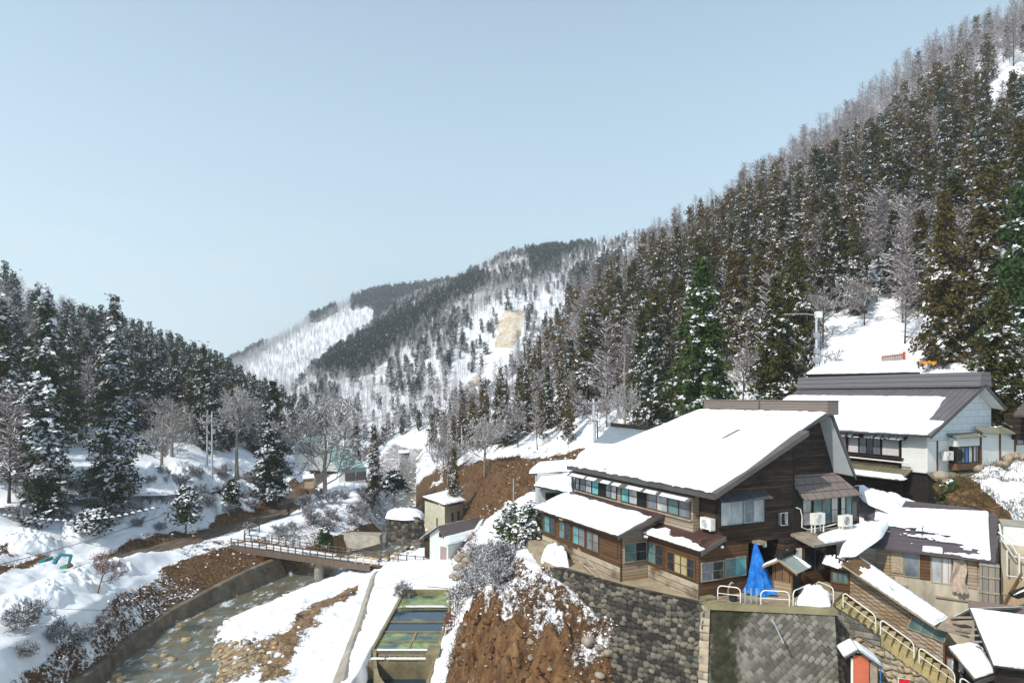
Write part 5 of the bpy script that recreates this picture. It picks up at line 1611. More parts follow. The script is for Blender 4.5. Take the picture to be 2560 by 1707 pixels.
heap("snow_heap", [P(2120, 1218, 40), P(2215, 1240, 39.5), P(2300, 1262, 38.8), P(2240, 1290, 37), P(2170, 1262, 37.5)], .45, M['snow'], "wide snow drift on the ground between the white house and the weathered house", "snow heap", seed=4)
heap("snow_heap", [P(1983, 1520, 31.2), P(2045, 1522, 30.7), P(2078, 1515, 30.8), P(2075, 1492, 31.6), P(2040, 1486, 32), P(2000, 1498, 31.9)], .62, M['snow'], "rounded lump of snow on the terrace edge by the stairs", "snow heap", seed=5)
heap("snow_heap", [P(1350, 1405, 40), P(1385, 1418, 38.4), P(1424, 1420, 37.9), P(1418, 1390, 40.5), P(1380, 1378, 42.5)], .8, M['snow'], "steep snow heap against the left end of the inn", "snow heap", seed=6)

# scrubby garden mound between the white house and the weathered house
def garden():
    V, Fc = [], []
    n, m = 60, 40
    A, B = P(2330, 1200, 41.2), P(2640, 1120, 41.5)
    Cc, D = P(2400, 1310, 37.0), P(2640, 1330, 36.5)
    for i in range(n + 1):
        for j in range(m + 1):
            s, t = i / n, j / m
            p = (A * (1 - s) + B * s) * (1 - t) + (Cc * (1 - s) + D * s) * t
            k = math.sin(math.pi * t) * .5 + (float(fbm(p.x * 1.1, p.y * 1.1, 12, 4)) - .5) * 1.2
            V.append(p + Vector((0, 0, k - .3)))
    for i in range(n):
        for j in range(m): Fc.append((i * (m + 1) + j, i * (m + 1) + j + 1, (i + 1) * (m + 1) + j + 1, (i + 1) * (m + 1) + j))
    o = mesh_object("garden_slope", V, Fc, bpy.data.materials["ground_cover"], None, None, True)
    a = o.data.attributes.new('snowf', 'FLOAT', 'POINT')
    a.data.foreach_set("value", np.array([.30 + .42 * (v[0] > 28.5) + .1 * (v[2] > -4.6) for v in V], np.float32))
    for nm in ('soilf', 'roadf', 'gravf'): o.data.attributes.new(nm, 'FLOAT', 'POINT')
    return tag(o, kind="structure"), V
garden_o, garden_V = garden()
for i, (px, py, Y, s) in enumerate(((2455, 1172, 42, .5), (2470, 1178, 41.8, .38), (2485, 1168, 41.9, .42), (2500, 1163, 42, .5), (2540, 1150, 42, .9), (2462, 1190, 41.5, .3), (2352, 1190, 41.5, .6), (2370, 1205, 41, .4))):
    r_ = random.Random(i)
    bm_ = MB()
    c = P(px, py, Y)
    rows = []
    for a in range(6):
        th = math.pi * a / 5
        rows.append([c + Vector((math.cos(b / 9 * 6.283) * math.sin(th) * s * r_.uniform(.75, 1.1), math.sin(b / 9 * 6.283) * math.sin(th) * s * r_.uniform(.75, 1.1), math.cos(th) * s * .6)) for b in range(9)])
    V_ = [p for r in rows for p in r]
    F_ = [(a * 9 + b, a * 9 + (b + 1) % 9, a * 9 + 9 + (b + 1) % 9, a * 9 + 9 + b) for a in range(5) for b in range(9)]
    o = mesh_object("boulder", V_, F_, M['rock'] if 'rock' in M else M['wood_grey_t'], None, None, True)
    tag(o, "rounded tan boulder at the foot of the white wing", "boulder", "boulders below the white wing")

# ---------------------------------------------------------------- covered stair corridor
KX, KY = Vector((.88, -.475, 0)).normalized(), Vector((.475, .88, 0)).normalized()
TX, TY = Vector((.80, -.60, 0)), Vector((.60, .80, 0))
K = Frame((17.06, 33.1, 0), KX, KY)
ck = thing("covered_stairway", "long sloping covered stairway of weathered boards with a narrow snowy roof", "covered stairway", K(2, .5, -11.5))
def kz(s): return -9.94 - .66 * s
mdiag = m_boards("slanting_boards", (.13, .085, .05), (.36, .27, .18), .19, weather=(.42, .36, .29))
# slanting boards follow the stairs: shear the board coordinate
for n_ in mdiag.node_tree.nodes:
    pass
wl = [K(0, 0, kz(0) - .25), K(4.0, 0, kz(4.0) - .25), K(4.0, 0, kz(4.0) + 1.55), K(0, 0, kz(0) + 1.30)]
MB().slab(wl, .1, vec=KY * .1).build("wall", mdiag, ck)
for i in range(7):           # cover strips along the slope give the slanting board lines
    z = .05 + i * .21
    MB().slab([K(.02, -.02, kz(0) + z), K(3.98, -.02, kz(3.98) + z), K(3.98, -.02, kz(3.98) + z + .03), K(.02, -.02, kz(0) + z + .03)], .02, vec=KY * .018).build("board_edge", M['wood_plain'], ck)
e0, e1 = P(2103, 1408, 32.6), P(2341, 1568, 30.9)
q0, q1 = P(2148, 1393, 33.6), P(2368, 1542, 31.9)
MB().slab([e0, e1, q1, q0], .08).build("roof", M['wood_plain'], ck)
MB().slab([q0, q1, q1 + Vector((.06, .15, .06)), q0 + Vector((.06, .15, .06))], .10).build("ridge_trim", M['metal_grey'], ck)
MB().slab([q0 + Vector((.06, .15, 0)), q1 + Vector((.06, .15, 0)), q1 + Vector((.5, 1.1, -.5)), q0 + Vector((.5, 1.1, -.5))], .06).build("roof_back", M['metal_dark'], ck)
MB().slab([e0, e1, e1 - Vector((0, 0, .1)), e0 - Vector((0, 0, .1))], .03, vec=-KY * .03).build("eave_board", M['wood_grey_t'], ck)
snow_sheet("roof_snow", [q0 * .88 + q1 * .12, q1, e1 * .97 + e0 * .03, e0 * .88 + e1 * .12], .14, ck, 70, 10, .04, patchy(.24, 1, 1, 81, lambda s, t: np.clip(.28 - s * 2.5, 0, .3)), 81)
MB().slab([e1 + KX * .02, e1 + KX * 1.3 - Vector((0, 0, .22)), q1 + KX * 1.0 - Vector((0, 0, .3)), q1 + KX * .02], .07).build("end_roof", M['wood_grey_t'], ck)
KW = Frame(K(2.55, 0, kz(2.55) + .38), (KX - Vector((0, 0, .3))).normalized(), KY, (.28, -.1, .95))
window(KW, 0, 1.5, 0, .55, -.03, ck, 3, 1, ['teal_dull', 'teal_dull', 'teal_dull'], 'wood_grey_t', .04)
KW2 = Frame(K(-.75, -.05, -9.75), KX, KY)
MB().box((-.1, .02, -.3), (.78, .12, 1.05), KW2).build("end_wall", M['wood_warm'], ck)
window(KW2, 0, .7, .28, .78, .017, ck, 3, 1, ['teal_dull', 'teal_dull', 'teal_dull'], 'wood_frame', .05)
pr_ = [K(-1.2, -.35, -8.55), K(.3, -.35, -8.85), K(.35, .6, -8.45), K(-1.1, .6, -8.2)]
MB().slab(pr_, .08).build("porch_roof", mroof, ck)
snow_sheet("porch_snow", [pr_[3], pr_[2], pr_[1], pr_[0]], .14, ck, 16, 10, .06, patchy(.4, 2, 2, 83), 83)
MB().box((4.05, .05, -13.4), (5.6, .15, -11.9), K).build("wall", M['wood_black'], ck)
window(K, 4.15, 5.3, -13.2, -12.45, .045, ck, 3, 1, ['glass_pale', 'glass_pale', 'glass_pale'], 'wood_plain', .04)
MB().box((3.98, -.03, -13.2), (4.06, .1, -11.3), K).build("corner_post", M['wood_frame'], ck)

# ---------------------------------------------------------------- house at the bottom right corner
gh = thing("corner_house", "house at the bottom right corner under a broad smooth snow roof", "house", P(2560, 1680, 28) - Vector((0, 0, 1)))
ap, ev = P(2424, 1521, 30), P(2484, 1662, 27.4)
ar, er = P(2700, 1556, 29.0), P(2700, 1690, 26.8)
MB().slab([ap, ar, er, ev], .12).build("roof", M['metal_dark'], gh)
snow_sheet("roof_snow", [ap, ar, er, ev], .2, gh, 50, 30, .012, None, 91)
bk = P(2376, 1546, 31.2)
MB().slab([ap, ap + Vector((3, .6, -.1)), bk + Vector((3, .6, -.1)), bk], .1).build("roof_back", M['metal_dark'], gh)
snow_sheet("roof_back_snow", [ap, ap + Vector((3, .6, -.1)), bk + Vector((3, .6, -.1)), bk], .08, gh, 10, 10, .02, None, 92)
for i in range(5):
    f = i / 4.5
    a = ap.lerp(ev, f * .5 + .06) - Vector((-.05, 0, .25))
    MB().tube([a, a + Vector((-.75 * (1 - f), .35, -.12))], .05, 4).build("rafter", M['wood_grey_t'], gh)
wlp = [ap + Vector((.4, .25, -.35)), ev + Vector((.4, .25, -.3)), ev + Vector((.4, .25, -3)), ap + Vector((.4, .25, -4))]
MB().slab(wlp, .1, vec=(.1, 0, 0)).build("gable_wall", M['wood_black'], gh)
MB().slab([ev + Vector((.3, .35, -.2)), er + Vector((0, .35, -.2)), er + Vector((0, .35, -3)), ev + Vector((.3, .35, -3))], .1, vec=(0, .1, 0)).build("wall", M['wood_dark'], gh)
MB().slab([P(2426, 1502, 31.0), P(2700, 1535, 30.0), P(2700, 1560, 30.0), P(2426, 1521, 31.0)], .15, vec=(0, .15, 0)).build("parapet", m_plain("brown_parapet_sheet", (.20, .15, .13), .6, .1, 1), gh)
lo = thing("entrance_roof", "small steep snow covered entrance roof at the foot of the stairs", "roof", P(2430, 1650, 29))
l4 = [P(2371, 1617, 29.3), P(2444, 1602, 29.8), P(2491, 1678, 27.9), P(2437, 1697, 27.5)]
MB().slab(l4, .1).build("roof", M['wood_plain'], lo)
snow_sheet("roof_snow", [l4[3], l4[0], l4[1] * .97 + l4[0] * .03, l4[2] * .97 + l4[3] * .03], .13, lo, 24, 16, .02, None, 93)
MB().slab([l4[3] - Vector((0, 0, .1)), l4[2] + (l4[2] - l4[3]) * .8 - Vector((0, 0, .1)), l4[2] + (l4[2] - l4[3]) * .8 - Vector((0, 0, .26)), l4[3] - Vector((0, 0, .26))], .08, vec=(0, -.08, 0)).build("gutter", M['metal_dark'], lo)
MB().slab([l4[0] + Vector((.35, .1, -.15)), l4[1] + Vector((-.1, .1, -.15)), l4[1] + Vector((-.1, .1, -2.2)), l4[0] + Vector((.35, .1, -2.2))], .08, vec=(0, .08, 0)).build("wall", M['wood_black'], lo)
sn2 = thing("roof_nook_snow", "wedge of shaded snow caught between the entrance roof and corner house", "snow", P(2470, 1660, 28.3))
MB().slab([P(2450, 1612, 29.5), P(2497, 1672, 28.4), P(2503, 1667, 28.2), P(2480, 1640, 28.8)], .1).build("snow_wedge", M['snow'], sn2)
snw = thing("eave_stub", "snow tipped eave end poking in at the right edge", "roof", P(2555, 1480, 31))
MB().slab([P(2535, 1487, 31), P(2600, 1462, 30.5), P(2600, 1480, 30.5), P(2545, 1497, 31)], .1, vec=(0, .4, 0)).build("eave", M['wood_black'], snw)
snow_sheet("eave_snow", [P(2536, 1485, 31.4), P(2600, 1460, 30.9), P(2600, 1462, 30.4), P(2535, 1487, 31)], .08, snw, 8, 4, .02, None, 94)
# ---------------------------------------------------------------- stone walls with real relief
def m_wall(name, cols, mortar, mossc, moss_at=.5, moss_gain=6., rough=.85):
    k = NT(name)
    g = k.geo()
    tone = k.math('ADD', k.math('MULTIPLY', k.attr('tone'), .75), k.math('MULTIPLY', k.noise(g, 7, 5, .65), .35))
    n = len(cols) - 1
    col = k.ramp(tone, [(.12 + .8 * i / n, c) for i, c in enumerate(cols)])
    f = k.math('MULTIPLY', k.math('SUBTRACT', k.math('ADD', k.attr('moss'), k.math('ADD', k.math('MULTIPLY', k.noise(k.geo((1, 1, .5)), 1.1, 6, .7), .75), k.math('MULTIPLY', k.noise(k.geo((1, 1, .6)), 3.5, 5, .7), .5))), moss_at + .62), moss_gain, clamp=True)
    col = k.mix(f, col, k.mix(k.attr('tone'), mossc, tuple(c * 2.2 for c in mossc)))
    e = k.math('LESS_THAN', k.attr('edge'), .10)
    k.color(k.mix(e, col, mortar))
    k.rough(rough)
    k.bump(k.noise(g, 9, 5, .65), .55, .04)
    return k.m
def voro(u, v, seed):
    iu, iv = np.floor(u), np.floor(v)
    F1, F2, idt = np.full(u.shape, 9.), np.full(u.shape, 9.), np.zeros(u.shape)
    for a in (-1, 0, 1):
        for b in (-1, 0, 1):
            cx, cy = iu + a, iv + b
            px_, py_ = cx + .15 + .7 * _hash(cx, cy, seed), cy + .15 + .7 * _hash(cx, cy, seed + 1)
            d = np.hypot(u - px_, v - py_)
            t = _hash(cx, cy, seed + 2)
            n1 = d < F1
            F2 = np.where(n1, F1, np.minimum(F2, d))
            idt = np.where(n1, t, idt)
            F1 = np.where(n1, d, F1)
    return F1, F2, idt
def stone_wall(name, top, drop, batter, kind, size, mat, relief=.1, res=.055, moss=None, label=None, cat="wall", seed=0, parent=None, outward=None):
    """top: polyline of the upper edge; drop: metres down (number or list per point); batter: outward lean per metre"""
    top = [Vector(p) for p in top]
    L = [0.]
    for a, b in zip(top, top[1:]): L.append(L[-1] + (b - a).length)
    nu = max(4, int(L[-1] / res))
    dm = max(drop) if isinstance(drop, (list, tuple)) else drop
    nv = max(4, int(dm / res))
    us = np.linspace(0, L[-1], nu + 1)
    T = np.array([[*p] for p in top])
    tp_ = np.stack([np.interp(us, L, T[:, k]) for k in range(3)], -1)
    dr = np.interp(us, L, drop) if isinstance(drop, (list, tuple)) else np.full(nu + 1, float(drop))
    tang = np.gradient(tp_, axis=0)
    for _ in range(6): tang[1:-1] = (tang[:-2] + tang[1:-1] + tang[2:]) / 3
    nrm = np.stack([tang[:, 1], -tang[:, 0], 0 * us], -1)
    nrm /= np.linalg.norm(nrm, axis=1)[:, None] + 1e-9
    if outward is not None and (nrm @ np.array(outward)).mean() < 0: nrm = -nrm
    vv = np.linspace(0, 1, nv + 1)
    U = np.repeat(us[:, None], nv + 1, 1)
    Vd = dr[:, None] * vv[None, :]
    zz = tp_[:, 2][:, None] - Vd
    if kind == 'boulder':
        F1, F2, tone = voro(U / size + .15 * (fbm(U * 1.3, zz * 1.3, 5, 2) - .5), zz / size * 1.15, seed)
        edge = F2 - F1
        hgt = np.clip(edge * 2.2, 0, 1) ** .6 * (.55 + .75 * tone)
    else:
        if kind == 'diag':
            p, q = (U + zz) / 1.414 / (size * 1.35), (U - zz) / 1.414 / size
        else:
            p, q = U / (size * 1.5), zz / size
        row = np.floor(q)
        p = p + np.mod(row, 2) * .5
        ip = np.floor(p)
        fp_, fq = p - ip, q - row
        edge = np.minimum(np.minimum(fp_, 1 - fp_) * 1.35, np.minimum(fq, 1 - fq)) * 2
        tone = _hash(ip, row, seed)
        hgt = np.clip(edge * 4.5, 0, 1) * (.75 + .35 * tone) + (fp_ - .5) * (_hash(ip, row, seed + 5) - .5) * .6
    P3 = tp_[:, None, :] + nrm[:, None, :] * (Vd * batter + relief * hgt)[..., None]
    P3[..., 2] = zz
    V = P3.reshape(-1, 3)
    idx = np.arange((nu + 1) * (nv + 1)).reshape(nu + 1, nv + 1)
    Q = np.stack([idx[:-1, :-1], idx[1:, :-1], idx[1:, 1:], idx[:-1, 1:]], -1).reshape(-1, 4)
    # a cap back to the retained ground
    back = tp_ - nrm * .35
    k0 = len(V)
    V = np.concatenate([V, back])
    Q = np.concatenate([Q, np.stack([idx[:-1, 0], idx[1:, 0], np.arange(k0 + 1, k0 + nu + 1), np.arange(k0, k0 + nu)], -1)])
    me = np_mesh(name, V - (np.array(origin(parent)) if parent else 0), Q)
    ms = np.zeros_like(U) if moss is None else moss(U / L[-1], Vd)
    for nm, arr, pad in (('tone', tone, .5), ('edge', edge, 1.), ('moss', ms, 0.)):
        a = me.attributes.new(nm, 'FLOAT', 'POINT')
        a.data.foreach_set("value", np.concatenate([arr.reshape(-1), np.full(nu + 1, pad)]).astype(np.float32))
    me.polygons.foreach_set("use_smooth", np.ones(len(Q), bool))
    o = finish(name, me, mat, None, parent)
    if label: tag(o, label, cat)
    return o
mw_dark = m_wall("dark_boulder_wall", [(.014, .013, .012), (.045, .040, .033), (.095, .085, .068), (.19, .165, .125)], (.014, .012, .009), (.022, .022, .008), .42)
mw_light = m_wall("pale_cobble_wall", [(.16, .14, .11), (.30, .26, .20), (.42, .36, .27), (.36, .25, .15)], (.17, .14, .09), (.10, .09, .03), .9)
mw_block = m_wall("grey_block_wall", [(.075, .068, .055), (.145, .132, .11), (.235, .215, .18)], (.02, .018, .014), (.020, .020, .010), .50)
zt = -9.93
stone_wall("boulder_wall", [(1.9, 39.6, zt - .3), (2.65, 37.95, zt), (5.62, 34.3, zt), (9.25, 31.25, zt)], 6.5, .16, 'boulder', .31, mw_dark, .17,
           moss=lambda u, v: .36 * (u < .93) * (.5 + .5 * np.clip(1 - v / 6, 0, 1)) - .3 * (u > .93), label="dark mossy wall of rounded boulders below the inn", seed=1, outward=(-1, -1, 0))
stone_wall("block_wall", [(9.22, 31.28, zt - .08), (9.75, 31.15, zt - .08), (12.2, 30.75, zt - .1), (14.95, 30.35, zt - .12)], 7.0, .20, 'diag', .235, mw_block, .045,
           moss=lambda u, v: .75 * np.clip(1 - np.abs(u - .14) / .26, 0, 1) ** .5 + .45 * np.clip(1 - v / 1.0, 0, 1) - .18 * (u > .42), label="retaining wall of diagonal grey blocks with dark moss on its left side", seed=2, outward=(-.1, -1, 0))
stone_wall("corner_stones", [(9.05, 31.36, zt - .02), (9.45, 31.16, zt - .02)], 7.0, .20, 'ashlar', .34, mw_light, .10, label="pale column of corner stones between the boulder wall and block wall", seed=3, outward=(-.6, -1, 0))
kb = MB().slab([(9.0, 31.45, -9.9), (9.3, 31.05, -9.9), (12.2, 30.62, -9.9), (15.05, 30.2, -9.9), (15.15, 30.75, -9.9), (12.2, 31.15, -9.9), (9.5, 31.65, -9.9)], .22).build("wall_kerb", M['concrete_moss'])
tag(kb, "low concrete kerb along the top of the diagonal block wall", "kerb")
tag(MB().tube([P(1930, 1549, 30.2), P(1938, 1562, 29.9)], .05, 8).tube([P(1938, 1562, 29.9), P(1959, 1607, 29.6)], .035, 6).build("drain_spout", M['metal_grey']), "white spout with a dark stain below it on the block wall", "pipe")

# ---------------------------------------------------------------- stairs
S = Frame((15.62, 31.75, 0), TX, TY)
NSTEP, RUN, RISE = 22, .30, .185
M['stair'] = m_plain('mossy_stair_concrete', (.36, .285, .135), .9, .3, 1.5, .3)
st = thing("stone_stairs", "mossy concrete stairs running down beside the covered stairway", "stairs", S(3, .5, -12))
for i in range(NSTEP):
    z = -9.95 - RISE * (i + 1)
    MB().box((i * RUN, -.02, z - .55), (i * RUN + RUN + .02 + (i % 3) * .004, 1.85, z), S).build("step", M['stair'], st)
def stz(s): return -9.95 - RISE * s / RUN
stone_wall("coping_blocks", [S(-.3, -.10, -10.02), S(1.0, -.10, -10.62), S(2.0, -.10, -11.25)], [1.35, .95, .35], .03, 'ashlar', .30, mw_block, .05, moss=lambda u, v: .35 * (u < .5), label="courses of squared stones under the top of the stairs", seed=4, outward=(-.4, -1, 0))
stone_wall("cobble_wall", [S(-.75, -.02, -11.3), S(1.2, -.06, -11.38), S(2.2, -.08, stz(2.3) - .35), S(7, -.08, stz(7) - .35)], [5, 5, 4.4, 2.], .05, 'boulder', .33, mw_light, .22, label="wall of pale rounded cobbles beneath the stairs", seed=6, outward=(-.4, -1, 0))
def rail(name, p0, p1, h, label, group, mid=True, r=.028, lean=0.):
    p0, p1 = Vector(p0), Vector(p1)
    d = p1 - p0
    up = Vector((0, 0, h))
    a, b = p0 + up, p1 + up
    t = thing(name, label, "handrail", p0, group)
    k = min(.22, d.length * .2)
    dn = d.normalized()
    pts = [p0, a - Vector((0, 0, k))]
    for i in range(1, 5):
        th = i / 4 * math.pi / 2
        pts.append(a - Vector((0, 0, k)) + Vector((0, 0, k)) * math.sin(th) + dn * k * (1 - math.cos(th)))
    for i in range(0, 5):
        th = i / 4 * math.pi / 2
        pts.append(b - dn * k + dn * k * math.sin(th) - Vector((0, 0, k)) * (1 - math.cos(th)))
    pts += [p1]
    MB().tube(pts, r, 8).build("rail_tube", M['metal_white'], t)
    if mid:
        MB().tube([p0.lerp(a, .48), p1.lerp(b, .48)], r * .7, 6).build("lower_bar", M['metal_white'], t)
    return t
gz_ = "white tube handrails on the terrace edge"
rail("handrail", (10.05, 31.95, -9.95), (11.0, 31.5, -9.95), .72, "cream handrail on the terrace nearest the inn corner left of the bollards", gz_)
rail("handrail", (11.85, 31.15, -9.95), (13.1, 30.9, -9.95), .72, "cream handrail on the terrace in front of the little shrine", gz_)
rail("handrail", (13.3, 30.95, -9.95), (14.75, 32.2, -9.95), .74, "cream handrail rising behind the rounded snow lump", gz_)
rail("handrail", (15.25, 32.75, -9.95), (15.5, 31.55, -9.95), .72, "short cream handrail at the very top of the stairs", gz_)
gs_ = "white tube handrails down the stairs"
for i, (s0, s1, w_) in enumerate(((.35, 1.75, "uppermost"), (1.95, 3.3, "second from the top"), (3.5, 4.85, "third from the top"), (5.05, 6.4, "lowest"))):
    rail("handrail", S(s0, .30, stz(s0) - .1), S(s1, .30, stz(s1) - .1), .78, f"cream handrail down the stairs, {w_} of the four", gs_)
for i, (x, y, w_) in enumerate(((11.2, 31.42, "leftmost"), (11.47, 31.38, "middle"), (11.72, 31.34, "rightmost"))):
    b_ = thing("bollard", f"thin grey bollard on the terrace, {w_} of the three", "bollard", (x, y, -9.95), "bollards on the terrace")
    MB().tube([(x, y, -9.96), (x, y, -9.23)], .045, 10).build("post", M['metal_grey'], b_)
    MB().tube([(x, y, -9.229), (x, y, -9.21)], [.05, .03], 10).build("cap", M['metal_grey'], b_)
fs_ = thing("tap_stand", "bent standpipe with a dark bucket behind the left handrail", "tap", (10.75, 31.95, -9.95))
MB().tube([(10.6, 31.95, -9.9), (10.55, 31.95, -9.5), (10.62, 31.94, -9.2), (10.72, 31.92, -9.08), (10.8, 31.9, -9.12)], [.03, .04, .04, .05, .03], 6).build("pipe", M['wood_grey_t'], fs_)
MB().tube([(10.75, 31.8, -9.94), (10.75, 31.8, -9.70)], [.16, .2], 12).build("bucket", M['rubber'], fs_)
tag(MB().box((.02, -.45, -9.95), (.75, -.03, -9.78), G).build("doorstep", M['concrete_moss']), "low mossy concrete step at the corner of the inn", "step")
tag(MB().slab([(9.45, 31.55, -9.86), (10.3, 31.75, -9.86), (10.35, 31.65, -9.86), (9.5, 31.42, -9.86)], .06).build("plank", M['wood_grey_t']), "pale plank lying on the terrace in front of the doorstep", "plank")

# ---------------------------------------------------------------- the little shrine
SX, SY = Vector((.70, -.71, 0)).normalized(), Vector((.71, .70, 0)).normalized()
H = Frame((13.33, 32.28, 0), SX, SY)
sh = thing("small_shrine", "small wooden wayside shrine with a pale green tiled roof on the terrace", "shrine", H(0, .5, -9.95))
MB().box((-.44, .05, -9.95), (.44, .12, -9.15), H).build("lower_wall", M['wood_grey'], sh)
MB().box((-.44, .06, -9.149), (.44, .12, -8.35), H).build("upper_wall", M['wood_brown_v'], sh)
MB().box((-.44, .121, -9.95), (-.38, 1.0, -8.35), H).box((.38, .121, -9.75), (.44, 1.0, -8.35), H).box((-.38, .95, -9.95), (.38, 1.0, -8.35), H).build("side_wall", M['wood_black'], sh)
for s in (-.5, .44):
    MB().box((s, .02, -9.95), (s + .06, .08, -8.4), H).build("post", M['wood_plain'], sh)
MB().slab([H(-.45, .05, -8.35), H(.45, .05, -8.35), H(0, .05, -8.08)], .04, vec=SY * .04).build("gable_board", M['wood_frame'], sh)
mgt = m_seam("green_tile_roof", (.27, .31, .28), .14, .71, .70, .6, .15)
la, ra_, fa, ba = H(-.88, -.35, -8.48), H(.88, -.35, -8.50), H(0, -.35, -7.98), H(0, 1.35, -7.98)
lb, rb = H(-.88, 1.35, -8.48), H(.88, 1.35, -8.50)
MB().slab([fa, ba, rb, ra_], .06).slab([fa, ba, lb, la], .06).build("roof", mgt, sh)
MB().slab([la - Vector((0, 0, .06)), fa - Vector((0, 0, .06)), fa - Vector((0, 0, .13)), la - Vector((0, 0, .13))], .03, vec=SY * -.03).slab([ra_ - Vector((0, 0, .06)), fa - Vector((0, 0, .06)), fa - Vector((0, 0, .13)), ra_ - Vector((0, 0, .13))], .03, vec=SY * -.03).build("barge_board", M['straw'], sh)
rdg = MB().box((-.07, -.25, -7.98), (.07, 1.3, -7.80), H).box((-.11, -.27, -7.799), (.11, 1.32, -7.75), H).build("ridge", M['wood_black'], sh)
for d in (-.34, 1.3):
    MB().box((-.12, d, -8.0), (.12, d + .07, -7.66), H).tube([H(-.16, d + .035, -7.86), H(0, d + .035, -7.6), H(.16, d + .035, -7.86)], .05, 6).build("ridge_end_tile", M['wood_black'], sh)
snow_sheet("roof_snow", [fa * .15 + ba * .85, ba * .25 + rb * .75, rb, ra_ * .2 + rb * .8 + H(-.5, 0, 0) * 0], .06, sh, 14, 12, .1, patchy(.36, 2, 2, 98), 98)
snow_sheet("roof_snow", [fa * .9 + la * .1, ba * .9 + la * .1, lb, la], .09, sh, 14, 10, .04, None, 99)

# ---------------------------------------------------------------- blue tarpaulin
def tarp():
    V, Fc = [], []
    n, m = 64, 26
    apx = Vector((12.28, 33.02, -7.42))
    for j in range(m + 1):
        t = j / m
        for i in range(n):
            a = i / n * 2 * math.pi
            r = .05 + .62 * t ** .85 + (.18 * (t - .8) * 5 if t > .8 else 0)
            fold = 1 + t * (.13 * math.sin(a * 7 + t * 2) + .08 * math.sin(a * 13 + 3 * t) + .05 * math.sin(a * 23))
            r *= fold
            cx = apx.x + .28 * t + (.22 * max(0, t - .7) * 3 if math.cos(a) > 0 else 0) * max(0, math.cos(a))
            V.append((cx + math.cos(a) * r, apx.y - .06 * t + math.sin(a) * r * .62, apx.z - 2.48 * t + .05 * math.sin(a * 9) * (t > .9) + (float(fbm(a * 4, t * 6, 3, 2)) - .5) * .05))
    for j in range(m):
        for i in range(n): Fc.append((j * n + i, j * n + (i + 1) % n, (j + 1) * n + (i + 1) % n, (j + 1) * n + i))
    k = NT("blue_tarpaulin")
    k.color(k.ramp(k.noise(k.geo(), 3, 6, .7), [(.3, (.006, .10, .48)), (.55, (.02, .22, .72)), (.72, (.12, .42, .85))]))
    k.rough(.32)
    k.bump(k.noise(k.geo((1, 1, .5)), 5, 7, .75), 1.0, .14)
    return tag(mesh_object("tarpaulin", V, Fc, k.m, None, None, True), "bright blue tarpaulin draped like a tent over something by the inn entrance", "tarpaulin")
tarp()

# ---------------------------------------------------------------- red hut and banner at the bottom edge
RX, RY = Vector((.9, -.2, 0)).normalized(), Vector((.2, .9, 0)).normalized()
R = Frame((15.05, 28.7, 0), RX, RY)
rh = thing("red_hut", "narrow red hut with a snowy curved roof below the cobble wall", "hut", R(.4, .4, -14))
MB().box((-.08, 0, -15), (.55, .06, -11.35), R).build("red_panel", m_plain("faded_red_paint", (.52, .13, .07), .7, .12, 3), rh)
MB().box((.551, .0, -15), (.60, .08, -11.55), R).build("frame_post", M['wood_frame'], rh)
MB().box((.601, .01, -15), (.90, .06, -11.6), R).build("grey_panel", M['wood_grey_t'], rh)
MB().box((-.16, -.01, -15), (-.081, .06, -11.5), R).build("white_post", M['metal_white'], rh)
MB().box((-.1, .061, -15), (.95, 1.0, -11.6), R).build("hut_body", M['wood_black'], rh)
rl = [R(-.50, -.2, -11.42), R(.08, -.2, -11.02), R(.10, 1.1, -11.02), R(-.48, 1.1, -11.42)]
rr = [R(.09, -.2, -11.05), R(1.02, -.2, -11.68), R(1.04, 1.1, -11.68), R(.11, 1.1, -11.05)]
MB().slab(rl, .08).slab(rr, .08).build("roof", M['metal_dark'], rh)
snow_sheet("roof_snow", rl, .10, rh, 10, 14, .03, None, 101)
snow_sheet("roof_snow", [rr[0] * .94 + rr[1] * .06, rr[1], rr[2], rr[3] * .94 + rr[2] * .06], .11, rh, 16, 14, .03, None, 102)
tag(MB().tube([R(.99, -.1, -15), R(.99, -.1, -11.75)], .02, 6).build("blue_pole", M['blue']), "thin light blue pole standing against the red hut", "pole")
bn = thing("red_banner", "plain red banner on a thin pale pole at the bottom edge", "banner", R(1.75, 0, -15))
MB().tube([R(1.72, 0, -15), R(1.72, 0, -12.15)], .018, 6).tube([R(1.72, 0, -12.2), R(2.2, 0, -12.2)], .012, 5).build("banner_pole", M['metal_white'], bn)
MB().slab([R(1.75, .01, -12.22), R(2.16, .01, -12.24), R(2.08, .03, -14), R(1.74, .01, -14)], .01, vec=RY * .01).build("cloth", m_plain("red_cloth", (.55, .012, .018), .6, .15), bn)
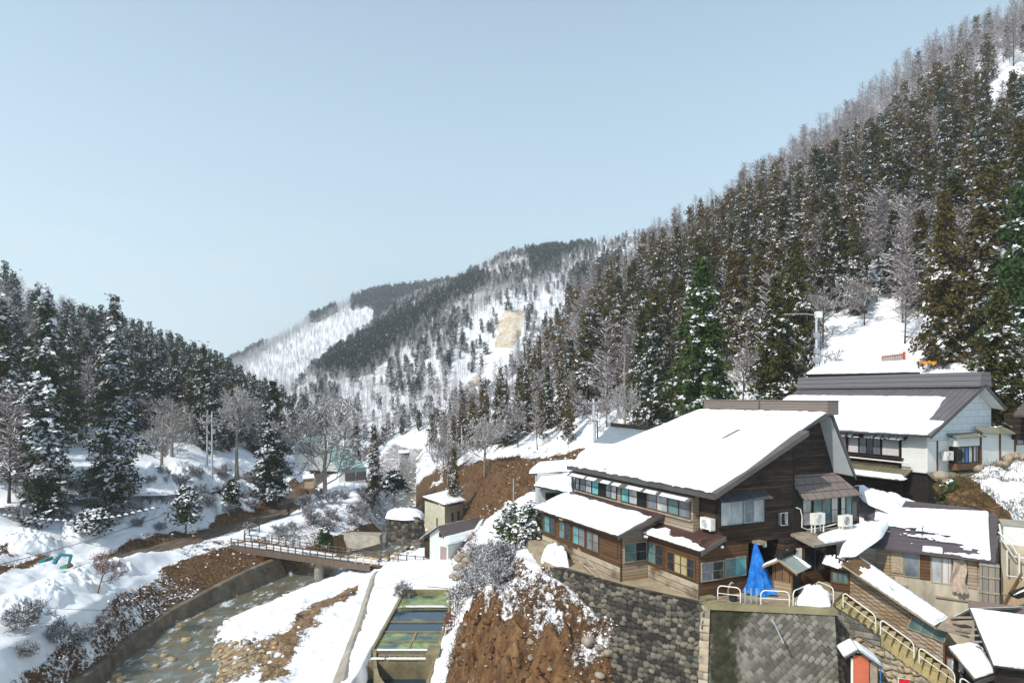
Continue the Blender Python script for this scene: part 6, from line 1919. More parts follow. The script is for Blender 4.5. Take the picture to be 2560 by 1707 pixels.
# ---------------------------------------------------------------- footbridge
def bridge():
    A, B = Vector((-39.2, 91.8, -21.0)), Vector((-17.3, 86.5, -22.55))
    d = (B - A)
    L = d.length
    D = Frame(A, d.normalized(), Vector((d.y, -d.x, 0)).normalized() * -1, (0, 0, 1))
    if D.y.y < 0: D.y = -D.y
    t = thing("footbridge", "brown railed footbridge crossing the stream on one concrete pier", "bridge", A.lerp(B, .5))
    deck = MB().box((-.5, 0, -.12), (L, 3.1, 0), D).build("deck", M['wood_plain'], t)
    pw = MB().box((-.5, -.12, -.80), (L * .93, -.02, .0), D).build("fascia", m_boards("brown_fascia_boards", (.085, .062, .048), (.20, .15, .115), .22, axis='A'), t)
    MB().box((-.5, 3.1, -.9), (L * .93, 3.2, 0), D).build("fascia", M['wood_plain'], t)
    MB().box((-.4, .3, -.9), (L * .92, .6, -.13), D).box((-.4, 2.5, -.9), (L * .92, 2.8, -.13), D).build("girder", M['metal_dark'], t)
    snow_sheet("deck_snow", [D(0, .5, .0), D(L, .5, .0), D(L, 2.75, .0), D(0, 2.75, .0)], .07, t, 60, 8, .06, patchy(.34, .5, 1.2, 121), 121)
    mpost = m_plain("bridge_rail_wood", (.125, .085, .062), .8, .25, 3)
    mnew = m_plain("new_pale_rail_wood", (.62, .46, .26), .7, .15, 3)
    for row, y in (("near", .05), ("far", 3.0)):
        n = 21
        for i in range(n):
            s = -.3 + (L + .3) * i / (n - 1) * .985
            new = row == "near" and i in (17, 18, 19)
            MB().box((s - .06, y - .06, 0.001), (s + .06, y + .06, 1.08), D).build("rail_post", mnew if new else mpost, t)
        for z in (.45, .92):
            MB().box((-.3, y - .035 - .03, z), (L * .80, y - .035, z + .10), D).build("rail_bar", mpost, t)
            MB().box((L * .80, y - .035 - .03, z), (L * .985, y - .035, z + .10), D).build("rail_bar", mnew if row == "near" else mpost, t)
    # pier
    pc = D(L * .565, 1.2, 0)
    MB().tube([(pc.x, pc.y, -26.2), (pc.x, pc.y, pc.z - .96)], .62, 12).build("pier", M['concrete'], t)
    MB().box((pc.x - .9, pc.y - .9, -26.4), (pc.x + .9, pc.y + .9, -25.1)).build("pier_foot", M['concrete_dark'], t)
    # curved approach rail on the road side, flat rail past the far end
    f1 = thing("approach_rail", "low brown post and rail fence curving off the left end of the bridge", "fence", D(-.5, 3.2, 0))
    pts = [D(-.4, 3.2, 0), D(-1.4, 4.6, .05), D(-1.9, 6.4, .1), D(-1.6, 8.4, .1)]
    for p in pts: MB().box((p.x - .07, p.y - .07, p.z - .6), (p.x + .07, p.y + .07, p.z + 1.05)).build("rail_post", mpost, f1)
    for z in (.45, .95): MB().tube([p + Vector((0, 0, z)) for p in pts], .05, 4).build("rail_bar", mpost, f1)
    f2 = thing("path_rail", "brown post and rail fence along the snow beyond the right end of the bridge", "fence", D(L, 3.4, 0))
    pts = [D(L * .99 + i * 1.15, 3.2 + i * .25, -.02 * i) for i in range(5)]
    for p in pts: MB().box((p.x - .07, p.y - .07, p.z - .8), (p.x + .07, p.y + .07, p.z + 1.05)).build("rail_post", mpost, f2)
    for z in (.3, .92): MB().tube([p + Vector((0, 0, z)) for p in pts], .05, 4).build("rail_bar", mpost, f2)
bridge()

# ---------------------------------------------------------------- concrete along the river
def ribbon_wall():
    rows = np.linspace(46, 91.5, 110)
    xa, za = fx('W1', rows)
    xb, zb = fx('W2', rows)
    V, Fc = [], []
    for i, Y in enumerate(rows):
        n = (float(fbm(Y * .9, 0 * Y, 6, 3)) - .5) * .3
        z1 = za[i] + .25 + n * .4
        V += [(xb[i] + .32, Y, -26.1), (xa[i] + .55 + n * .3, Y, z1 - .05), (xa[i] + .40, Y, z1 + .03), (xa[i] - .18, Y, z1), (xa[i] - .3, Y, z1 - .5)]
    for i in range(len(rows) - 1):
        for k in range(4): Fc.append((i * 5 + k, i * 5 + k + 1, i * 5 + 6 + k, i * 5 + 5 + k))
    k = NT("river_wall_concrete")
    g = k.geo()
    n1, n2 = k.noise(g, .5, 6, .7), k.noise(k.geo((1, .35, 1)), 1.1, 4, .6)
    col = k.ramp(n1, [(.3, (.055, .045, .032)), (.5, (.15, .125, .09)), (.72, (.27, .22, .16))])
    k.color(k.mix(k.math('MULTIPLY', k.math('SUBTRACT', n2, .52), 5, clamp=True), col, (.20, .12, .06)))
    k.rough(.9)
    k.bump(k.noise(g, 5, 6, .7), .8, .08)
    return tag(mesh_object("river_wall", V, Fc, k.m, None, None), "long curved concrete wall along the left edge of the stream", "wall")
ribbon_wall()
rv = [(P(852, 1332, 108), P(948, 1337, 108)), (P(878, 1376, 104), P(950, 1350, 105.5))]
tag(MB().add([P(852, 1333, 108), P(948, 1340, 106.5), P(951, 1358, 105.5), P(878, 1378, 104), P(852, 1333, 108) + Vector((-2, 3, -.2)), P(948, 1340, 106.5) + Vector((0, 3, 0)), P(951, 1358, 105.5) + Vector((0, .6, -1.5)), P(878, 1378, 104) + Vector((-.5, .8, -1.5))],
             [(0, 3, 2, 1), (0, 1, 5, 4), (1, 2, 6, 5), (2, 3, 7, 6), (3, 0, 4, 7)]).build("revetment", M['concrete']), "sloping concrete revetment beside the stream just above the bridge", "revetment")
ab = thing("stone_abutment", "rough stone abutment capped by a thick mushroom of snow", "abutment", (-16, 100, -22))
stone_wall("stone_face", [P(972, 1298, 100.5), P(985, 1290, 99.5), P(1046, 1292, 99), P(1058, 1300, 100)], 4.2, .18, 'boulder', .55, mw_dark, .18, .12, None, parent=ab, outward=(0, -1, 0))
hp = heap("snow_cap", [P(962, 1296, 100), P(1010, 1301, 98.4), P(1056, 1298, 99.2), P(1062, 1286, 103), P(1010, 1281, 105), P(966, 1284, 104)], 1.15, M['snow'], None, None, seed=8, rough=.12)
hp.parent = ab
hp.matrix_parent_inverse = Matrix.Translation(-Vector(ab.location))

# dyke strip beside the ponds
def dyke():
    rows = np.linspace(44, 84, 80)
    x, z = fx('B3', rows)
    x2, z2 = fx('B4', rows)
    V, Fc = [], []
    for i, Y in enumerate(rows):
        w = np.interp(Y, [44, 52, 58, 84], [1.0, .75, .40, .3])
        V += [(x[i] - .35 - w * .4, Y, z[i] - .6), (x[i] - .12 - w * .2, Y, z2[i] - .25), (x[i] + w * .9, Y, z2[i] + .12), (x2[i] + w + .2, Y, z2[i] - .3)]
    for i in range(len(rows) - 1):
        for k in range(3): Fc.append((i * 4 + k, i * 4 + k + 1, i * 4 + 5 + k, i * 4 + 4 + k))
    return tag(mesh_object("dyke_wall", V, Fc, M['concrete'], None, None), "narrow grey concrete dyke between the snow bar and the ponds", "wall")
dyke()

# ---------------------------------------------------------------- stepped ponds
def ponds():
    t = thing("pond_basins", "row of stepped concrete fish ponds with green water", "ponds", (-9.4, 60, -22.5))
    mc = M['concrete_moss']
    x0, x1 = -12.3, -6.6
    def wallb(a, b, m=mc): return MB().box(a, b).build("basin_wall", m, t)
    wallb((x0 - .2, 57.8, -24.7), (x0 + .05, 74.5, -22.35))
    wallb((x1 - .1, 47, -24.7), (x1 + .2, 74.5, -22.30))
    wallb((x0 - .2, 74.5, -24.7), (x1 + .2, 74.8, -22.05))
    for y, z, w in ((69.5, -22.42, .30), (65.4, -22.50, .16), (62.6, -22.48, .2), (60.2, -22.50, .16), (57.7, -22.35, .4), (55.7, -22.55, .3)):
        wallb((x0 + .051, y - w / 2, -24.7), (x1 - .101, y + w / 2, z))
    wallb((-9.35, 57.91, -24.7), (-9.15, 60.09, -22.5)); wallb((-9.25, 60.31, -24.7), (-9.05, 62.47, -22.5))
    # curved left wall of the lowest pond
    cur = [(-12.2, 57.6), (-11.9, 56), (-11.4, 54), (-10.9, 52.4), (-10.2, 51), (-9.2, 50.1), (-8.2, 49.8), (-6.6, 49.7)]
    mb = MB()
    for (a, b) in zip(cur, cur[1:]):
        mb.slab([(a[0], a[1], -22.4), (b[0], b[1], -22.4), (b[0] + .25, b[1] + .12, -22.4), (a[0] + .25, a[1] + .12, -22.4)], 2.4, vec=(0, 0, -2.4))
    mb.build("curved_wall", mc, t)
    sb = MB()
    for y, w in ((69.5, .5), (57.6, .3), (55.7, .35)):
        snow_sheet("wall_snow", [Vector((x0 + .3, y - w / 2, -22.36)), Vector((x1 - .3, y - w / 2, -22.36)), Vector((x1 - .3, y + w / 2, -22.36)), Vector((x0 + .3, y + w / 2, -22.36))], .12, t, 40, 5, .1, patchy(.40, .8, 1, int(y)), int(y))
    # ladder lying in the weir gap
    ld = MB()
    ld.box((-11.6, 56.0, -22.5), (-7.6, 56.08, -22.42)).box((-11.6, 56.75, -22.5), (-7.6, 56.83, -22.42)).build("ladder_rail", M['wood_grey_t'], t)
    for i in range(9): MB().box((-11.5 + i * .45, 56.081, -22.48), (-11.44 + i * .45, 56.749, -22.44)).build("ladder_rung", M['wood_grey_t'], t)
    MB().box((-7.3, 55.2, -24.6), (-6.2, 57.3, -21.8)).build("sluice_block", M['concrete_moss'], t)
    k = NT("pond_water")
    g = k.geo()
    f = k.math('MULTIPLY', k.math('SUBTRACT', k.math('ADD', k.noise(g, .32, 5, .55), k.attr('algae')), .5), 6., clamp=True)
    c = k.mix(f, (.012, .035, .055), k.ramp(k.noise(g, 1.6, 5, .6), [(.3, (.13, .18, .06)), (.55, (.25, .31, .11)), (.8, (.36, .40, .20))]))
    k.color(c)
    k.rough(k.math('ADD', .05, k.math('MULTIPLY', f, .35)))
    k.b.inputs["Specular IOR Level"].default_value = .6
    V, Fc, al = [], [], []
    for (a0, y0, a1, y1, z, a) in ((x0, 69.6, x1, 74.6, -22.52, .13), (x0, 65.5, x1, 69.4, -22.60, -.04), (x0, 62.7, x1, 65.3, -22.62, -.5), (x0, 60.3, x1, 62.5, -22.60, .10), (x0, 57.8, x1, 60.1, -22.60, .16), (x0, 55.8, x1, 57.6, -23.3, -.1), (x0, 48, x1, 55.6, -24.0, -.6)):
        b = len(V)
        V += [(a0, y0, z), (a1, y0, z), (a1, y1, z), (a0, y1, z)]
        Fc.append((b, b + 1, b + 2, b + 3))
        al += [a] * 4
    o = mesh_object("pond_water", V, Fc, k.m)
    a = o.data.attributes.new('algae', 'FLOAT', 'POINT')
    a.data.foreach_set("value", np.array(al, np.float32))
    tag(o, kind="structure")
ponds()
sc_ = thing("scaffold_rods", "tangle of rusty scaffold rods standing at the right edge of the ponds", "scaffold", (-6, 66, -22))
mrust = m_plain("rusty_iron", (.13, .055, .03), .85, .35, 5)
rr_ = random.Random(4)
for i in range(15):
    x, y = -6.6 + rr_.uniform(0, 2.4), 60 + rr_.uniform(0, 12)
    h = rr_.uniform(1.6, 3.6)
    MB().tube([(x, y, -22.6), (x + rr_.uniform(-.25, .25), y + rr_.uniform(-.2, .2), -22.6 + h)], .035, 5).build("rod", mrust, sc_)
for (a, b) in (((-9.5, 73.6, -21.4), (-3.8, 72.6, -21.6)), ((-6.6, 62, -21.2), (-4.4, 71, -20.8)), ((-7, 70, -21), (-3.5, 69.6, -21.1)), ((-5.5, 66, -21.5), (.2, 62.5, -17.8)), ((-5.3, 66.4, -21.6), (.5, 63, -17.7))):
    MB().tube([a, b], .04, 5).build("rod", mrust, sc_)
tag(MB().slab([(-6.5, 62.6, -21.6), (-4.4, 61.6, -22.0), (-4.4, 64.0, -22.0), (-6.5, 65.0, -21.4)], .08).build("iron_sheet", mrust), "rusty brown iron sheet lying at the edge of the dark pond", "sheet")

# ---------------------------------------------------------------- sheds
def long_shed():
    t = thing("green_shed", "long pale green shed with a brown roof half covered by snow", "shed", (-9, 90, -21.6))
    d, n = Vector((.61, .79, 0)).normalized(), Vector((.79, -.61, 0)).normalized()
    A = Frame((-9.7, 88, 0), n, d)
    mg = m_plain("pale_green_paint", (.56, .60, .56), .7, .08, 1, .05)
    wall_poly([A(-1.9, 0, -22.4), A(1.5, 0, -22.4), A(1.5, 0, -19.35), A(0, 0, -17.55), A(-1.9, 0, -18.85)], d).build("gable_wall", mg, t)
    MB().box((1.38, .12, -22.4), (1.5, 12, -19.4), A).box((-1.9, .12, -22.4), (-1.78, 12, -18.9), A).build("side_wall", mg, t)
    MB().box((-3.0, .1, -22.2), (-1.91, .2, -19.4), A).box((-3.0, .201, -22.2), (-2.9, 12, -19.5), A).build("lean_to_wall", M['wood_dark'], t)
    r0, r1 = A(0, -.5, -17.4), A(0, 12.4, -17.4)
    MB().slab([r0, r1, A(1.95, 12.4, -19.7), A(1.95, -.5, -19.7)], .1).slab([r0, r1, A(-3.4, 12.4, -19.6), A(-3.4, -.5, -19.6)], .1).build("roof", m_seam("dull_brown_roof", (.125, .105, .10), .35, .61, .79, .5, .15), t)
    a, b, c, e = r0, r1, A(1.95, 12.4, -19.7), A(1.95, -.5, -19.7)
    snow_sheet("roof_snow", [a * .42 + e * .58, b * .5 + c * .5, c, e], .2, t, 50, 12, .05, None, 131)
    snow_sheet("roof_snow", [r0, r1, A(-3.4, 12.4, -19.6), A(-3.4, -.5, -19.6)], .15, t, 30, 12, .03, None, 132)
    MB().box((.1, -.05, -22.3), (1.2, -.003, -20.15), A).build("door", m_plain("mauve_door", (.30, .22, .22), .7, .1, 1), t)
    window(A, -.1, .45, -18.9, -18.3, -.003, t, 1, 1, ['glass'], 'wood_grey_t', .05)
long_shed()
def yellow_shed():
    t = thing("yellow_shed", "little stilted shed with a yellowish gable and clean snow roof", "shed", (-11.5, 107, -20.5))
    a, b, c, d = P(1057, 1241, 108), P(1127, 1223, 112), P(1164, 1251, 108), P(1111, 1262, 104)
    MB().slab([a, b, c, d], .12).build("roof", M['metal_dark'], t)
    snow_sheet("roof_snow", [a, b, c, d], .25, t, 24, 14, .03, None, 141)
    lo = Vector((0, 0, -.25))
    f = P(1062, 1248, 107) + lo
    e = P(1112, 1263, 104.3) + lo
    g = P(1158, 1253, 108) + lo
    my = m_plain("yellowed_board", (.50, .48, .36), .8, .15, 1.5)
    MB().slab([f, e, Vector((e.x, e.y, -21.6)), Vector((f.x, f.y, -21.6)), ], .12, vec=(0, .12, 0)).build("gable_wall", my, t)
    MB().slab([e, g, Vector((g.x, g.y, -20.6)), Vector((e.x, e.y, -20.6))], .12, vec=(-.06, .12, 0)).build("side_wall", M['wood_grey'], t)
    for s in (.04, .5, .96):
        p = e.lerp(g, s)
        MB().box((p.x - .09, p.y, -23), (p.x + .09, p.y + .18, -20.6)).build("stilt", M['wood_black'], t)
    mid = f.lerp(e, .62)
    MB().box((mid.x - .1, mid.y - .08, -21.5), (mid.x + .75, mid.y - .0, -19.6)).build("door", M['painted_shade'], t)
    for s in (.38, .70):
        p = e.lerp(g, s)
        MB().box((p.x - .28, p.y - .07, -20.2), (p.x + .22, p.y + .02, -18.8)).build("window", M['painted_shade'], t)
yellow_shed()
def teal_house():
    mt = m_seam("pale_teal_roof", (.22, .36, .34), .45, 1, 0, .5, .12)
    t = thing("teal_roofed_house", "pale house with a teal metal roof and dark shutters behind the big bare tree", "house", P(880, 1200, 140))
    a, b, c, d = P(808, 1126, 148), P(868, 1122, 149), P(914, 1167, 139), P(846, 1173, 138)
    MB().slab([a, b, c, d], .25).build("roof", mt, t)
    lo = Vector((0, .6, -.3))
    MB().slab([d + lo, c + lo, c + lo + Vector((0, 0, -3.4)), d + lo + Vector((0, 0, -3.4))], .2, vec=(0, .2, 0)).build("wall", M['plaster'], t)
    f0 = Frame(d + Vector((1.3, .55, -1.9)), (c - d), (0, 1, 0))
    for s in (0, 2.3): MB().box((s, -.1, -.7), (s + 2.1, -.003, 1.0), f0).build("shutter", M['metal_dark'], t)
    MB().box((0.2, -1.6, -2.6), (2.6, -1.4, -1.2), f0).build("board_fence", M['wood_plain'], t)
    t2 = thing("teal_roofed_hall", "larger faded teal roof half hidden by trees left of the teal roofed house", "house", P(790, 1150, 170))
    q = [P(745, 1095, 182), P(850, 1083, 184), P(842, 1128, 170), P(735, 1122, 168)]
    MB().slab(q, .25).build("roof", mt, t2)
    MB().slab([q[3] + lo, q[2] + lo, q[2] + lo + Vector((0, 0, -5)), q[3] + lo + Vector((0, 0, -5))], .2, vec=(0, .2, 0)).build("wall", M['plaster'], t2)
    t3 = thing("tan_hut", "small tan hut by the road beneath the tall dark cedar", "hut", P(768, 1200, 140))
    q = [P(757, 1186, 141), P(784, 1184, 141), P(786, 1193, 139), P(756, 1196, 139)]
    MB().slab(q, .2).build("roof", M['snow'], t3)
    MB().slab([q[3] + Vector((.3, .5, -.2)), q[2] + Vector((-.3, .5, -.2)), q[2] + Vector((-.3, .5, -2.6)), q[3] + Vector((.3, .5, -2.6))], 1.5, vec=(0, 1.5, 0)).build("wall", m_plain("tan_board", (.42, .33, .20), .8), t3)
    MB().slab([P(738, 1216, 131), P(771, 1226, 127), P(771, 1240, 127), P(738, 1232, 131)], .15, vec=(.1, .2, 0)).build("fence", M['wood_plain'])
    o = bpy.data.objects["fence"]
    o.name = "board_fence"
    tag(o, "low tan board fence beside the road where people walk", "fence")
    t4 = thing("far_building", "tiny snow roofed building far up the valley floor", "building", P(1012, 1135, 260))
    q = [P(996, 1125, 265), P(1022, 1124, 265), P(1022, 1130, 258), P(996, 1132, 258)]
    MB().slab(q, .3).build("roof", M['snow'], t4)
    MB().slab([q[3] + Vector((.3, .5, -.2)), q[2] + Vector((-.3, .5, -.2)), q[2] + Vector((-.3, .5, -4)), q[3] + Vector((.3, .5, -4))], 3, vec=(0, 3, 0)).build("wall", M['wood_black'], t4)
teal_house()

# ---------------------------------------------------------------- poles and cables
def pole(label, px, pyb, pyt, Y, arms=(), can=None, lamp=False, r=.15, lean=0., cat="utility pole", name="utility_pole", mat='pole'):
    b, tpt = P(px, pyb, Y), P(px + lean, pyt, Y)
    t = thing(name, label, cat, b, "concrete utility poles" if name == "utility_pole" else None)
    MB().tube([b - Vector((0, 0, 1.5)), tpt], [r * 1.15, r * .75], 10).build("shaft", M[mat], t)
    for (f, w) in arms:
        p = b.lerp(tpt, f)
        MB().box((p.x - w / 2, p.y - .2, p.z - .05), (p.x + w / 2, p.y - .1, p.z + .05)).build("crossarm", M['metal_grey'], t)
        for s in (-.45, 0, .45):
            MB().tube([(p.x + s * w, p.y - .15, p.z + .05), (p.x + s * w, p.y - .15, p.z + .25)], .05, 6).build("insulator", M['metal_white'], t)
    if can:
        p = b.lerp(tpt, can)
        MB().tube([(p.x + .45, p.y - .1, p.z - .5), (p.x + .45, p.y - .1, p.z + .4)], .26, 12).build("transformer", M['metal_grey'], t)
    if lamp:
        MB().tube([tpt, tpt + Vector((-1.0, -.2, .1)), tpt + Vector((-3.2, -.3, .05))], .05, 6).build("lamp_arm", M['metal_grey'], t)
        MB().box((tpt.x - .1, tpt.y - .25, tpt.z - .25), (tpt.x + .45, tpt.y + .2, tpt.z + .35)).build("lamp_head", M['metal_white'], t)
        for f in (.62, .35, .2): 
            p = b.lerp(tpt, f); MB().box((p.x - .22, p.y - .18, p.z), (p.x + .22, p.y + .1, p.z + .5)).build("bracket_box", M['metal_grey'], t)
    return tpt
t1 = pole("left one of the two tall grey utility poles above the road", 518, 1165, 1034, 117, ((.95, 1.5), (.62, 1.1), (.45, 1.2)))
t2 = pole("right one of the two tall grey utility poles, with a transformer", 530, 1172, 1028, 115, ((.82, 2.0), (.48, 1.9)), .66)
t3 = pole("grey utility pole standing behind the left end of the inn roof", 1487, 1105, 996, 70, ((.9, 1.2), (.5, .7)), None, False, .17, -3)
t4 = pole("tall pale street lamp pole on the snow slope above the white house", 2042, 935, 788, 62, (), None, True, .12, -1, "street lamp", "street_lamp")
t5 = pole("thin far pole below the dark trees on the valley floor", 1154, 1145, 1064, 150, ((.98, 2.2),), None, False, .16)
t6 = pole("short far pole right behind the thin far pole", 1170, 1112, 1064, 165, ((.98, 1.5),), None, False, .16)
t7 = pole("slim brown post leaning among the trees behind the inn", 1872, 930, 845, 78, ((.85, .9),), None, False, .09, -8, "post", "lean_post", "wood_grey_t")
t8 = pole("bare steel post beside the pale annex", 1284, 1300, 1197, 55, (), None, False, .07, 0, "post", "steel_post", "metal_grey")
t9 = pole("thin black stake standing in the snow right of the green shed", 1219, 1427, 1345, 64, (), None, False, .05, 1, "stake", "snow_stake", "wood_black")
def cable(label, a, b, sag, r=.018, n=26, snow=False):
    a, b = Vector(a), Vector(b)
    pts = [a.lerp(b, i / n) - Vector((0, 0, sag * 4 * (i / n) * (1 - i / n))) for i in range(n + 1)]
    t = MB().tube(pts, r, 5).build("cable", M['rubber'])
    return tag(t, label, "cable")
cable("dark cable swinging up from the left edge past the big cedars", P(-60, 1425, 62), P(480, 1258, 98), .6, .035)
cable("cable strung between the tall poles and the left edge of the picture", P(-60, 1085, 100), t1 + Vector((0, 0, -.6)), 1.2, .022)
sr = thing("snowy_rope", "rope fence loaded with snow lumps below the big left cedars", "rope", P(200, 1300, 84))
pts = [P(-30, 1283, 84), P(60, 1296, 84), P(180, 1304, 84), P(290, 1293, 85), P(400, 1268, 88)]
MB().tube(pts, .05, 5).build("rope", M['rubber'], sr)
for i in range(26):
    s = i / 26 * 3.99
    p = pts[int(s)].lerp(pts[int(s) + 1], s - int(s))
    MB().tube([p + Vector((-.28, 0, .07)), p + Vector((0, 0, .17)), p + Vector((.28, 0, .07))], [.05, .16, .05], 6).build("snow_lump", M['snow'], sr)
cable("pair of thin wires crossing the stream in front of the bank, upper", P(40, 1514, 58), P(420, 1526, 62), .15, .02)
cable("thin wire crossing low over the snow bar towards the bluff", P(420, 1526, 62), P(1210, 1390, 66), 1.5, .014)
cable("power line running from the pole behind the inn to the dark trees", t3, P(1000, 1140, 150), 2.0, .02)
cable("power line between the pole behind the inn and the roof of the inn", t3, P(1660, 1090, 50), .3, .02)

# ---------------------------------------------------------------- digger, sign, cone
dg = thing("excavator", "teal excavator half buried in the snow beside the road", "excavator", P(140, 1420, 76))
mte = m_plain("teal_machine_paint", (.02, .19, .22), .5, .2, 3)
def pz(px, py): return P(px, py, 75)
MB().tube([pz(136, 1408), pz(141, 1398), pz(152, 1386)], [.26, .24, .2], 4).tube([pz(152, 1386), pz(178, 1388)], [.2, .16], 4).build("boom", mte, dg)
MB().tube([pz(178, 1387), pz(172, 1410)], [.18, .14], 4).build("stick", mte, dg)
MB().tube([pz(171, 1407), pz(176, 1414), pz(170, 1418)], [.2, .34, .1], 6).build("bucket", M['wood_plain'], dg)
MB().slab([pz(97, 1400), pz(112, 1398), pz(112, 1405), pz(97, 1408)], 1.4, vec=(0, 1.4, 0)).build("cab", mte, dg)
MB().slab([pz(147, 1421), pz(170, 1421), pz(172, 1414), pz(150, 1416)], .8, vec=(0, .8, 0)).build("blade", m_plain("green_machine_paint", (.05, .28, .16), .6), dg)
sp_ = thing("signpost", "small wooden signpost at the edge of the road", "signpost", P(483, 1352, 97))
MB().box((P(483, 1352, 97).x - .08, 96.9, -21.6), (P(483, 1352, 97).x + .08, 97.06, P(483, 1325, 97).z)).build("post", M['wood_plain'], sp_)
MB().slab([P(478, 1328, 96.85), P(490, 1328, 96.85), P(490, 1332, 96.85), P(478, 1332, 96.85)], .05, vec=(0, .05, 0)).slab([P(480, 1337, 96.85), P(488, 1337, 96.85), P(488, 1341, 96.85), P(480, 1341, 96.85)], .05, vec=(0, .05, 0)).build("board", m_plain("pale_sign_board", (.48, .38, .26), .7), sp_)
gzc = land_z(P(854, 1226, 128).x, 128)
cn = thing("traffic_cone", "red traffic cone on the snowy roadside near the teal roofed house", "cone", (P(854, 1226, 128).x, 128, gzc))
cx_ = P(854, 1226, 128).x
MB().tube([(cx_, 128, gzc), (cx_, 128, gzc + .8)], [.24, .05], 10).build("cone", mred, cn)
MB().box((cx_ - .3, 127.7, gzc - .05), (cx_ + .3, 128.3, gzc)).build("base", mred, cn)
# ---------------------------------------------------------------- people
def person(label, loc, rot, jacket, trousers, hair=(.02, .015, .012), pose=0, hood=None, h=1.68, bag=None):
    """one continuous skinned body; pose: 0 standing, 1 mid-stride; head turned a little"""
    J = {}
    st_ = .22 if pose else .04
    J['pelvis'] = (0, 0, .92); J['waist'] = (0, .0, 1.08); J['chest'] = (0, .01, 1.28); J['neck'] = (0, .02, 1.46); J['head'] = (0, -.01, 1.58); J['crown'] = (0, 0, 1.70)
    E_ = [('pelvis', 'waist'), ('waist', 'chest'), ('chest', 'neck'), ('neck', 'head'), ('head', 'crown')]
    R_ = {'pelvis': .15, 'waist': .145, 'chest': .16, 'neck': .065, 'head': .10, 'crown': .075}
    for s, n in ((-1, 'l'), (1, 'r')):
        f = -s * st_
        J[n + 'hip'] = (s * .095, 0, .86); J[n + 'knee'] = (s * .10, f * .55 - .03, .48); J[n + 'ankle'] = (s * .105, f, .09); J[n + 'toe'] = (s * .115, f - .17, .045)
        J[n + 'sh'] = (s * .185, .01, 1.40); J[n + 'elb'] = (s * .25, .04 - f * .5, 1.13); J[n + 'wri'] = (s * .24, -.06 - f, .90); J[n + 'palm'] = (s * .235, -.09 - f, .82)
        R_.update({n + 'hip': .105, n + 'knee': .07, n + 'ankle': .055, n + 'toe': .045, n + 'sh': .085, n + 'elb': .058, n + 'wri': .042, n + 'palm': .038})
        E_ += [('pelvis', n + 'hip'), (n + 'hip', n + 'knee'), (n + 'knee', n + 'ankle'), (n + 'ankle', n + 'toe'), ('chest', n + 'sh'), (n + 'sh', n + 'elb'), (n + 'elb', n + 'wri'), (n + 'wri', n + 'palm')]
        for i in range(4):
            J[f'{n}f{i}'] = (s * (.215 + .012 * i), -.105 - f - .012 * i, .82 - .085 + .008 * abs(i - 1.5))
            R_[f'{n}f{i}'] = .011
            E_.append((n + 'palm', f'{n}f{i}'))
        J[n + 'th'] = (s * .20, -.14 - f, .79); R_[n + 'th'] = .012
        E_.append((n + 'palm', n + 'th'))
    names = list(J)
    me = bpy.data.meshes.new("person")
    me.from_pydata([J[n] for n in names], [(names.index(a), names.index(b)) for a, b in E_], [])
    tmp = bpy.data.objects.new("person", me)
    COL.objects.link(tmp)
    md = tmp.modifiers.new("skin", 'SKIN')
    md.use_smooth_shade = True
    for i, n in enumerate(names):
        v = me.skin_vertices[0].data[i]
        r = R_[n]
        v.radius = (r, r * (.72 if n in ('chest', 'waist', 'pelvis') else 1))
        v.use_root = n == 'pelvis'
    tmp.modifiers.new("sub", 'SUBSURF').levels = 1
    dgp = bpy.context.evaluated_depsgraph_get()
    m2 = bpy.data.meshes.new_from_object(tmp.evaluated_get(dgp))
    bpy.data.objects.remove(tmp)
    m2.materials.clear()
    for nm, c in (("skin_tone", (.46, .27, .19)), ("jacket_cloth", jacket), ("trouser_cloth", trousers), ("boot_leather", (.03, .025, .02))):
        k = m_plain(nm, c, .8, .12, 8, .05)
        m2.materials.append(k)
    for p in m2.polygons:
        c = p.center
        hand = abs(c.x) > .18 and c.z < .90
        p.material_index = 0 if (c.z > 1.47 or (hand and c.z > .66)) else 3 if c.z < .13 else 1 if (c.z > .86 or abs(c.x) > .19) else 2
    o = bpy.data.objects.new("person", m2)
    COL.objects.link(o)
    o.location, o.rotation_euler = loc, (0, 0, rot)
    o.scale = (h / 1.74,) * 3
    tag(o, label, "person")
    hb = MB()
    rows = []
    c = Vector((0, .015, 1.625))
    rr = .128 if hood else .115
    for a in range(6):
        th = a / 5 * math.pi * .62
        rows.append([c + Vector((math.cos(b / 12 * 6.283) * math.sin(th) * rr, math.sin(b / 12 * 6.283) * math.sin(th) * rr * 1.12 + .01 * a, math.cos(th) * rr * 1.05)) for b in range(12)])
    V_ = [p for r in rows for p in r]
    F_ = [(a * 12 + b, a * 12 + (b + 1) % 12, a * 12 + 12 + (b + 1) % 12, a * 12 + 12 + b) for a in range(5) for b in range(12)]
    hm_ = mesh_object("hood" if hood else "hair", V_, F_, m_plain("hood_cloth" if hood else "hair_strands", hood or hair, .8, .15, 9, .1), None, None, True)
    hm_.parent = o
    fc = MB()
    for s in (-1, 1):
        fc.tube([(s * .036, -.098, 1.60), (s * .036, -.112, 1.60)], [.012, .006], 6).build if False else None
    if bag:
        bm_ = MB().box((-.15, .12, 1.05), (.15, .28, 1.45)).build("backpack", m_plain("backpack_cloth", bag, .8), o, local=True)
    # face: eyes, nose, mouth, ears as small raised pieces of one mesh
    f_ = MB()
    for s in (-1, 1):
        f_.box((s * .036 - .014, -.118, 1.592), (s * .036 + .014, -.096, 1.606), m=1)
        f_.box((s * .098 - .012, -.01, 1.565), (s * .098 + .012, .02, 1.62))
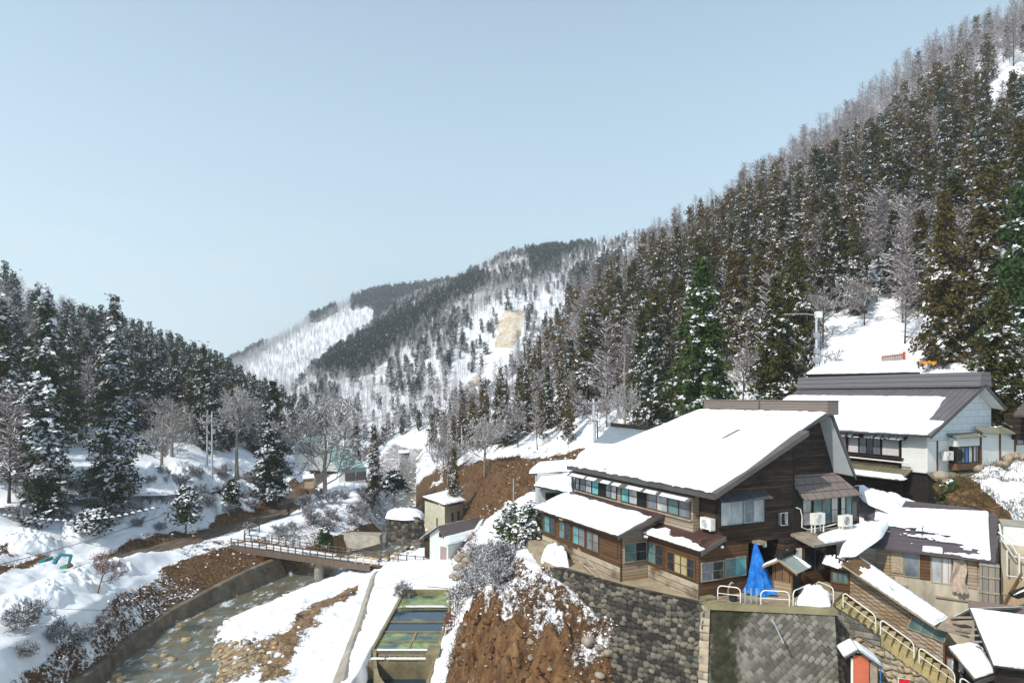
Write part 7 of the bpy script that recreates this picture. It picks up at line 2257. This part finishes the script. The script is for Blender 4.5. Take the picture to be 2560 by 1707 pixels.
    f_.add([(-.014, -.10, 1.60), (.014, -.10, 1.60), (.016, -.108, 1.552), (-.016, -.108, 1.552), (0, -.128, 1.556)], [(0, 1, 4), (1, 2, 4), (2, 3, 4), (3, 0, 4)])
    f_.box((-.024, -.112, 1.520), (.024, -.094, 1.530), m=2)
    f_.build("face", [m2.materials[0], M['rubber'], m_plain("lip_tone", (.35, .12, .1), .7)], o, local=True)
    return o
sA, sB = S(5.0, 1.0, stz(5.0) - .185), S(5.36, 1.0, stz(5.36) - .185)
person("person with dark hair in a pale grey jacket at the foot of the stairs", sA, 2.2, (.42, .44, .50), (.05, .05, .06), pose=1)
person("person in a dark green hooded coat at the foot of the stairs", sB, 2.0, (.012, .075, .062), (.03, .03, .04), hood=(.012, .075, .062), pose=1, h=1.74)
def road_person(label, px, py, Y, rot, *a, **k):
    x = (px - CX) / F * Y
    return person(label, (x, Y, land_z(x, Y)), rot, *a, **k)
road_person("person in dark clothes walking nearest on the brown road", 722, 1277, 112, 2.6, (.03, .025, .03), (.03, .03, .035), pose=1)
road_person("person in black jacket with a pale backpack in the group on the road", 748, 1265, 117, 3.3, (.025, .025, .035), (.03, .03, .04), pose=1, bag=(.5, .5, .52))
road_person("person in a blue and white jacket beside the black jacketed one on the road", 757, 1266, 116.4, 3.0, (.30, .36, .48), (.03, .03, .05), pose=0)
road_person("person in a bright yellow jacket on the road", 775, 1258, 120, 2.9, (.78, .50, .02), (.04, .03, .03), pose=1)
road_person("person in a bright blue jacket far up the road under the cedar", 705, 1214, 138, 3.1, (.03, .20, .60), (.03, .03, .05), pose=0)
# ---------------------------------------------------------------- single trees and shrubs
def solo(name, label, px, pyb, pyt, Y, crown, trunk, href, widen=1.0, rot=0., cat="tree", sink=.2, group=None):
    b = P(px, pyb, Y)
    t = make_tree('', name, crown, trunk, label, cat, group)
    h = (pyb - pyt) / F * Y
    s = h / href
    t.location = (b.x, b.y, b.z - sink)
    t.scale = (s * widen, s * widen, s)
    t.rotation_euler = (0, 0, rot)
    return t
def hero_cedar(seed, H, R, mat, snow, ssz=.5, **k):
    cr = soup_mesh("cedar_crown", cedar_soup(seed, H, R, nb=240, ncl=8, nleaf=14, leaf=.25, snow=snow, snow_size=ssz, **k), [M[mat], SN])
    tr = trunk_mesh("cedar_trunk", H, .42, seed); tr.materials.append(M['bark'])
    return cr, tr
h1 = hero_cedar(301, 30, 4.6, 'cedar_green', 1.0, .55, bare=.04)
h2 = hero_cedar(302, 30, 5.0, 'cedar', .62, .55, bare=.05)
h3 = hero_cedar(303, 16, 4.4, 'cedar', .35, .4, bare=.03)
h4 = hero_cedar(304, 22, 3.6, 'cedar_green', .7, .45, bare=.05)
m_ever = m_foliage("evergreen_foliage", (.02, .05, .016), (.045, .075, .02), (.085, .10, .028))
M['ever'] = m_ever
h5 = hero_cedar(305, 16, 4.4, 'ever', .40, .4, bare=.03)
solo("cedar_tree", "tall dark cedar thick with snow lumps, left of the two big ones above the road", 115, 1300, 718, 88, *h1, 30, 1.05, .4)
solo("cedar_tree", "tallest browner cedar above the road, right of the two big ones", 285, 1300, 742, 95, *h2, 30, 1.0, 1.4)
solo("cedar_tree", "dark snowy cedar cut by the left edge of the picture", 5, 1260, 735, 92, *h1, 30, 1.1, 2.3)
solo("cedar_tree", "slim ragged cedar beside the road bend left of the big bare tree", 682, 1262, 952, 119, *h4, 22, 1.15, .8)
solo("cedar_tree", "thin solitary cedar right of the teal roofed house", 936, 1240, 1068, 122, *h4, 22, .95, 2.2)
solo("cedar_tree", "small dark cedar between the big bare tree and thin solitary cedar", 890, 1160, 1035, 150, *h1, 30, 1.25, 3.2)
solo("cedar_tree", "broad brownish cedar standing close behind the inn ridge", 1940, 1015, 690, 66, *h3, 16, 1.0, .3)
solo("evergreen_tree", "broad bright green evergreen left of the brownish cedar behind the inn", 1755, 1060, 650, 72, *h5, 16, .95, 1.0)
solo("cedar_tree", "dense cedar at the right edge just behind the white wing", 2500, 1060, 720, 50, *h3, 16, 1.1, 2.0)
solo("cedar_tree", "tall brown cedar with a visible trunk on the snow slope behind the white house", 2362, 905, 480, 72, *h3, 16, .8, 4.0)
solo("cedar_tree", "snow draped evergreen at the far right edge of the slope", 2555, 930, 470, 66, *h5, 16, .95, 4.4)
solo("cedar_tree", "slender brown cedar left of the tall pale lamp pole", 1990, 930, 600, 74, *h3, 16, .75, 5.0)
def thick_bare(seed, H, R, **k):
    cr = soup_mesh("bare_crown", bare_soup(seed, H, R, **k), [M['bark_grey'], SN])
    return cr
tr_g = trunk_mesh("bare_trunk", 10, .42, 5, .02, .25); tr_g.materials.append(M['bark_grey'])
solo("bare_tree", "great spreading bare tree with snow on its limbs before the teal roofed house", 812, 1232, 1010, 124, thick_bare(401, 14, 8.5, limbs=7, tw=.10, stem=.10), tr_g, 14, 1.0, .5)
solo("bare_tree", "tall pale twin bare tree right of the utility poles", 592, 1178, 945, 118, thick_bare(402, 15, 5.2, limbs=9, tw=.07, stem=.40), tr_g, 15, .8, 1.5)
solo("bare_tree", "small snow laden bare tree on the mound left of the utility poles", 405, 1182, 1050, 112, thick_bare(403, 9, 4.2, limbs=7, tw=.08, stem=.2), tr_g, 9, .8, 2.0)
solo("bare_tree", "bushy tan bare tree behind the mound left of the utility poles", 430, 1150, 1000, 125, thick_bare(404, 10, 5.5, limbs=10, tw=.05, snow=.4, stem=.1), tr_g, 10, .8, 2.6)
solo("bare_tree", "leafless snowy tree on the brown slope right of the valley floor", 1212, 1172, 1040, 112, thick_bare(405, 10, 5, limbs=8, tw=.07, stem=.2), tr_g, 10, .7, 3.0)
solo("bare_tree", "pale crooked bare tree behind the inn beside the grey pole", 1562, 1070, 955, 68, thick_bare(406, 6, 3, limbs=6, tw=.06, stem=.2), tr_g, 6, .5, 3.4)
solo("bare_tree", "snowy bare tree above the valley floor left of the brown slope", 1120, 1200, 1080, 135, thick_bare(407, 10, 5.5, limbs=8, tw=.08, stem=.15), tr_g, 10, .7, 4.0)
# reddish sapling on the snow berm and the gnarled tree on the bluff
k = m_plain("reddish_bark", (.20, .09, .06), .9, .3, 4)
cr = soup_mesh("sapling_crown", bare_soup(408, 5.5, 1.8, limbs=7, tw=.035, snow=.25, stem=.35), [k, SN])
tr_s = trunk_mesh("sapling_trunk", 4.5, .11, 3, .03, .3); tr_s.materials.append(k)
o = solo("sapling", "leaning reddish sapling on the snow berm above the stream", 240, 1492, 1368, 66, cr, tr_s, 5.5, 1.0, .2)
o.rotation_euler = (0, .28, .2)
cr = soup_mesh("gnarled_crown", bare_soup(409, 4, 2.8, limbs=5, tw=.045, snow=.7, stem=.4), [M['twig_dark'], SN])
tr_n = trunk_mesh("gnarled_trunk", 3.4, .2, 8, .06, .35); tr_n.materials.append(M['twig_dark'])
o = solo("gnarled_tree", "gnarled dark tree leaning out of the bluff above the ponds", 1238, 1522, 1425, 53, cr, tr_n, 4, 1.0, .5)
o.rotation_euler = (-.1, -.55, .3)
cr = soup_mesh("bush_crown", bare_soup(410, 2.6, 1.1, limbs=9, tw=.025, snow=.3, stem=.05), [M['twig'], SN])
solo("bare_bush", "thin bare bush standing in the snow beside the top pond", 1003, 1500, 1438, 73, cr, trunk_mesh("bush_stem", 1, .04), 2.6, 1.0, .5, "bush").children[0].data.materials.append(M['twig'])
# small snow laden evergreens and shrubs
def shrub_soup(seed, H, R, snow, nb=70, leaf=.22, ssz=.3):
    return cedar_soup(seed, H, R, nb=nb, ncl=4, nleaf=9, leaf=leaf, snow=snow, snow_size=ssz, bare=.12, power=.35)
def shrub(name, label, px, pyb, pyt, Y, R, seed, mat, snow, group=None, leaf=.22, ssz=.3):
    H = (pyb - pyt) / F * Y
    cr = soup_mesh("shrub_crown", shrub_soup(seed, H, R, snow, leaf=leaf, ssz=ssz), [M[mat], SN])
    tr = trunk_mesh("shrub_stem", H, .10, seed, .03, .4); tr.materials.append(M['bark'])
    t = solo(name, label, px, pyb, pyt, Y, cr, tr, H, 1, 0, "shrub" if 'shrub' in name else "tree", .1, group)
    return t
shrub("garden_pine", "small dark pine with snow pads at the left corner of the inn", 1325, 1375, 1258, 46, 1.25, 501, 'ever', .9, None, .16, .28)
shrub("garden_pine", "snow laden little pine left of the one at the inn corner", 1275, 1352, 1262, 52, 1.3, 502, 'ever', 1.4, None, .18, .34)
shrub("evergreen_shrub", "dark round snow topped shrub on the bank above the road", 465, 1310, 1215, 96, 2.3, 503, 'cedar_green', .8, None, .3, .5)
shrub("evergreen_shrub", "small green conifer beside the revetment behind the bridge", 812, 1368, 1318, 101, 1.5, 504, 'ever', .35, None, .2, .3)
shrub("evergreen_shrub", "dark snowy shrub at the foot of the two big cedars", 235, 1318, 1262, 88, 2.6, 505, 'cedar_green', 1.0, None, .3, .5)
shrub("evergreen_shrub", "dark shrub left of the trunk of the left big cedar", 78, 1300, 1255, 86, 1.8, 506, 'cedar_green', .4, None, .3, .5)
shrub("evergreen_shrub", "dark shrub on the roadside right below the utility poles", 580, 1262, 1200, 111, 1.6, 507, 'cedar_green', .9, None, .25, .4)
shrub("evergreen_shrub", "dark snowy shrubs under the thin solitary cedar by the stream", 985, 1222, 1180, 128, 3.2, 508, 'cedar_green', .8, None, .35, .6)
shrub("evergreen_shrub", "green shrub on the garden slope beside the white wing", 2375, 1262, 1205, 40, .9, 509, 'ever', .05, None, .12, .2)

# ---------------------------------------------------------------- scrub, stones
def scatter_on(V, Q, w, n, rng):
    c = V[Q].mean(1)
    a = np.linalg.norm(np.cross(V[Q[:, 1]] - V[Q[:, 0]], V[Q[:, 3]] - V[Q[:, 0]]), axis=1)
    p = a * w(c)
    k = rng.choice(len(Q), n, p=p / p.sum())
    u, v = rng.uniform(0, 1, (2, n, 1))
    q = V[Q[k]]
    return (q[:, 0] * (1 - u) + q[:, 1] * u) * (1 - v) + (q[:, 3] * (1 - u) + q[:, 2] * u) * v, k
gme = ground.data
def gattr(nm):
    a = np.zeros(len(GV), np.float32)
    gme.attributes[nm].data.foreach_get("value", a)
    return a[GQ].mean(1)
gs, gso, gro, ggr = gattr('snowf'), gattr('soilf'), gattr('roadf'), gattr('gravf')
rng = np.random.default_rng(77)
def vis(c):
    px, py = CX + c[:, 0] / c[:, 1] * F, HY - c[:, 2] / c[:, 1] * F
    return (px > -60) & (px < 2620) & (py < 1740)
wgt = lambda c: np.where((c[:, 0] > -6) & (c[:, 1] < 60), 3.5, 1.) * ((gs > .04) & (gs < .72) & (gro < .2) & (ggr < .3)) * vis(c) * np.where(c[:, 1] > 95, .55, 1.) * np.clip(1.12 - gso, .06, 1)
pts, kk_ = scatter_on(GV, GQ, wgt, 38000, rng)
keep = (fbm(pts[:, 0] * .6, pts[:, 1] * .6, 91, 3) > .40)
pts = pts[keep]
sn_ = np.repeat(gs[kk_][keep], 3)
n = len(pts)
near = np.clip(pts[:, 1:2] / 60, .6, 1.5)
pts = np.repeat(pts, 3, 0) + rng.normal(0, .16, (n * 3, 3)) * [1, 1, .3]
near = np.repeat(near, 3, 0)
n = len(pts)
lean = rng.normal(0, .6, (n, 3)); lean[:, 2] = np.abs(lean[:, 2]) * .7 + .15
tip = pts + unit(lean) * rng.uniform(.12, .5, (n, 1)) * near
s = Soup()
k1 = rng.uniform(0, 1, n) < .6
s.add(ribbons(pts[k1] - [0, 0, .05], tip[k1], .05 * near[k1, 0], .012, rng), 0)
s.add(ribbons(pts[~k1] - [0, 0, .05], tip[~k1], .05 * near[~k1, 0], .015, rng), 3)
m2 = rng.uniform(0, 1, n) < .14
q = pts[m2]
s.add(ribbons(q, q + unit(rng.normal(0, .6, q.shape) + [0, 0, .5]) * rng.uniform(.3, .9, (len(q), 1)), .03, .015, rng), 1)
m3 = rng.uniform(0, 1, n) < np.clip((sn_ - .15) * .7, 0, .3)
c3 = tip[m3]
nr_ = unit(rng.normal(0, .35, c3.shape) + [0, 0, 1])
a3 = unit(np.cross(nr_, rng.normal(size=c3.shape)))
s3 = rng.uniform(.05, .15, (len(c3), 1)) * near[m3]
s.add(diamonds(c3, a3 * s3, np.cross(nr_, a3) * s3 * .8), 2)
V, Q, fm = s.arrays()
me = np_mesh("undergrowth", V, Q, fm)
tag(finish("undergrowth", me, [M['straw'], M['twig_dark'], SN, m_plain("rusty_bracken", (.16, .07, .03), .95, .4, 1, 0)]), kind="stuff")
# the same on the garden slope
gV = np.array([[*v] for v in garden_V])
gp = gV[rng.choice(len(gV), 5200)] + rng.normal(0, .06, (5200, 3))
gp = gp[fbm(gp[:, 0] * 1.1, gp[:, 1] * 1.1, 15, 3) > .42]
s = Soup()
d = unit(rng.normal(0, .6, gp.shape) + [0, 0, .55])
s.add(ribbons(gp, gp + d * rng.uniform(.1, .42, (len(gp), 1)), .03, .012, rng), 0)
h_ = rng.uniform(0, 1, len(gp)) < .4
s.add(ribbons(gp[h_], gp[h_] + d[h_] * .4, .025, .012, rng), 1)
V, Q, fm = s.arrays()
tag(finish("garden_scrub", np_mesh("garden_scrub", V, Q, fm), [m_plain("olive_scrub", (.13, .10, .03), .95, .5, 2, 0), M['twig_dark']]), kind="stuff")

def rock_arrays(seed):
    r = np.random.default_rng(seed)
    g = 7
    V = []
    for i in range(5):
        th = math.pi * i / 4
        for j in range(g):
            a = 2 * math.pi * j / g
            V.append((math.cos(a) * math.sin(th), math.sin(a) * math.sin(th), math.cos(th)))
    V = np.array(V) * r.uniform(.72, 1.15, (35, 1)) * np.array([1, r.uniform(.6, .95), r.uniform(.45, .75)])
    Q = np.array([(i * g + j, i * g + (j + 1) % g, (i + 1) * g + (j + 1) % g, (i + 1) * g + j) for i in range(4) for j in range(g)])
    return V, Q, np.zeros(len(Q), int)
RK = [rock_arrays(i) for i in range(8)]
# clods and stones on the bare earth of the bluff
wcl = lambda c: ((gso > .45) & (gs < .4) & (ggr < .3)) * vis(c) * 1.
pts, _ = scatter_on(GV, GQ, wcl, 1500, rng)
M['clod'] = m_plain('earth_clod', (.15, .080, .035), .95, .5, 1.5, .5)
M['clod_dark'] = m_plain('dark_earth_clod', (.06, .03, .014), .95, .5, 1.5, .5)
items = [(RK[i % 8], p[0], p[1], p[2] - .02, float(rng.gamma(1.3, .055) + .03), float(rng.uniform(0, 6.28)), [0 if rng.uniform() < .55 else 1 if rng.uniform() < .8 else 2]) for i, p in enumerate(pts)]
wood('earth_rubble', items, [M['clod'], M['clod_dark'], M['rock']])
wst = lambda c: ((ggr > .45) & (c[:, 2] > -25.75)) * vis(c) * 1.
pts, _ = scatter_on(GV, GQ, wst, 6500, rng)
items = [(RK[i % 8], p[0], p[1], p[2] + .02, float(rng.gamma(1.3, .11) + .05), float(rng.uniform(0, 6.28)), [0 if rng.uniform() < .42 else 1 if rng.uniform() < .68 else 2]) for i, p in enumerate(pts)]
M['rock_tan'] = m_plain("tan_river_stone", (.36, .27, .15), .85, .4, 1.3, .4)
M['rock_grey'] = m_plain("grey_river_stone", (.24, .225, .20), .85, .4, 1.3, .4)
wood("river_stones", items, [M['rock_tan'], M['rock_grey'], M['tree_snow']])
def boulder(label, x, y, z, r, mat, i, snowcap=False, group=None):
    V, Q, _ = RK[i % 8]
    o = mesh_object("boulder", V * r + np.array([x, y, z]), [tuple(q) for q in Q], M[mat], None, None, True)
    tag(o, label, "boulder", group)
    return o
for i, (px, py, Y, r) in enumerate(((452, 1560, 72, .75), (466, 1592, 68, .7), (440, 1552, 73.5, .45), (410, 1633, 64, .45), (430, 1645, 63, .5), (478, 1670, 61, .35), (390, 1660, 61.5, .35), (292, 1690, 59.3, .55), (300, 1702, 58.6, .5))):
    b = P(px, py, Y)
    boulder("tan boulder breaking the shallow water of the stream", b.x, b.y, -25.35, r, 'rock_tan', i, group="boulders in the stream")
for i, (px, py, Y, r) in enumerate(((1005, 1345, 104, .7), (1018, 1350, 103, .6), (990, 1352, 103, .5), (1030, 1338, 106, .8), (975, 1345, 105, .6), (1010, 1372, 100, .6), (1035, 1357, 102, .5), (1060, 1345, 104, .7))):
    b = P(px, py, Y)
    boulder("rounded boulder on the stream bank near the green shed", b.x, b.y, land_z(b.x, b.y) + .15, r, 'rock_tan' if i % 2 else 'rock_grey', i + 3, group="boulders on the upper stream bank")
for i, (px, py, Y, r) in enumerate(((1147, 1395, 78, .8), (1160, 1388, 78.5, .7), (1170, 1402, 77, .9), (1155, 1412, 76, .8), (1178, 1390, 78, .6), (1143, 1418, 75, .6), (1180, 1415, 76, .6), (1140, 1445, 70, .55), (1150, 1440, 70, .5), (1130, 1440, 71, .5))):
    b = P(px, py, Y)
    boulder("snow dusted boulder in the pile right of the green shed", b.x, b.y, max(b.z, land_z(b.x, b.y) - .1), r, 'rock', i, group="boulders in the pile by the green shed")
def on_ground(px, py):
    d = Vector(((px - CX) / F, 1, -(py - HY) / F)).normalized()
    h = ground_bvh.ray_cast(Vector((0, 0, 0)), d)
    return h[0]
for i, (px, py, r, lab) in enumerate(((1470, 1605, .42, "large grey boulder jutting from the orange earth below the wall"), (1500, 1620, .36, "middle boulder of the row jutting from the orange earth"), (1519, 1632, .40, "pale boulder at the right end of the row in the orange earth"), (1328, 1607, .26, "small round stone in the upper left of the orange earth"), (1500, 1690, .3, "pale stone low in the orange earth at the bottom edge"), (1590, 1640, .26, "brown stone against the foot of the boulder wall"), (1545, 1650, .2, "small stone in the orange earth near the wall foot"))):
    b = on_ground(px, py)
    if b is not None: boulder(lab, b.x, b.y, b.z + .05, r, 'rock', i)

# bare rock showing at the foot of the bluff
def rock_slab(label, pts, t, mat, seed):
    c = sum((Vector(p) for p in pts), Vector()) / len(pts)
    V, Fc, n = [], [], 26
    a, b, d, e = [Vector(p) for p in pts]
    nrm = (b - a).cross(e - a).normalized()
    if nrm.y > 0: nrm = -nrm
    for i in range(n + 1):
        for j in range(n + 1):
            u, v = i / n, j / n
            p = (a * (1 - u) + b * u) * (1 - v) + (e * (1 - u) + d * u) * v
            k_ = min(u, 1 - u, v, 1 - v) * 6
            V.append(p + nrm * (t * min(1, k_) * (.6 + .9 * float(fbm(u * 5 + seed, v * 5, seed, 4))) - t * .5))
    for i in range(n):
        for j in range(n): Fc.append((i * (n + 1) + j, i * (n + 1) + j + 1, (i + 1) * (n + 1) + j + 1, (i + 1) * (n + 1) + j))
    return tag(mesh_object("rock_slab", V, Fc, M[mat], None, None, False), label, "rock")
M['cliff'] = m_plain("tan_cliff_rock", (.33, .25, .16), .9, .4, 1.6, .6)
rock_slab("dark grey wedge of rock between the ponds and the bluff", [P(1118, 1690, 50.5), P(1160, 1690, 49), P(1185, 1600, 50), P(1160, 1540, 53)], .7, 'concrete_dark', 3)
rock_slab("pale tan rock face low on the bluff at the bottom edge", [P(1150, 1720, 46), P(1245, 1720, 43.5), P(1225, 1655, 45.5), P(1178, 1625, 48)], .9, 'cliff', 5)

bush_m = [soup_mesh("bush_crown", bare_soup(420 + i, 2.4, 1.5, limbs=10, tw=.035, snow=.95, stem=.03), [M['twig_dark'], SN]) for i in range(4)]
bush_t = trunk_mesh("bush_stem", .8, .05); bush_t.materials.append(M['twig_dark'])
rb = random.Random(9)
bs = []
for k_ in range(400):
    px, py = rb.choice(((rb.uniform(20, 640), rb.uniform(1190, 1330)), (rb.uniform(600, 1000), rb.uniform(1240, 1340)), (rb.uniform(30, 420), rb.uniform(1560, 1690)), (rb.uniform(1180, 1260), rb.uniform(1400, 1470))))
    b = on_ground(px, py)
    if b is None or b.y > 150: continue
    xr, _z = fx('L3', b.y); xr2, _z = fx('L4', b.y); xw, _z = fx('W1', b.y); xw2, _z = fx('B2', b.y)
    if xr - 1.2 < b.x < xr2 + 1.2 or xw - .8 < b.x < xw2 + .5 or any((b - q).length < 2.6 for q in bs): continue
    bs.append(b)
    if len(bs) > 70: break
    t = make_tree('', "bare_bush", bush_m[k_ % 4], bush_t, "low leafless bush laden with snow on the banks of the stream and road", "bush", "snowy bushes on the banks")
    t.location = (b.x, b.y, b.z - .1)
    s_ = rb.uniform(.5, 1.15)
    t.scale = (s_ * 1.15, s_ * 1.15, s_)
    t.rotation_euler = (0, 0, rb.uniform(0, 6.28))

# deep lumpy snow on the bank above the road
for i, (px, py, r, h) in enumerate(((415, 1222, 3.2, 1.5), (470, 1198, 3.6, 1.7), (530, 1195, 3.0, 1.3), (590, 1205, 2.8, 1.2), (500, 1262, 2.6, 1.2), (560, 1272, 2.4, 1.1), (610, 1262, 2.0, .9), (400, 1275, 2.8, 1.3), (340, 1300, 2.6, 1.1), (640, 1225, 2.2, 1.0), (90, 1352, 3.0, 1.1), (200, 1345, 2.6, 1.0), (120, 1478, 2.4, .9), (190, 1440, 2.6, 1.0), (60, 1520, 2.2, .8), (300, 1412, 2.0, .8))):
    b = on_ground(px, py)
    if b is None: continue
    ring = []
    for a in range(9):
        th = a / 9 * 6.283
        x, y = b.x + math.cos(th) * r * random.uniform(.7, 1.25), b.y + math.sin(th) * r * random.uniform(.7, 1.25)
        ring.append((x, y, ground_z(x, y, b.z) - .15))
    heap("snow_mound", ring, h, M['snow'], "rounded mound of deep snow beside the road left of the stream", "snow mound", seed=20 + i)["group"] = "snow mounds along the road"
# ---------------------------------------------------------------- the air of the valley
hz = MB().box((-900, -60, -60), (900, 2200, 330)).build("haze", [])
tag(hz, kind="stuff")
hm = bpy.data.materials.new("haze")
hm.use_nodes = True
ht = hm.node_tree
for n_ in list(ht.nodes): ht.nodes.remove(n_)
ho = ht.nodes.new("ShaderNodeOutputMaterial")
hv = ht.nodes.new("ShaderNodeVolumePrincipled")
hv.inputs["Color"].default_value = (.90, .95, 1.0, 1)
hv.inputs["Density"].default_value = .00034
hv.inputs["Anisotropy"].default_value = .2
ht.links.new(hv.outputs[0], ho.inputs["Volume"])
hz.data.materials.append(hm)
